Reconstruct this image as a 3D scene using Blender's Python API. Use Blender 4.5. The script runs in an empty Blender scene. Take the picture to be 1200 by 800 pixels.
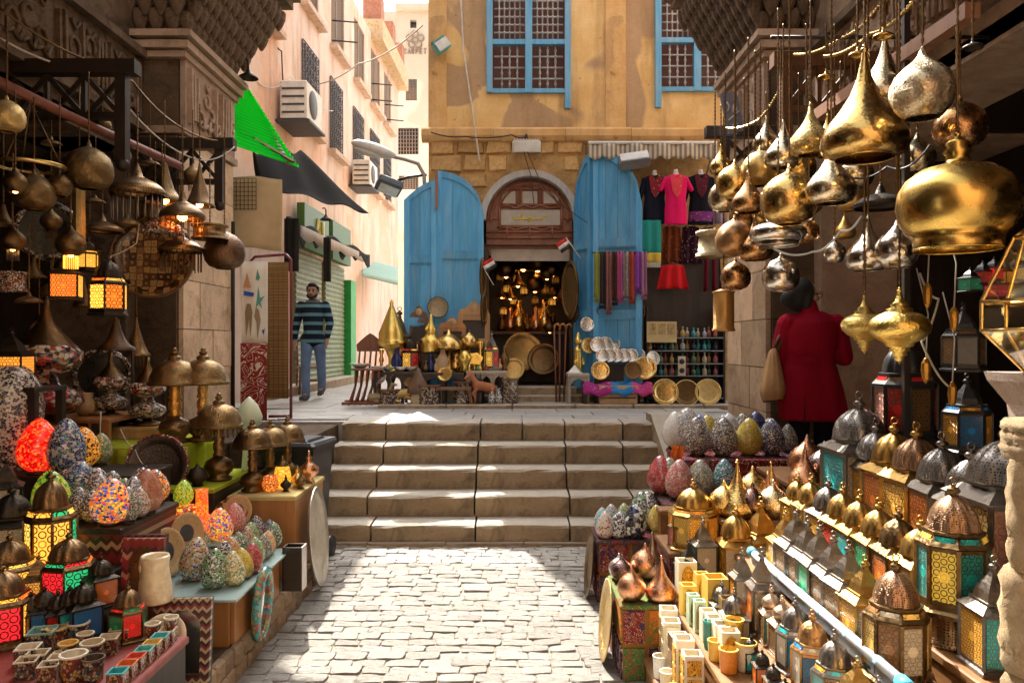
import bpy, bmesh, math, random
from mathutils import Vector, Matrix, Euler
from math import sin, cos, pi, radians as R
random.seed(7)
SC = bpy.context.scene
COL = SC.collection
# ---------------------------------------------------------------- camera, sky, sun, exposure
F, CX, YH, H = 900.0, 600.0, 402.0, 1.83          # focal length and eye level of the photograph (1200 x 800)
cam_d = bpy.data.cameras.new('camera'); cam = bpy.data.objects.new('camera', cam_d); COL.objects.link(cam)
cam.location = (0, 0, H); cam.rotation_euler = (R(90), 0, 0)
cam_d.sensor_width = 36; cam_d.lens = F/1200*36; cam_d.shift_y = (YH-400)/1200
cam_d.clip_start = 0.05; cam_d.clip_end = 500
SC.camera = cam
SUN_AZ, SUN_EL = R(-17), R(48)                      # azimuth from +Y towards -X
to_sun = Vector((sin(SUN_AZ)*cos(SUN_EL), cos(SUN_AZ)*cos(SUN_EL), sin(SUN_EL)))
wd = bpy.data.worlds.new('World'); SC.world = wd; wd.use_nodes = True
_n = wd.node_tree.nodes; _l = wd.node_tree.links
sky = _n.new('ShaderNodeTexSky'); sky.sky_type = 'NISHITA'; sky.sun_disc = False
sky.sun_elevation = SUN_EL; sky.sun_rotation = SUN_AZ; sky.dust_density = 6.0; sky.air_density = 1.0; sky.ozone_density = 0.6
_hs = _n.new('ShaderNodeHueSaturation'); _hs.inputs['Saturation'].default_value = 0.12
_l.new(sky.outputs[0], _hs.inputs['Color']); _l.new(_hs.outputs[0], _n['Background'].inputs['Color'])
_n['Background'].inputs['Strength'].default_value = 0.15
sun_d = bpy.data.lights.new('sun', 'SUN'); sun_d.energy = 3.6; sun_d.angle = R(0.5); sun_d.color = (1, 0.93, 0.82)
sun = bpy.data.objects.new('sun', sun_d); COL.objects.link(sun)
sun.rotation_euler = to_sun.to_track_quat('Z', 'Y').to_euler(); sun.location = to_sun*40
SC.render.engine = 'CYCLES'
SC.view_settings.view_transform = 'Standard'; SC.view_settings.look = 'None'
SC.view_settings.gamma = 1; SC.view_settings.exposure = 2.05
c = SC.cycles; c.use_denoising = True; c.max_bounces = 7; c.diffuse_bounces = 4; c.glossy_bounces = 4
c.transmission_bounces = 4; c.transparent_max_bounces = 8; c.caustics_reflective = False; c.caustics_refractive = False
c.sample_clamp_indirect = 6.0; c.use_adaptive_sampling = True; c.adaptive_threshold = 0.015
try: c.denoiser = 'OPENIMAGEDENOISE'
except Exception: pass
SC.render.threads_mode = 'AUTO'

# ---------------------------------------------------------------- helpers
def W(px, py, D):                                   # a point of the place seen at that pixel, D metres away
    return Vector(((px-CX)*D/F, D, H-(py-YH)*D/F))
def on(px, py, z):                                  # the point at height z seen at that pixel
    return W(px, py, F*(H-z)/(py-YH))
def colx(px, x):                                    # distance at which the plane x shows at column px
    return F*x/(px-CX)
class MB:
    def __init__(s): s.v = []; s.f = []; s.sm = []; s.M = None
    def add(s, vs, fs, smooth=False):
        o = len(s.v)
        s.v += [tuple(s.M @ Vector(p)) if s.M is not None else tuple(p) for p in vs]
        s.f += [tuple(i+o for i in f) for f in fs]; s.sm += [smooth]*len(fs); return s
    def box(s, c, d, rot=None, taper=1.0):
        x, y, z = (k/2 for k in d); t = taper
        vs = [(-x,-y,-z),(x,-y,-z),(x,y,-z),(-x,y,-z),(-x*t,-y*t,z),(x*t,-y*t,z),(x*t,y*t,z),(-x*t,y*t,z)]
        m = Matrix.Translation(c)
        if rot is not None: m = m @ Euler(rot).to_matrix().to_4x4()
        vs = [m @ Vector(p) for p in vs]
        return s.add(vs, [(0,3,2,1),(4,5,6,7),(0,1,5,4),(1,2,6,5),(2,3,7,6),(3,0,4,7)])
    def cbox(s, c, d, b=0.01, rot=None):            # box with chamfered vertical and top edges
        x, y, z = (k/2 for k in d); b = min(b, x*.9, y*.9, z*.9)
        ring = lambda i, zz: [(-x+i,-y+b+ (i if i else 0)*0,zz),(-x+b,-y+i,zz),(x-b,-y+i,zz),(x-i,-y+b,zz),(x-i,y-b,zz),(x-b,y-i,zz),(-x+b,y-i,zz),(-x+i,y-b,zz)]
        vs = ring(0,-z)+ring(0,z-b)+[(p[0]*(x-b)/x,p[1]*(y-b)/y,z) for p in ring(0,z)]
        m = Matrix.Translation(c)
        if rot is not None: m = m @ Euler(rot).to_matrix().to_4x4()
        vs = [m @ Vector(p) for p in vs]
        fs = [tuple(range(7,-1,-1)), tuple(range(16,24))]
        for k in range(2):
            for i in range(8): j = (i+1) % 8; fs.append((k*8+i,k*8+j,k*8+8+j,k*8+8+i))
        return s.add(vs, fs)
    def lathe(s, prof, n=24, c=(0,0,0), smooth=True, a0=0.0, sx=1, sy=1, rot=None, melon=0):
        vs = []; fs = []; rows = []
        m = Matrix.Translation(c)
        if rot is not None: m = m @ Euler(rot).to_matrix().to_4x4()
        for r, z in prof:
            if r < 1e-6: rows.append([len(vs)]); vs.append(m @ Vector((0,0,z)))
            else:
                rows.append(list(range(len(vs), len(vs)+n)))
                q = lambda i: r*(0.9+0.1*abs(sin(melon*pi*i/n))**0.6) if melon else r
                vs += [m @ Vector((q(i)*sx*cos(a0+2*pi*i/n), q(i)*sy*sin(a0+2*pi*i/n), z)) for i in range(n)]
        for a, b in zip(rows, rows[1:]):
            if len(a) == 1 and len(b) == 1: continue
            for i in range(n):
                j = (i+1) % n
                if len(a) == 1: fs.append((a[0], b[j], b[i]))
                elif len(b) == 1: fs.append((a[i], a[j], b[0]))
                else: fs.append((a[i], a[j], b[j], b[i]))
        return s.add(vs, fs, smooth)
    def tube(s, pts, r, n=6, closed=False, smooth=True):
        pts = [Vector(p) for p in pts]; k = len(pts); vs = []; fs = []
        rr = r if isinstance(r, (list, tuple)) else [r]*k
        up = None
        for i, p in enumerate(pts):
            a = pts[i-1] if (i or closed) else p; b = pts[(i+1) % k] if (i < k-1 or closed) else p
            t = (b-a).normalized() if (b-a).length > 1e-9 else Vector((0,0,1))
            if up is None: up = t.orthogonal().normalized()
            u = (up - t*up.dot(t)); u = u.normalized() if u.length > 1e-6 else t.orthogonal().normalized()
            up = u; w = t.cross(u)
            vs += [p + (u*cos(2*pi*q/n)+w*sin(2*pi*q/n))*rr[i] for q in range(n)]
        for i in range(k if closed else k-1):
            a = i*n; b = ((i+1) % k)*n
            for q in range(n): fs.append((a+q, a+(q+1) % n, b+(q+1) % n, b+q))
        if not closed: fs += [tuple(range(n-1,-1,-1)), tuple(range((k-1)*n, k*n))]
        return s.add(vs, fs, smooth)
    def grid(s, fn, nu, nv, smooth=True, thick=0):
        vs = [Vector(fn(i/nu, j/nv)) for j in range(nv+1) for i in range(nu+1)]
        q = lambda i, j: j*(nu+1)+i
        fs = [(q(i,j),q(i+1,j),q(i+1,j+1),q(i,j+1)) for j in range(nv) for i in range(nu)]
        if thick:
            nn = (vs[1]-vs[0]).cross(vs[nu+1]-vs[0]).normalized()*thick; o = len(vs)
            vs += [p-nn for p in vs]; fs += [tuple(i+o for i in reversed(f)) for f in fs]
            edge = [q(i,0) for i in range(nu+1)]+[q(nu,j) for j in range(1,nv+1)]+[q(i,nv) for i in range(nu-1,-1,-1)]+[q(0,j) for j in range(nv-1,0,-1)]
            for a, b in zip(edge, edge[1:]+edge[:1]): fs.append((b,a,a+o,b+o))
        return s.add(vs, fs, smooth)
    def prism(s, pts, d, plane='xz', off=0.0, smooth=False):   # an outline extruded by d
        n = len(pts)
        if plane == 'xz': a = [(p[0], off, p[1]) for p in pts]; b = [(p[0], off+d, p[1]) for p in pts]
        elif plane == 'yz': a = [(off, p[0], p[1]) for p in pts]; b = [(off+d, p[0], p[1]) for p in pts]
        else: a = [(p[0], p[1], off) for p in pts]; b = [(p[0], p[1], off+d) for p in pts]
        fs = [tuple(range(n)), tuple(range(2*n-1, n-1, -1))]+[(i,(i+1) % n+0,(i+1) % n+n,i+n)[::-1] for i in range(n)]
        return s.add(a+b, fs, smooth)
    def sphere(s, c, r, n=16, m=10, sc=(1,1,1), rot=None):
        if not isinstance(r, (tuple, list)): r = (r*sc[0], r*sc[1], r*sc[2])
        mt = Matrix.Translation(c)
        if rot is not None: mt = mt @ Euler(rot).to_matrix().to_4x4()
        mt = mt @ Matrix.Diagonal((r[0], r[1], r[2], 1)); old = s.M
        s.M = (old @ mt) if old is not None else mt
        s.lathe([(sin(pi*i/m), -cos(pi*i/m)) for i in range(m+1)], n); s.M = old; return s
    def cone(s, p, q, r0, r1, n=10, cap=True):       # a tapered limb with rounded ends
        p, q = Vector(p), Vector(q); t = (q-p)
        if t.length < 1e-6: return s.sphere(p, r0)
        mt = Matrix.Translation(p) @ t.to_track_quat('Z', 'Y').to_matrix().to_4x4(); L = t.length; old = s.M
        s.M = (old @ mt) if old is not None else mt
        pr = [(r0*sin(k*pi/6), -r0*cos(k*pi/6)) for k in range(4)]+[(r1*cos(k*pi/6), L+r1*sin(k*pi/6)) for k in range(4)]
        pr[0] = (0, pr[0][1]); pr[-1] = (0, pr[-1][1])
        s.lathe(pr, n); s.M = old; return s
    def torus(s, c, R_, r, n=16, m=6, rot=None):
        mt = Matrix.Translation(c)
        if rot is not None: mt = mt @ Euler(rot).to_matrix().to_4x4()
        old = s.M; s.M = (old @ mt) if old is not None else mt
        s.tube([(R_*cos(2*pi*i/n), R_*sin(2*pi*i/n), 0) for i in range(n)], r, m, True); s.M = old; return s
    def mesh(s, name='mesh'):
        me = bpy.data.meshes.new(name); me.from_pydata(s.v, [], s.f)
        me.polygons.foreach_set('use_smooth', s.sm); me.update()
        bm = bmesh.new(); bm.from_mesh(me); bmesh.ops.recalc_face_normals(bm, faces=bm.faces); bm.to_mesh(me); bm.free()
        return me
CACHE = {}
def cached(key, fn):
    if key not in CACHE: CACHE[key] = fn().mesh(str(key[0]) if isinstance(key, tuple) else key)
    return CACHE[key]
def put(name, me, mat, parent=None, loc=(0,0,0), rot=(0,0,0), scale=1):
    if isinstance(me, MB): me = me.mesh(name)
    o = bpy.data.objects.new(name, me); COL.objects.link(o)
    if len(me.materials) == 0: me.materials.append(None)
    o.material_slots[0].link = 'OBJECT'; o.material_slots[0].material = mat
    o.location = loc; o.rotation_euler = rot
    o.scale = (scale,)*3 if isinstance(scale, (int, float)) else scale
    if parent: o.parent = parent
    return o
def tag(o, label=None, cat=None, group=None, kind=None):
    if label: o['label'] = label
    if cat: o['category'] = cat
    if group: o['group'] = group
    if kind: o['kind'] = kind
    return o
def thing(name, label, cat, loc=(0,0,0), rot=0, group=None, scale=1, kind=None):
    o = bpy.data.objects.new(name, None); COL.objects.link(o); o.empty_display_size = 0.05
    o.location = loc; o.rotation_euler = rot if isinstance(rot, tuple) else (0,0,rot)
    o.scale = (scale,)*3 if isinstance(scale, (int, float)) else scale
    return tag(o, label, cat, group, kind)

# ---------------------------------------------------------------- materials
class NT:
    def __init__(s, name):
        s.m = bpy.data.materials.new(name); s.m.use_nodes = True
        s.t = s.m.node_tree; s.n = s.t.nodes; s.p = s.n['Principled BSDF']
        s._co = None
    def co(s, scale=None, which='Object'):
        if s._co is None: s._co = s.n.new('ShaderNodeTexCoord')
        o = s._co.outputs[which]
        if scale is None: return o
        mp = s.n.new('ShaderNodeMapping'); s.t.links.new(o, mp.inputs[0]); mp.inputs['Scale'].default_value = scale
        return mp.outputs[0]
    def set(s, sock, v):
        if isinstance(v, bpy.types.NodeSocket): s.t.links.new(v, sock)
        elif isinstance(v, (tuple, list)) and len(v) == 3 and sock.type == 'RGBA': sock.default_value = (*v, 1)
        else: sock.default_value = v
    def noise(s, scale=5, detail=4, rough=0.55, vec=None, dist=0.0, out='Fac'):
        n = s.n.new('ShaderNodeTexNoise'); s.t.links.new(vec or s.co(), n.inputs['Vector'])
        n.inputs['Scale'].default_value = scale; n.inputs['Detail'].default_value = detail
        n.inputs['Roughness'].default_value = rough; n.inputs['Distortion'].default_value = dist
        return n.outputs[out]
    def vor(s, scale=5, feat='F1', vec=None, out='Distance', rnd=1.0, metric='EUCLIDEAN'):
        n = s.n.new('ShaderNodeTexVoronoi'); n.feature = feat; s.t.links.new(vec or s.co(), n.inputs['Vector'])
        if feat != 'DISTANCE_TO_EDGE': n.distance = metric
        n.inputs['Scale'].default_value = scale; n.inputs['Randomness'].default_value = rnd
        return n.outputs[out] if out else n.outputs
    def wave(s, scale=5, dist=2, vec=None, kind='BANDS', dr='X', detail=2, dscale=1.0):
        n = s.n.new('ShaderNodeTexWave'); n.wave_type = kind
        if kind == 'BANDS': n.bands_direction = dr
        s.t.links.new(vec or s.co(), n.inputs['Vector']); n.inputs['Scale'].default_value = scale
        n.inputs['Distortion'].default_value = dist; n.inputs['Detail'].default_value = detail
        n.inputs['Detail Scale'].default_value = dscale; return n.outputs['Fac']
    def ramp(s, fac, stops, interp='LINEAR'):
        n = s.n.new('ShaderNodeValToRGB'); n.color_ramp.interpolation = interp; e = n.color_ramp.elements
        while len(e) < len(stops): e.new(0.5)
        for el, (p, col) in zip(e, stops):
            el.position = p; el.color = (*((col,)*3 if isinstance(col, (int, float)) else col), 1)
        s.t.links.new(fac, n.inputs[0]); return n.outputs[0]
    def mix(s, fac, a, b, mode='MIX'):
        n = s.n.new('ShaderNodeMix'); n.data_type = 'RGBA'; n.blend_type = mode
        s.set(n.inputs[0], fac); s.set(n.inputs[6], a); s.set(n.inputs[7], b); return n.outputs[2]
    def math(s, op, a, b=0.0):
        n = s.n.new('ShaderNodeMath'); n.operation = op; s.set(n.inputs[0], a); s.set(n.inputs[1], b); return n.outputs[0]
    def rnd(s): return s.n.new('ShaderNodeObjectInfo').outputs['Random']
    def sep(s, v):
        n = s.n.new('ShaderNodeSeparateXYZ'); s.t.links.new(v, n.inputs[0]); return n.outputs
    def bump(s, h, strength=0.3, dist=0.01, normal=None):
        n = s.n.new('ShaderNodeBump'); n.inputs['Strength'].default_value = strength; n.inputs['Distance'].default_value = dist
        s.t.links.new(h, n.inputs['Height'])
        if normal: s.t.links.new(normal, n.inputs['Normal'])
        return n.outputs[0]
    def done(s, col=None, rough=0.6, metal=0.0, normal=None, emit=None, estr=0.0, spec=None, coat=0.0, trans=0.0):
        p = s.p
        if col is not None: s.set(p.inputs['Base Color'], col)
        s.set(p.inputs['Roughness'], rough); s.set(p.inputs['Metallic'], metal)
        if normal is not None: s.t.links.new(normal, p.inputs['Normal'])
        if emit is not None: s.set(p.inputs['Emission Color'], emit); s.set(p.inputs['Emission Strength'], estr)
        if spec is not None: p.inputs['Specular IOR Level'].default_value = spec
        if coat: p.inputs['Coat Weight'].default_value = coat; p.inputs['Coat Roughness'].default_value = 0.08
        if trans: s.set(p.inputs['Transmission Weight'], trans)
        return s.m
MATS = {}
def mm(fn):
    def g(*a, **k):
        key = (fn.__name__, repr(a), repr(sorted(k.items())))
        if key not in MATS: MATS[key] = fn(*a, **k)
        return MATS[key]
    return g
def mul(c, k): return tuple(x*k for x in c)
@mm
def plain(col, rough=0.6, metal=0.0, vary=0.15, scale=8, bump=0.1, coat=0.0):
    t = NT('plain'); n = t.noise(scale, 5)
    c_ = t.mix(t.ramp(n, [(0.3, 0), (0.7, 1)]), mul(col, 1-vary), mul(col, 1+vary))
    return t.done(c_, rough, metal, t.bump(t.noise(scale*6, 3), bump, 0.004), coat=coat)
@mm
def plaster(a, b, patch, dirt, scale=0.55, amount=0.5, streak=0.5):
    t = NT('plaster'); co = t.co()
    c_ = t.mix(t.ramp(t.noise(scale*2.2, 7, 0.62), [(0.35, 0), (0.65, 1)]), a, b)
    pm = t.ramp(t.noise(scale, 3, 0.45, dist=0.6), [(amount, 0), (amount+0.03, 1)])
    c_ = t.mix(pm, c_, t.mix(t.noise(6, 5), patch, mul(patch, 1.35)))
    st = t.ramp(t.noise(3.0, 6, 0.65, vec=t.co((1, 1, 0.18))), [(0.5, 0), (0.72, 1)])
    c_ = t.mix(t.math('MULTIPLY', st, streak), c_, dirt)
    fine = t.noise(28, 6, 0.65); c_ = t.mix(0.35, c_, t.mix(fine, (0.25,)*3, (0.8,)*3), 'OVERLAY')
    sp = t.ramp(t.noise(9, 2, 0.5), [(0.70, 0), (0.74, 1)]); c_ = t.mix(t.math('MULTIPLY', sp, 0.6), c_, mul(dirt, 0.8))
    h = t.math('ADD', t.math('MULTIPLY', pm, -0.6), t.math('MULTIPLY', fine, 0.5))
    return t.done(c_, 0.9, 0, t.bump(h, 0.5, 0.02), spec=0.2)
@mm
def stone(a, b, dirt=(0.1, 0.07, 0.045), scale=3.0, bump=0.6, dirty=0.5, rvar=0.35, rough=0.85, worn=None):
    t = NT('stone')
    n1 = t.noise(scale, 7, 0.6); c_ = t.mix(t.ramp(n1, [(0.3, 0), (0.7, 1)]), a, b)
    rv = t.math('MULTIPLY_ADD', t.rnd(), rvar); t.n[-1].inputs[2].default_value = 1-rvar/2
    c_ = t.mix(1.0, c_, rv, 'MULTIPLY')
    dn = t.ramp(t.noise(scale*1.7, 6, 0.7, dist=0.8), [(0.48, 0), (0.68, 1)])
    c_ = t.mix(t.math('MULTIPLY', dn, dirty), c_, dirt)
    if worn is not None:                                # upper faces paler: tread wear plus sky sheen put into the colour
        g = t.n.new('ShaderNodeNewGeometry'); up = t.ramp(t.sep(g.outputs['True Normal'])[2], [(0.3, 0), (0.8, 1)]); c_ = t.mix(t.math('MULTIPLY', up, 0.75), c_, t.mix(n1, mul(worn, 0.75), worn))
    f = t.noise(scale*14, 6, 0.7); c_ = t.mix(0.3, c_, t.mix(f, (0.2,)*3, (0.8,)*3), 'OVERLAY')
    h = t.math('ADD', f, t.math('MULTIPLY', n1, 1.5))
    return t.done(c_, rough, 0, t.bump(h, bump, 0.015), spec=0.25)
@mm
def wood(a, b, scale=10, rough=0.5, axis='Z', bump=0.25, coat=0.0, worn=None):
    t = NT('wood'); sc_ = {'Z': (1, 1, 0.12), 'X': (0.12, 1, 1), 'Y': (1, 0.12, 1)}[axis]
    n = t.noise(scale, 5, 0.6, vec=t.co(sc_), dist=1.2); c_ = t.mix(t.ramp(n, [(0.3, 0), (0.7, 1)]), a, b)
    if worn:
        wn = t.ramp(t.noise(7, 8, 0.75, vec=t.co(sc_)), [(0.5, 0), (0.66, 1)]); c_ = t.mix(t.math('MULTIPLY', wn, 0.4), c_, worn); ch = t.ramp(t.noise(26, 4, 0.7), [(0.69, 0), (0.72, 1)]); c_ = t.mix(ch, c_, (0.22, 0.17, 0.12))
    rv = t.math('MULTIPLY_ADD', t.rnd(), 0.3); t.n[-1].inputs[2].default_value = 0.85
    c_ = t.mix(1.0, c_, rv, 'MULTIPLY')
    return t.done(c_, rough, 0, t.bump(n, bump, 0.004), coat=coat)
@mm
def metal(col, rough=0.25, tarnish=(0.08, 0.05, 0.02), amount=0.35, hammer=0.25, scale=7, engrave=0.0):
    t = NT('metal')
    n = t.noise(scale, 6, 0.65, dist=0.5); tn = t.ramp(n, [(0.42, 0), (0.72, 1)])
    c_ = t.mix(t.math('MULTIPLY', tn, amount), col, tarnish)
    rg = t.math('MULTIPLY_ADD', t.noise(scale*2, 4), 0.3); t.n[-1].inputs[2].default_value = rough-0.1
    nm = t.bump(t.vor(scale*4, 'SMOOTH_F1'), hammer, 0.01)
    if engrave:
        e = t.ramp(t.math('ABSOLUTE', t.math('SINE', t.math('MULTIPLY', t.noise(scale*1.6, 2, 0.5, dist=2.5), 40))), [(0.0, 0), (0.45, 1)])
        c_ = t.mix(t.math('MULTIPLY', t.math('SUBTRACT', 1.0, e), engrave), c_, mul(col, 0.25)); nm = t.bump(e, 0.5, 0.006, nm)
    return t.done(c_, rg, 1.0, nm)
@mm
def mosaic(pal, grout=(0.5, 0.48, 0.45), scale=13, emit=0.0, width=0.06, coat=0.6, glow=None, vec='Object'):
    # small glass tiles pressed in plaster; lit ones glow from a bulb inside
    scale *= 1.75; emit *= 0.4
    t = NT('mosaic'); v = t.vor(scale, 'F1', vec=t.co(which=vec), out=None)
    k = len(pal); sp = t.sep(v['Color'])
    c_ = t.ramp(sp[0], [(i/k, p) for i, p in enumerate(pal)], 'CONSTANT')
    c_ = t.mix(0.25, c_, t.mix(sp[1], (0.3,)*3, (0.75,)*3), 'OVERLAY')
    e = t.ramp(t.vor(scale, 'DISTANCE_TO_EDGE', vec=t.co(which=vec)), [(width*0.55, 0), (width, 1)])
    c2 = t.mix(e, grout, c_)
    nm = t.bump(e, 0.5, 0.01)
    if emit: return t.done(mul(glow, 0.4) if glow else c2, 0.2, 0, nm, emit=t.mix(0.45 if glow else 0.0, t.mix(e, mul(grout, 0.35), c_), glow or (1, 1, 1), 'MULTIPLY'), estr=emit, coat=coat)
    return t.done(c2, t.mix(e, (0.7,)*3, (0.15,)*3), 0, nm, coat=coat)
@mm
def filigree(glass, metalc=(0.3, 0.2, 0.09), scale=9, emit=0.0, width=0.13, rosette=True):
    # coloured glass behind a pierced star lattice
    scale = (scale*3.2 if scale < 14 else scale*1.4)*(0.62 if emit > .3 else 1); emit *= 0.36
    t = NT('filigree'); s_ = t.sep(t.co()); k = scale*4.0; wv = lambda a, b: t.math('COSINE', t.math('ADD', t.math('MULTIPLY', s_[1], a*k), t.math('MULTIPLY', s_[2], b*k)))
    v = t.math('MULTIPLY_ADD', t.math('ADD', t.math('ADD', wv(1, 0), wv(.5, .866)), wv(.5, -.866)), 0.222); t.n[-1].inputs[2].default_value = 0.333   # six-fold star lattice
    e = t.ramp(v, [(0.0, 1), (0.13, 1), (0.17, 0), (0.40, 0), (0.45, 1), (1.0, 1)])
    g = t.mix(t.noise(3, 2), mul(glass, 0.75), mul(glass, 1.25))
    c_ = t.mix(e, metalc, g)
    if rosette:
        r = t.vor(2.6, 'F1', rnd=0.0); rr = t.ramp(r, [(0.10, 1), (0.13, 0)]); c_ = t.mix(rr, c_, mul(glass, 1.6))
    mt = t.math('SUBTRACT', 1.0, e)
    nm = t.bump(mt, 0.6, 0.01)
    if emit: return t.done(c_, 0.3, 0, nm, emit=t.mix(e, (0, 0, 0), g), estr=emit)
    return t.done(c_, t.mix(e, (0.4,)*3, (0.12,)*3), t.math('MULTIPLY', mt, 0.8), nm)
@mm
def pierced(col, dark=(0.015, 0.01, 0.006), scale=11, width=0.2, rough=0.35):
    scale = 40 if scale == 11 else scale
    t = NT('pierced'); v = t.vor(scale*1.5, 'DISTANCE_TO_EDGE', rnd=0.3)
    e = t.ramp(v, [(width, 1), (width+0.05, 0)])
    n = t.noise(5, 4); cc = t.mix(n, mul(col, 0.6), mul(col, 1.3))
    return t.done(t.mix(e, dark, cc), rough, t.math('MULTIPLY', e, 0.9), t.bump(e, 0.6, 0.01))
@mm
def inlay(a, b, c3, scale=9):
    # mother of pearl and wood marquetry
    t = NT('inlay'); v = t.vor(scale, 'F1', out=None, rnd=0.25, metric='CHEBYCHEV'); sp = t.sep(v['Color'])
    c_ = t.ramp(sp[0], [(0, a), (0.3, b), (0.5, c3), (0.62, mul(a, 0.4)), (0.8, b)], 'CONSTANT')
    d = t.ramp(v['Distance'], [(0.16, 0), (0.18, 1)]); c_ = t.mix(d, t.mix(sp[1], c3, b), c_)
    e = t.ramp(t.vor(scale, 'DISTANCE_TO_EDGE', rnd=0.25), [(0.03, 0), (0.06, 1)]); c_ = t.mix(e, mul(a, 0.25), c_)
    return t.done(c_, 0.25, 0, coat=0.4)
@mm
def arabesque(bg, l1, l2, scale=7, cells=0.0, lw=0.35):
    # applique cloth with curling scrolls
    t = NT('arabesque'); n = t.noise(scale, 1.5, 0.4, dist=2.2)
    s_ = t.math('ABSOLUTE', t.math('SINE', t.math('MULTIPLY', n, 24)))
    a = t.ramp(s_, [(lw*0.7, 1), (lw, 0)]); c_ = t.mix(a, bg, l1)
    bb = t.ramp(t.noise(scale*0.8, 1, 0.4, dist=1.5), [(0.57, 0), (0.585, 1)]); c_ = t.mix(t.math('MULTIPLY', bb, 0.85), c_, l2)
    f = t.noise(120, 2); c_ = t.mix(0.2, c_, t.mix(f, (0.3,)*3, (0.7,)*3), 'OVERLAY')
    return t.done(c_, 0.9, 0, t.bump(a, 0.3, 0.006), spec=0.15)
@mm
def cloth(col, col2=None, stripe=0.0, axis='X', speck=None, rough=0.9, vary=0.2, fine=90):
    t = NT('cloth'); n = t.noise(6, 5); c_ = t.mix(n, mul(col, 1-vary), mul(col, 1+vary))
    if col2 is not None and stripe:
        w_ = t.wave(stripe, 0.3, dr=axis); c_ = t.mix(t.ramp(w_, [(0.48, 0), (0.52, 1)]), c_, col2)
    if speck is not None:
        v = t.vor(22, 'F1', out=None); sp = t.ramp(v['Distance'], [(0.22, 1), (0.27, 0)]); c_ = t.mix(sp, c_, t.mix(t.sep(v['Color'])[0], speck, mul(speck, 0.5)))
    f = t.wave(fine, 1.0, dr='Z')
    return t.done(c_, rough, 0, t.bump(t.math('ADD', f, t.math('MULTIPLY', n, 2)), 0.2, 0.004), spec=0.08)
@mm
def zigzag(cols, k=42.0, m=26.0):
    t = NT('zigzag'); s_ = t.sep(t.co()); tri = t.math('ABSOLUTE', t.math('SUBTRACT', t.math('FRACT', t.math('MULTIPLY', s_[0], m)), 0.5))
    f = t.math('FRACT', t.math('MULTIPLY', t.math('ADD', t.math('MULTIPLY', s_[2], k), t.math('MULTIPLY', tri, 1.6)), 0.25)); n = len(cols)
    c_ = t.ramp(f, [(i/n, c) for i, c in enumerate(cols)], 'CONSTANT')
    return t.done(t.mix(0.3, c_, t.mix(t.noise(70, 4), (.2,)*3, (.8,)*3), 'OVERLAY'), 0.4, 0, coat=0.2)
@mm
def glow(col, s=4.0, base=None): 
    t = NT('glow'); return t.done(base or mul(col, 0.5), 0.4, 0, emit=col, estr=s)
@mm
def glassy(col, rough=0.05, trans=0.9):
    t = NT('glass'); return t.done(col, rough, 0, trans=trans)
@mm
def thin_glass(tint=(0.8, 0.8, 0.75), k=0.3):
    t = NT('thin_glass'); a = t.n.new('ShaderNodeBsdfTransparent'); a.inputs[0].default_value = (*tint, 1); b = t.n.new('ShaderNodeBsdfGlossy'); b.inputs['Roughness'].default_value = 0.06
    m = t.n.new('ShaderNodeMixShader'); m.inputs[0].default_value = k; t.t.links.new(a.outputs[0], m.inputs[1]); t.t.links.new(b.outputs[0], m.inputs[2]); t.t.links.new(m.outputs[0], t.n['Material Output'].inputs[0]); return t.m
# colours shared by many things
BRASS = (0.82, 0.56, 0.20); GOLD = (0.85, 0.60, 0.16); COPPER = (0.72, 0.36, 0.20); BRONZE = (0.19, 0.115, 0.05); SILVER = (0.72, 0.68, 0.62)
m_brass = metal(BRASS, 0.24, hammer=0.18); m_gold = metal(GOLD, 0.28, hammer=0.25, amount=0.25); m_bronze = metal(BRONZE, 0.36, hammer=0.3, amount=0.5)
m_copper = metal(COPPER, 0.26, hammer=0.2, amount=0.3); m_silver = metal(SILVER, 0.24, hammer=0.2, amount=0.35); m_iron = metal((0.05, 0.042, 0.035), 0.45, amount=0.4)
m_engraved = metal((0.27, 0.17, 0.07), 0.34, hammer=0.2, engrave=0.9, amount=0.5, scale=3.5); m_eng_brass = metal((0.75, 0.52, 0.2), 0.3, engrave=0.5, amount=0.3)
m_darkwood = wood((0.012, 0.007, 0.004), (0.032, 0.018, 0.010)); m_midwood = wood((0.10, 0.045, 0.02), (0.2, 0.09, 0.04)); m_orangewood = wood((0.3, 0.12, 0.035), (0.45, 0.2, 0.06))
m_redwood = wood((0.13, 0.035, 0.015), (0.24, 0.08, 0.035), coat=0.2); m_palewood = wood((0.42, 0.27, 0.13), (0.58, 0.4, 0.2))
m_black = plain((0.018, 0.017, 0.017), 0.45); m_white = plain((0.75, 0.73, 0.68), 0.5); m_wire = plain((0.02, 0.02, 0.02), 0.6); m_palewire = plain((0.55, 0.5, 0.42), 0.6)
# ================================================================ the setting
def openings(mb, u0, u1, z0, z1, rects, fn, thick):   # a wall sheet with rectangular openings; fn(u, z) -> centre offset box maker
    us = sorted({u0, u1, *[max(u0, min(u1, r[0])) for r in rects], *[max(u0, min(u1, r[1])) for r in rects]})
    zs = sorted({z0, z1, *[max(z0, min(z1, r[2])) for r in rects], *[max(z0, min(z1, r[3])) for r in rects]})
    for a, b in zip(us, us[1:]):
        for c0, d0 in zip(zs, zs[1:]):
            mu, mz = (a+b)/2, (c0+d0)/2
            if any(r[0] < mu < r[1] and r[2] < mz < r[3] for r in rects): continue
            fn(mb, mu, mz, b-a, d0-c0, thick)
    return mb
def fn_y(yc): return lambda mb, u, z, du, dz, th: mb.box((u, yc, z), (du, th, dz))
def fn_x(xc): return lambda mb, u, z, du, dz, th: mb.box((xc, u, z), (th, du, dz))

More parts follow.
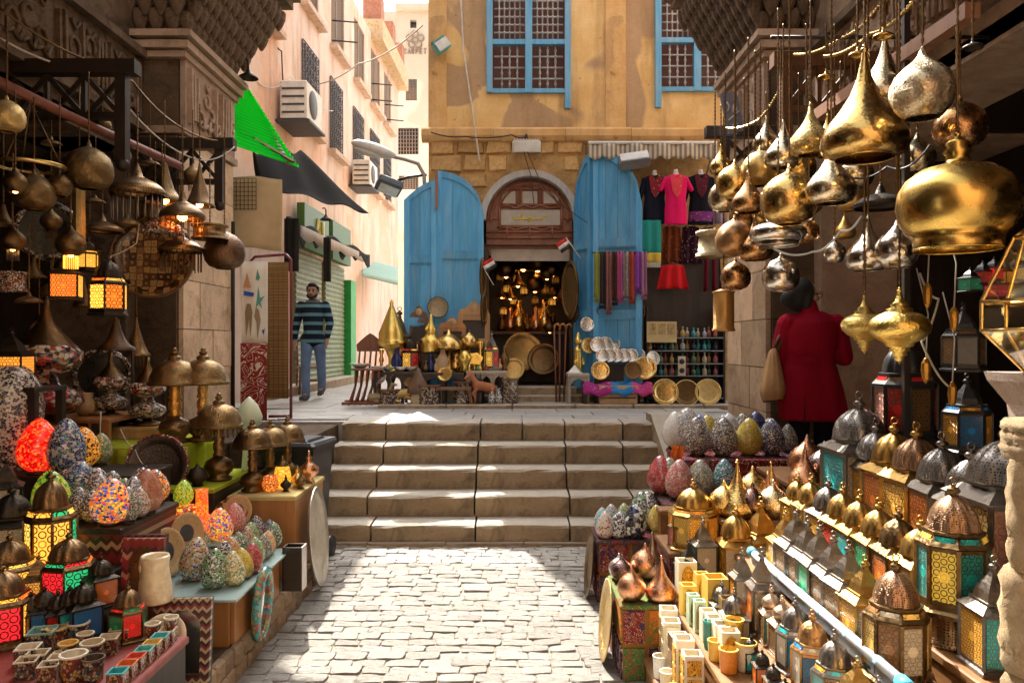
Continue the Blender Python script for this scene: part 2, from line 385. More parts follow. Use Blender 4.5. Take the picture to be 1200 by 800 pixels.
m_mortar = stone((0.22, 0.18, 0.14), (0.34, 0.29, 0.23), scale=8, rvar=0)
m_cobble = stone((0.35, 0.32, 0.28), (0.48, 0.445, 0.395), dirt=(0.2, 0.165, 0.13), scale=5, bump=0.9, dirty=0.5, rvar=0.32, rough=0.75)
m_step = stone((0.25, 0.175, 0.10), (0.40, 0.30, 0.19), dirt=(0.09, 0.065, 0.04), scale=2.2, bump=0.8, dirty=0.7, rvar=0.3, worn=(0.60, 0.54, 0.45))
m_pave = stone((0.36, 0.34, 0.32), (0.47, 0.45, 0.42), dirt=(0.17, 0.14, 0.11), scale=1.6, bump=0.4, dirty=0.4, rvar=0.12, rough=0.6)
m_carvlit = stone((0.34, 0.225, 0.15), (0.48, 0.34, 0.235), dirt=(0.14, 0.09, 0.06), scale=3, bump=0.7, dirty=0.5, rvar=0.2)  # lighter copy of m_carved; brighter light put into the stone colour
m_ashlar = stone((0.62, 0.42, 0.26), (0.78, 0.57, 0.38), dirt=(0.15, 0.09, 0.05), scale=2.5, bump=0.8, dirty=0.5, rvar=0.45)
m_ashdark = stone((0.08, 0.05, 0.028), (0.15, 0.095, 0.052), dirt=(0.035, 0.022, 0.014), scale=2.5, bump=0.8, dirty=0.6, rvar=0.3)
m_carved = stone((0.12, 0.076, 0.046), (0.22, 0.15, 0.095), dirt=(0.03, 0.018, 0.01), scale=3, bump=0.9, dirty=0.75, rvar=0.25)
m_rubble = stone((0.44, 0.26, 0.10), (0.68, 0.43, 0.18), dirt=(0.2, 0.115, 0.055), scale=5, bump=1.0, dirty=0.6, rvar=0.5)
m_ochre = plaster((0.66, 0.40, 0.15), (0.80, 0.55, 0.26), (0.38, 0.25, 0.14), (0.28, 0.17, 0.09), scale=0.8, amount=0.47, streak=0.75)
m_ochre_trim = plaster((0.60, 0.35, 0.13), (0.70, 0.44, 0.2), (0.46, 0.28, 0.13), (0.3, 0.17, 0.08), scale=1.2, amount=0.6, streak=0.4)
m_pink = plaster((0.68, 0.49, 0.39), (0.77, 0.60, 0.50), (0.63, 0.41, 0.30), (0.36, 0.26, 0.2), scale=0.5, amount=0.53, streak=0.8)
m_tower = plaster((0.56, 0.47, 0.37), (0.62, 0.54, 0.44), (0.68, 0.57, 0.45), (0.55, 0.46, 0.36), scale=0.2, amount=0.6, streak=0.3)
m_glassdark = plain((0.03, 0.03, 0.035), 0.15, bump=0.02)

ground = tag(put('ground', MB().grid(lambda u, v: (-150+300*u, -100+300*v, -0.06), 2, 2, False), m_mortar), kind='structure')
street = tag(put('cobbled_street', MB().grid(lambda u, v: (-3.6+6.6*u, -3+9.9*v, 0.005), 40, 40, False), m_mortar), kind='structure')
def cobble_mesh(k):
    r = random.Random(k); mb = MB()
    n = 12; j = lambda: r.uniform(-.022, .022)
    pts = [(x+j(), y+j()) for x, y in ((-.5, -.36), (-.44, -.5), (0, -.5), (.44, -.5), (.5, -.36), (.5, 0), (.5, .36), (.44, .5), (0, .5), (-.44, .5), (-.5, .36), (-.5, 0))]
    vs = [(x, y, -0.5) for x, y in pts]+[(x, y, 0.15) for x, y in pts]+[(x*.97, y*.94, 0.44+r.random()*0.2) for x, y in pts]+[(0, 0, 0.58)]
    fs = []
    for l in range(2):
        for i in range(n): j = (i+1) % n; fs.append((l*n+i, l*n+j, l*n+n+j, l*n+n+i))
    fs += [(2*n+i, 2*n+(i+1) % n, 3*n) for i in range(n)]
    return mb.add(vs, fs)
cob = [cached(('paving_stone', k), lambda k=k: cobble_mesh(k)) for k in range(10)]
cells = []
y = 4.02; row = 0
while y < 6.9:
    d = random.uniform(0.092, 0.112); x = -1.62+random.uniform(0, 0.15)
    while x < 0.9:
        w = random.uniform(0.13, 0.22); cells.append((x+w/2, y+d/2, w-0.005, d-0.005)); x += w
    y += d; row += 1
cells = [q for q in cells if q[1] < 6.9 and q[1] > 4.0]
cells.sort(key=lambda q: (not (-1.52 < q[0] < 0.75), q[1]))
rest = MB()
for i, (x, y, w, d) in enumerate(cells):
    dz = random.uniform(-0.005, 0.006); k = random.randrange(10); rz = random.uniform(-0.04, 0.04); tl = (random.uniform(-.03, .03), random.uniform(-.03, .03), rz)
    if i < 300: put('paving_stone', cob[k], m_cobble, street, (x, y, -0.012+dz), tl, (w, d, 0.05))
    else:
        b = cobble_mesh(k); rest.M = Matrix.Translation((x, y, -0.012+dz)) @ Euler(tl).to_matrix().to_4x4() @ Matrix.Diagonal((w, d, 0.05, 1)); rest.add(b.v, b.f); rest.M = None
y = 1.0
while y < 4.0:
    d = random.uniform(0.105, 0.13); x = -3.5
    while x < 2.8:
        w = random.uniform(0.16, 0.25); b = cob[0]
        rest.M = Matrix.Translation((x+w/2, y+d/2, -0.012)) @ Matrix.Diagonal((w-0.014, d-0.013, 0.05, 1)); q = cobble_mesh(0); rest.add(q.v, q.f); rest.M = None; x += w
    y += d
tag(put('paving_stones_around', rest, m_cobble, street), kind='stuff')

# ---- the five steps, each of dressed blocks
def rough_block(dx, dy, dz, k, cut=0.018, nx=6):
    r = random.Random(k); mb = MB(); hx, hz = dx/2, dz/2
    def fn(u, v):      # profile wraps: front bottom, front top, worn nosing, tread back
        prof = [(0, -hz), (0.0, hz-cut*1.6), (cut*0.5, hz-cut*0.5), (cut*1.8, hz), (dy, hz), (dy, -hz)]
        i = min(int(v*5+1e-6), 5); p = prof[i]
        return (-hx+dx*u, p[0], p[1])
    vs = []; fs = []
    prof = [(0, -hz), (0.0, -hz*0.2), (0.0, hz-cut*1.6), (cut*0.5, hz-cut*0.45), (cut*1.9, hz), (dy*.5, hz), (dy, hz), (dy, -hz)]
    for i in range(nx+1):
        e = 0.006 if i in (0, nx) else 0
        for j, p in enumerate(prof):
            q = 0.007 if 1 <= j <= 4 else 0.003 if j == 5 else 0
            vs.append((-hx+dx*i/nx+(e if i == 0 else -e), p[0]+r.uniform(-q, q)+e, p[1]+r.uniform(-q, q)*0.7-e*(j in (3, 4))))
    m = len(prof)
    for i in range(nx):
        for j in range(m-1): fs.append((i*m+j, (i+1)*m+j, (i+1)*m+j+1, i*m+j+1))
        fs.append((i*m+m-1, (i+1)*m+m-1, (i+1)*m, i*m))
    fs += [tuple(range(m-1, -1, -1)), tuple(range(nx*m, nx*m+m))]
    return mb.add(vs, fs)
SH, SD, S0 = 0.196, 0.33, 6.92
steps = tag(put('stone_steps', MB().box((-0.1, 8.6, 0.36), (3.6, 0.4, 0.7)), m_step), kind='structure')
seams = [[434, 557, 668, 740], [430, 556, 668, 742], [441, 558, 664, 735], [449, 560, 663, 730], [452, 563, 612, 662, 730]]
for k in range(5):
    D = S0+k*SD; xs = [-1.88+k*0.012]+[(s-CX)*D/F for s in seams[k]]+[1.62]
    for i, (a, b) in enumerate(zip(xs, xs[1:])):
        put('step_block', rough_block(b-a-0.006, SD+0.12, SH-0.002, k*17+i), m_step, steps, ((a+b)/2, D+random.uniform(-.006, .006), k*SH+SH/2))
low = MB()
for a, b in ((-1.9, -1.3), (-1.29, -.6), (-.59, .1), (.11, .7), (.71, 1.5)): low.box(((a+b)/2, S0-0.02, 0.018), (b-a, 0.06, 0.05), (0, random.uniform(-.01, .01), 0))
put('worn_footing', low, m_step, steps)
TZ = 5*SH
terr = tag(put('terrace_pavement', MB().box((-4, 24, TZ-0.27), (20, 31.0, 0.5)), m_pave), kind='structure')
tb = MB()
for k, (y0, y1) in enumerate(((8.66, 9.12), (9.13, 9.58), (9.59, 10.04))):
    x = -3.3+k*0.21
    while x < 2.2:
        w = random.uniform(0.55, 0.85); put('paving_slab', MB().cbox((0, 0, 0), (w-0.01, y1-y0, 0.05), 0.006), m_pave, terr, (x+w/2, (y0+y1)/2, TZ-0.026+random.uniform(-.003, .003))); x += w
for k in range(6):
    y0 = 10.1+k*0.75; x = -4.0+(k % 2)*0.3
    while x < -1.75:
        w = random.uniform(0.6, 0.9); put('paving_slab', MB().cbox((0, 0, 0), (w-0.01, 0.74, 0.05), 0.006), m_pave, terr, (x+w/2, y0+0.37, TZ-0.026+random.uniform(-.003, .003))); x += w
kerb = tag(put('kerb', MB().box((0.9, 10.75, TZ+0.012), (5.3, 1.1, 0.05)), m_pave), kind='structure')
x = -1.75
while x < 3.3:
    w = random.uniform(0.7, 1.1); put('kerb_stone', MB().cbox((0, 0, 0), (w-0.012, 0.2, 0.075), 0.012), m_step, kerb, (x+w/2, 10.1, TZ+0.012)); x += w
# retaining walls either side of the steps
m_retain = m_ashdark
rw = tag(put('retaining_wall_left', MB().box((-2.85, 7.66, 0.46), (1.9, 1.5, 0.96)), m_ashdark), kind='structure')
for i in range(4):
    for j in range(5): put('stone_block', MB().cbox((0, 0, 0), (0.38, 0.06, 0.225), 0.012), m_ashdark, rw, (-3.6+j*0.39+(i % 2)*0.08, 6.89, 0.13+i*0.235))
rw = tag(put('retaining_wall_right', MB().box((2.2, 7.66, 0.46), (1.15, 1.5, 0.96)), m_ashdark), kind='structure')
sr = MB(); sr.prism([(6.95, 0.0), (6.95, 0.45), (8.3, 1.06), (8.6, 1.06), (8.6, 0.0)], 0.26, 'yz', 1.5)
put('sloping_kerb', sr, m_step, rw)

# ================================================================ ochre building straight ahead
FD = 11.0; FP = F/FD
def fx(px): return (px-CX)/FP
def fz(py): return H-(py-YH)/FP
och = thing('ochre_building', 'old ochre plastered building with arched doorway and blue lattice windows facing the steps', 'building', (0, FD, 0))
DC, DR, SPR = fx(620.5), 0.685, fz(258)                 # door centre, arch radius, springing height
wins = [(fx(572), fx(667), fz(110), 8.2-0.1), (fx(769), fx(864), fz(108), 8.2-0.1)]
wx0, wx1, ZT = fx(502), 4.6, 8.3
b = MB(); openings(b, wx0, wx1, fz(157), ZT, wins, fn_y(0.25), 0.5)
put('plaster_wall', b, m_ochre, och)
b = MB()
b.box(((wx0+DC-DR)/2, 0.27, (TZ+fz(157))/2), (DC-DR-wx0, 0.5, fz(157)-TZ)); b.box(((wx1+DC+DR)/2, 0.27, (TZ+fz(157))/2), (wx1-DC-DR, 0.5, fz(157)-TZ))
NA = 20
for i in range(NA):
    a0, a1 = pi*i/NA, pi*(i+1)/NA
    p = [(DC+DR*cos(a0), SPR+DR*sin(a0)), (DC+DR*cos(a1), SPR+DR*sin(a1)), (DC+DR*cos(a1), fz(157)), (DC+DR*cos(a0), fz(157))]
    b.prism(p[::-1], 0.5, 'xz', 0.02)
b.box((1.7, 5.5, ZT/2+0.5), (5.8, 0.3, ZT-1)); b.box((wx0+0.2, 2.9, ZT/2+.5), (0.4, 5, ZT-1)); b.box((1.7, 2.9, ZT-0.1), (5.8, 5.6, 0.2))
put('stone_wall', b, m_rubble, och)
rr = random.Random(3)
zz = 3.15
while zz < fz(160)-0.1:                                 # rough courses of stone round the arch
    hgt = rr.uniform(0.16, 0.26); x = wx0+0.02
    hgt = min(hgt, fz(158)-zz)
    while x < fx(700):
        w = rr.uniform(0.2, 0.46); cxm = x+w/2
        if math.hypot(cxm-DC, max(0, zz+hgt*0.5-SPR)) > DR+0.12+w*0.42 and abs(cxm-DC) > (DR+w/2 if zz < SPR else 0):
            bm_ = MB(); q = lambda: rr.uniform(-.02, .02)
            vs = [(-w/2+q(), 0.03, -hgt/2+q()), (w/2+q(), 0.03, -hgt/2+q()), (w/2+q(), 0.03, hgt/2+q()), (-w/2+q(), 0.03, hgt/2+q())]
            vs += [(p[0]*.84, -0.03-rr.random()*0.022, p[2]*.8) for p in vs]; bm_.add(vs, [(4, 5, 6, 7), (0, 1, 5, 4), (1, 2, 6, 5), (2, 3, 7, 6), (3, 0, 4, 7)])
            put('stone_block', bm_, m_rubble, och, (cxm, 0.012, zz+hgt/2))
        x += w+0.012
    zz += hgt+0.012
x = wx0-0.09; i = 0
while x < 3.4:                                          # cornice of moulded lengths
    w = rr.uniform(0.75, 1.15)
    pr = [(0.02, -0.13), (-0.06, -0.11), (-0.105, -0.05), (-0.11, 0.04), (-0.07, 0.075), (0.02, 0.09)]
    put('cornice_length', MB().prism([(p[0], p[1]) for p in pr], w-0.006, 'yz', 0), m_ochre_trim, och, (x, 0, fz(157)+rr.uniform(-.008, .008))); x += w; i += 1
for px, wd_ in ((513, 0.26), (721, 0.29)):              # shallow pilaster strips
    put('pilaster_strip', MB().box((0, 0, 0), (wd_, 0.05, ZT-fz(150))), m_ochre_trim, och, (fx(px), -0.018, (ZT+fz(150))/2))
m_bluepaint = wood((0.05, 0.28, 0.54), (0.11, 0.41, 0.70), 14, 0.6, 'Z', 0.35, worn=(0.30, 0.40, 0.46))
m_blueframe = wood((0.07, 0.26, 0.46), (0.14, 0.38, 0.58), 14, 0.6, 'Z', 0.3, worn=(0.34, 0.38, 0.4))
m_latt = wood((0.32, 0.31, 0.30), (0.46, 0.44, 0.42), 18, 0.7, 'Z', 0.3)
m_redpane = wood((0.14, 0.05, 0.03), (0.22, 0.085, 0.05), 8, 0.6)
for (a, b_, z0, z1) in wins:                             # turned-wood lattice windows
    wn = put('window', MB().box(((a+b_)/2, 0.3, (z0+z1)/2), (b_-a, 0.04, z1-z0)), m_redpane, och)
    fr = MB(); t_ = 0.085
    lg = 0.0 if a < 1 else 0.24; fr.box((a+t_/2-.02, 0.0, (z0+z1)/2-lg/2+.01), (t_, 0.12, z1-z0+lg)); fr.box((b_-t_/2+.02, 0.0, (z0+z1)/2-.1), (t_, 0.12, z1-z0+.24))
    fr.box(((a+b_)/2, 0.002, z0+0.03), (b_-a-.1, 0.11, 0.06)); fr.box(((a+b_)/2, -0.004, (z0+z1)/2), (0.10, 0.12, z1-z0-.01)); zm = z0+0.73
    fr.box(((a+b_)/2, 0.004, zm), (b_-a-.1, 0.10, 0.07)); put('frame', fr, m_blueframe, wn)
    mid = (a+b_)/2
    for (u0, u1) in ((a+t_, mid-0.05), (mid+0.05, b_-t_)):
        for (v0, v1, nu, nv) in ((z0+0.06, zm-0.035, 4, 4), (zm+0.035, z1, 6, int((z1-zm)/0.115))):
            for i in range(1, nu):
                X = u0+(u1-u0)*i/nu; bars = MB()
                bars.tube([(X, 0.02, v0), (X, 0.02, v1)], 0.012, 5)
                for j in range(1, nv): bars.sphere((X, 0.02, v0+(v1-v0)*j/nv), 0.023, 6, 4)
                if nu == 4:
                    for j in range(nv): bars.sphere((X, 0.02, v0+(v1-v0)*(j+.5)/nv), (0.02, 0.02, 0.035), 6, 4)
                put('lattice_bar', bars, m_latt, wn)
            for j in range(1, nv): put('lattice_bar', MB().tube([(u0, 0.02, v0+(v1-v0)*j/nv), (u1, 0.02, v0+(v1-v0)*j/nv)], 0.013, 5), m_latt, wn)
# arched doorway: blue rim, red wood lunette, lintel, jambs, steps
dw = put('doorway', MB().box((DC, 0.33, fz(290)), (2*DR-.02, 0.1, 0.16)), m_redwood, och)
rim = MB()
for i in range(NA):
    a0, a1 = pi*i/NA, pi*(i+1)/NA; r0, r1 = DR-0.06, DR+0.03
    rim.prism([(DC+r0*cos(a0), SPR+r0*sin(a0)), (DC+r1*cos(a0), SPR+r1*sin(a0)), (DC+r1*cos(a1), SPR+r1*sin(a1)), (DC+r0*cos(a1), SPR+r0*sin(a1))], 0.16, 'xz', -0.05)
put('arch_rim', rim, m_latt, dw)
lun = MB(); pts = [(DC+(DR-.06)*cos(pi*i/NA), SPR+(DR-.06)*sin(pi*i/NA)) for i in range(NA+1)]+[(DC-DR+.06, fz(285)), (DC+DR-.06, fz(285))]
lun.prism(pts[::-1], 0.05, 'xz', 0.16); put('lunette_board', lun, m_redwood, dw)
m_pane = plain((0.42, 0.38, 0.32), 0.5); m_redrail = wood((0.2, 0.06, 0.03), (0.32, 0.12, 0.06), coat=0.15)
for (p0, p1, q0, q1) in ((588, 604, 222, 238), (612, 630, 222, 238), (637, 655, 222, 238), (587, 657, 244, 262)):
    put('pane', MB().box((0, 0, 0), (fx(p1)-fx(p0), 0.02, fz(q0)-fz(q1))), m_pane, dw, ((fx(p0)+fx(p1))/2, 0.15, (fz(q0)+fz(q1))/2))
def rail(pts, r=0.017):
    put('lattice_rail', MB().tube([(fx(p), 0.13, fz(q)) for p, q in pts], r, 6), m_redrail, dw)
for pts in ([(584, 242), (594, 238), (604, 242), (614, 238), (624, 242), (634, 238), (644, 242), (660, 240)], [(584, 238), (660, 238)], [(582, 264), (660, 264)], [(584, 268), (594, 264), (604, 268), (620, 264), (636, 268), (648, 264), (660, 268)], [(585, 238), (585, 264)], [(659, 238), (659, 264)],
            [(607, 219), (607, 238)], [(611, 219), (611, 238)], [(632, 219), (632, 238)], [(636, 219), (636, 238)], [(600, 219), (642, 219)], [(602, 215), (614, 219), (622, 215), (632, 219), (642, 215)], [(570, 254), (584, 254)], [(659, 254), (674, 254)], [(570, 270), (672, 270)], [(570, 277), (672, 277)], [(594, 264), (594, 278)], [(621, 264), (621, 278)], [(648, 264), (648, 278)]): rail(pts)
rail([(620.5+46*cos(a*pi/16), 258-46*sin(a*pi/16)) for a in range(17)], 0.02)
rail([(620.5+36*cos(a*pi/16), 250-36*sin(a*pi/16)) for a in range(1, 16)], 0.014)
# the short Arabic word painted in yellow on the middle pane
letters = MB()
for pts in ([(642, 252.5), (640, 251.2), (636.5, 252), (637.5, 254.5), (634, 255.2), (627, 255.2), (622, 254.8), (620.5, 257), (618.5, 258)], [(624, 255.2), (622, 252.6), (620, 253.4), (621, 255.2)], [(620, 255.2), (612, 255.2), (603, 255.2), (601.8, 253.8), (602, 252.4)], [(611, 255), (609.5, 252.4), (613, 252.2), (613.2, 255)], [(610.8, 249.8), (612.3, 249.8)]):
    letters.tube([(fx(p), 0.135, fz(q)) for p, q in pts], 0.011, 5)
put('painted_word', letters, plain((0.75, 0.52, 0.03), 0.5, vary=0.05), dw)
jb = MB()
for sx in (-1, 1): put('door_jamb', MB().box((DC+sx*(DR-0.05), 0.2, (fz(290)+TZ)/2), (0.09, 0.3, fz(290)-TZ)), m_darkwood, dw)
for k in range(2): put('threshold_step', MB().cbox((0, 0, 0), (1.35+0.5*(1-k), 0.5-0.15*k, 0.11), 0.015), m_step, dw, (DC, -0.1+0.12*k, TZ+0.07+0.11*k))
put('fascia_board', MB().box((DC+.02, 0.28, fz(296.5)), (1.15, 0.04, 0.17)), plain((0.5, 0.42, 0.34), 0.7), dw)
# room behind the doorway
sh = thing('shop_interior', 'dark interior of the lamp shop behind the arched doorway', 'room', (0, FD, 0), kind='structure')
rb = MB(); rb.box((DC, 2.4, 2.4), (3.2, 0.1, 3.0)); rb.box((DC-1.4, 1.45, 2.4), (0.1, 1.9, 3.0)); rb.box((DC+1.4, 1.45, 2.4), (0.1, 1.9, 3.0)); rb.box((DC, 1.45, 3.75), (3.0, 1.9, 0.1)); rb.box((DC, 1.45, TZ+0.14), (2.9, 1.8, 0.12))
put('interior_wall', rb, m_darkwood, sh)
# ---- blue door leaves, folded open
def door_leaf(parent, name, hinge, ang, width, zb, zt, arc_from, nplank=4, side=1):
    lf = put(name, MB().box((0, 0, 0), (0.02, 0.02, 0.02)), m_bluepaint, parent, hinge, (0, 0, ang))
    top = lambda u: arc_from(u)
    st = 0.075
    for i in range(nplank):
        a, b_ = width*i/nplank+0.002, width*(i+1)/nplank-0.002
        pts = [(side*a, zb), (side*b_, zb), (side*b_, top(b_/width)-0.03), (side*(a+b_)/2, top((a+b_)/2/width)-0.03), (side*a, top(a/width)-0.03)]
        put('plank', MB().prism(pts, 0.028, 'xz', 0.0), m_bluepaint, lf)
    put('back_board', MB().prism([(side*.01, zb), (side*(width-.01), zb)]+[(side*width*(1-k/8)*.98, top(1-k/8)-.05) for k in range(9)], .008, 'xz', .03), m_bluepaint, lf)
    fr = MB()
    for (a, b_) in ((0, st), (width-st, width)):
        fr.prism([(side*a, zb), (side*b_, zb), (side*b_, top(b_/width)), (side*a, top(a/width))], 0.075, 'xz', -0.035)
    put('stile', fr, m_bluepaint, lf)
    n = 10; rm = MB()
    for i in range(n):
        u0, u1 = st/width+(1-2*st/width)*i/n, st/width+(1-2*st/width)*(i+1)/n
        rm.prism([(side*u0*width, top(u0)-0.09), (side*u1*width, top(u1)-0.09), (side*u1*width, top(u1)), (side*u0*width, top(u0))], 0.06, 'xz', -0.021)
    put('arched_rail', rm, m_bluepaint, lf)
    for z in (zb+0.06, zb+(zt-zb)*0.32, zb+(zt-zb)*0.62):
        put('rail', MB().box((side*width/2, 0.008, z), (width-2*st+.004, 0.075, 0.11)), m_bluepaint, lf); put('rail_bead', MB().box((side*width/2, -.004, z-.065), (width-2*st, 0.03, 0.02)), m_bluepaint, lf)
    return lf
zb, zt = TZ+0.22, fz(205)
arcO = lambda w, flip=False, top=zt, drop=0.62: (lambda u: top-drop*(1-math.sqrt(max(0.0, 1-((1-u) if flip else u)**2))))
lift = fz(205)
d1 = door_leaf(och, 'door_leaf', (fx(567), -0.10, 0), R(3), fx(567)-fx(513), zb, zt, arcO(1, True, fz(203), 0.62), 3, -1)
d2 = door_leaf(och, 'door_leaf', (fx(512.5), -0.16, 0), R(12), fx(512)-fx(475), zb, fz(214), lambda u: fz(214)-0.30*u**1.6, 2, -1)
put('hinge_strap', MB().box((fx(513), -0.2, fz(226)), (0.035, 0.03, 0.55)), m_redrail, d1).location = (-fx(567), 0.10, 0)
d3 = door_leaf(och, 'door_leaf', (fx(674), -0.05, 0), R(-64), 0.44, zb, fz(190), arcO(1, True, fz(188), 0.75), 3, 1)
h3 = Vector((fx(674)+0.44*cos(R(-64)), -0.05+0.44*sin(R(-64)), 0))
d4 = door_leaf(och, 'door_leaf', h3+Vector((0.02, -0.02, 0)), R(-16), 0.66, zb, fz(190), arcO(1, False, fz(188), 0.75), 4, 1)

# ================================================================ pink building along the alley
PY = math.atan(0.028)
pink = thing('pink_building', 'tall pink plastered building with grilled windows along the alley', 'building', (-4.33, 0, 0), -PY)
def pd(px): return F*4.33/(625-px)
def pz(px, py): return H+(YH-py)*pd(px)/F
low_y = [(pd(353), pd(372)), (pd(386), pd(400)), (pd(413), pd(425)), (pd(433), pd(443.5)), (pd(449), pd(457))]
up_y = [(pd(353), pd(373)), (pd(388), pd(403)), (pd(415), pd(427)), (pd(434.5), pd(445)), (pd(450), pd(458))]
ZL, ZU = 5.95, 8.22
rects = [(a, b_, ZL, ZL+1.55) for a, b_ in low_y]+[(a, b_, ZU, ZU+1.5) for a, b_ in up_y]+[(pd(299.5), pd(322), 7.05, 8.6)]
b = MB(); openings(b, 8.9, 24.6, 0.5, 10.1, rects, fn_x(-0.25), 0.5); put('plaster_wall', b, m_pink, pink)
put('return_wall', MB().box((-3, 24.5, 5.3), (5.5, 0.2, 9.6)), m_pink, pink)
m_shut = wood((0.17, 0.12, 0.09), (0.27, 0.20, 0.15), 20, 0.7); m_grille = plain((0.05, 0.05, 0.055), 0.6)
m_sill = stone((0.6, 0.42, 0.3), (0.7, 0.52, 0.4), scale=5, rvar=0.1)
for k, (a, b_, z0, z1) in enumerate(rects):
    wn = put('window', MB().box((-0.22, (a+b_)/2, (z0+z1)/2), (0.04, b_-a, z1-z0)), m_glassdark, pink)
    put('sill', MB().box((0.06, (a+b_)/2, z0-0.06), (0.22, b_-a+0.22, 0.1)), m_sill, wn)
    if k < 5 or k >= 10:                                # scrolled iron grille
        g = MB()
        n = max(4, int((b_-a)/0.16))
        for i in range(n+1): yy = a+(b_-a)*i/n; g.tube([(0.03, yy, z0), (0.03, yy, z1)], 0.012, 4)
        for j in range(9):
            zz = z0+(z1-z0)*j/8; g.tube([(0.03, a, zz), (0.03, b_, zz)], 0.011, 4)
            if j < 8:
                for i in range(n): g.torus((0.03, a+(b_-a)*(i+.5)/n, zz+(z1-z0)/16), 0.055, 0.009, 8, 4, (0, pi/2, 0))
        put('grille', g, m_grille, wn)
        put('shutter', MB().box((-0.16, (a+b_)/2, (z0+z1)/2), (0.04, (b_-a)*.96, (z1-z0)*.97)), m_shut, wn)
    else:                                               # louvred shutters
        for s_ in (0, 1):
            yc = a+(b_-a)*(0.25+0.5*s_); lv = MB(); lv.box((-0.05, yc-(b_-a)*.235, (z0+z1)/2), (0.05, 0.05, z1-z0)); lv.box((-0.05, yc+(b_-a)*.235, (z0+z1)/2), (0.05, 0.05, z1-z0))
            for j in range(22): lv.box((-0.05, yc, z0+(j+.5)*(z1-z0)/22), (0.02, (b_-a)*.42, 0.06), (0, R(35), 0))
            put('shutter', lv, m_shut, wn)
        if k in (6, 8, 9):
            for zz in (z0+0.12, z0+0.55): put('drying_bar', MB().tube([(0, a+.1, zz), (0.55, a+.1, zz-0.05)], 0.018, 5), m_grille, wn)
put('parapet', MB().box((0.0, 22.6, 10.2), (0.62, 4.2, 0.55)), stone((0.6, 0.42, 0.24), (0.7, 0.52, 0.32), scale=6, rvar=0), pink)
m_brick = stone((0.42, 0.17, 0.11), (0.5, 0.24, 0.16), scale=9, rvar=0.2)
for y0 in (20.9, 22.6, 24.2): put('brick_pier', MB().box((-0.02, y0, 10.75), (0.5, 0.45, 0.9)), m_brick, pink)
m_shutter_green = plain((0.21, 0.24, 0.12), 0.6, vary=0.2)
m_signgreen = plain((0.05, 0.13, 0.02), 0.5); m_green = plain((0.02, 0.33, 0.07), 0.5)
for i, (a, b_) in enumerate(((pd(342), pd(372)), (pd(377), pd(399)))):
    sl = put('roller_shutter', MB().box((0.04, (a+b_)/2, 2.25), (0.05, b_-a, 2.5)), m_shutter_green, pink)
    for j in range(25): put('slat', MB().lathe([(0, -(b_-a)/2), (0.045, -(b_-a)/2), (0.045, (b_-a)/2), (0, (b_-a)/2)], 6, (0.065, (a+b_)/2, 1.05+j*0.1), False, rot=(pi/2, 0, 0), sx=0.5), m_shutter_green, sl)
    sg = put('shop_sign', MB().box((0.16, (a+b_)/2, 3.95), (0.14, b_-a, 0.8)), m_signgreen, pink)
put('door_post', MB().box((0.12, pd(403), 2.1), (0.2, pd(406)-pd(400), 2.3)), m_green, pink)
put('plinth', MB().box((0.2, 15.5, TZ+0.05), (0.5, 8.0, 0.16)), m_step, pink)
m_yel = plain((0.7, 0.6, 0.2), 0.5, vary=0.05)
def letter_mesh(strokes, w, h, r):                      # strokes on a unit square, drawn in the YZ plane
    mb = MB()
    for s_ in strokes: mb.tube([(0, p*w, q*h) for p, q in s_], r, 4)
    return mb
LET = {'A': [[(0, 0), (.5, 1), (1, 0)], [(.22, .38), (.78, .38)]], 'L': [[(0, 1), (0, 0), (.8, 0)]], 'B': [[(0, 0), (0, 1), (.7, .95), (.75, .6), (0, .52), (.85, .45), (.85, .05), (0, 0)]], 'C': [[(.9, .85), (.5, 1), (.05, .6), (.05, .35), (.5, 0), (.9, .15)]], 'R': [[(0, 0), (0, 1), (.75, .95), (.75, .55), (0, .5), (.8, 0)]], 'P': [[(0, 0), (0, 1), (.8, .95), (.8, .5), (0, .46)]], 'E': [[(.85, 1), (0, 1), (0, 0), (.85, 0)], [(0, .5), (.7, .5)]], 'T': [[(0, 1), (1, 1)], [(.5, 1), (.5, 0)]]}
for i, ch in enumerate('AL'): put('sign_letter', letter_mesh(LET[ch], 0.28, 0.42, 0.035), m_yel, sg if False else pink, (0.25, pd(355)+i*0.45, 3.75))
put('sign_letter', MB().tube([(0.25, pd(388)+p*0.9, 3.8+q*0.3) for p, q in ((0, .3), (.2, .1), (.5, .25), (.7, .1), (.95, .3), (1, .9))], 0.03, 4), m_yel, pink)
# far pale tower closing the alley
tw = thing('carpet_tower', 'pale far tower with round emblem and carpet lettering above the alley', 'building', (0, 30, 0))
TP = F/30
tx = lambda px: (px-CX)/TP
tzz = lambda py: H-(py-YH)/TP
tr = [(tx(480.5), tx(488), tzz(33), tzz(23.5)), (tx(476), tx(488), tzz(118), tzz(93)), (tx(466), tx(490), tzz(181), tzz(150)), (tx(468), tx(490), tzz(222), tzz(206))]
b = MB(); openings(b, tx(465), tx(560), 0.5, tzz(11), tr, fn_y(0.3), 0.6); b.box((tx(452), 1.2, tzz(4)/2), (tx(466)-tx(438), 1.0, tzz(4))); b.box((tx(452), -0.6, tzz(300)/2+.3), (2.1, 2.4, tzz(300)))
put('plaster_wall', b, m_tower, tw)
put('roof_edge', MB().box((tx(512), 0.25, tzz(10)), (tx(560)-tx(463), 0.9, 0.25)), m_tower, tw)
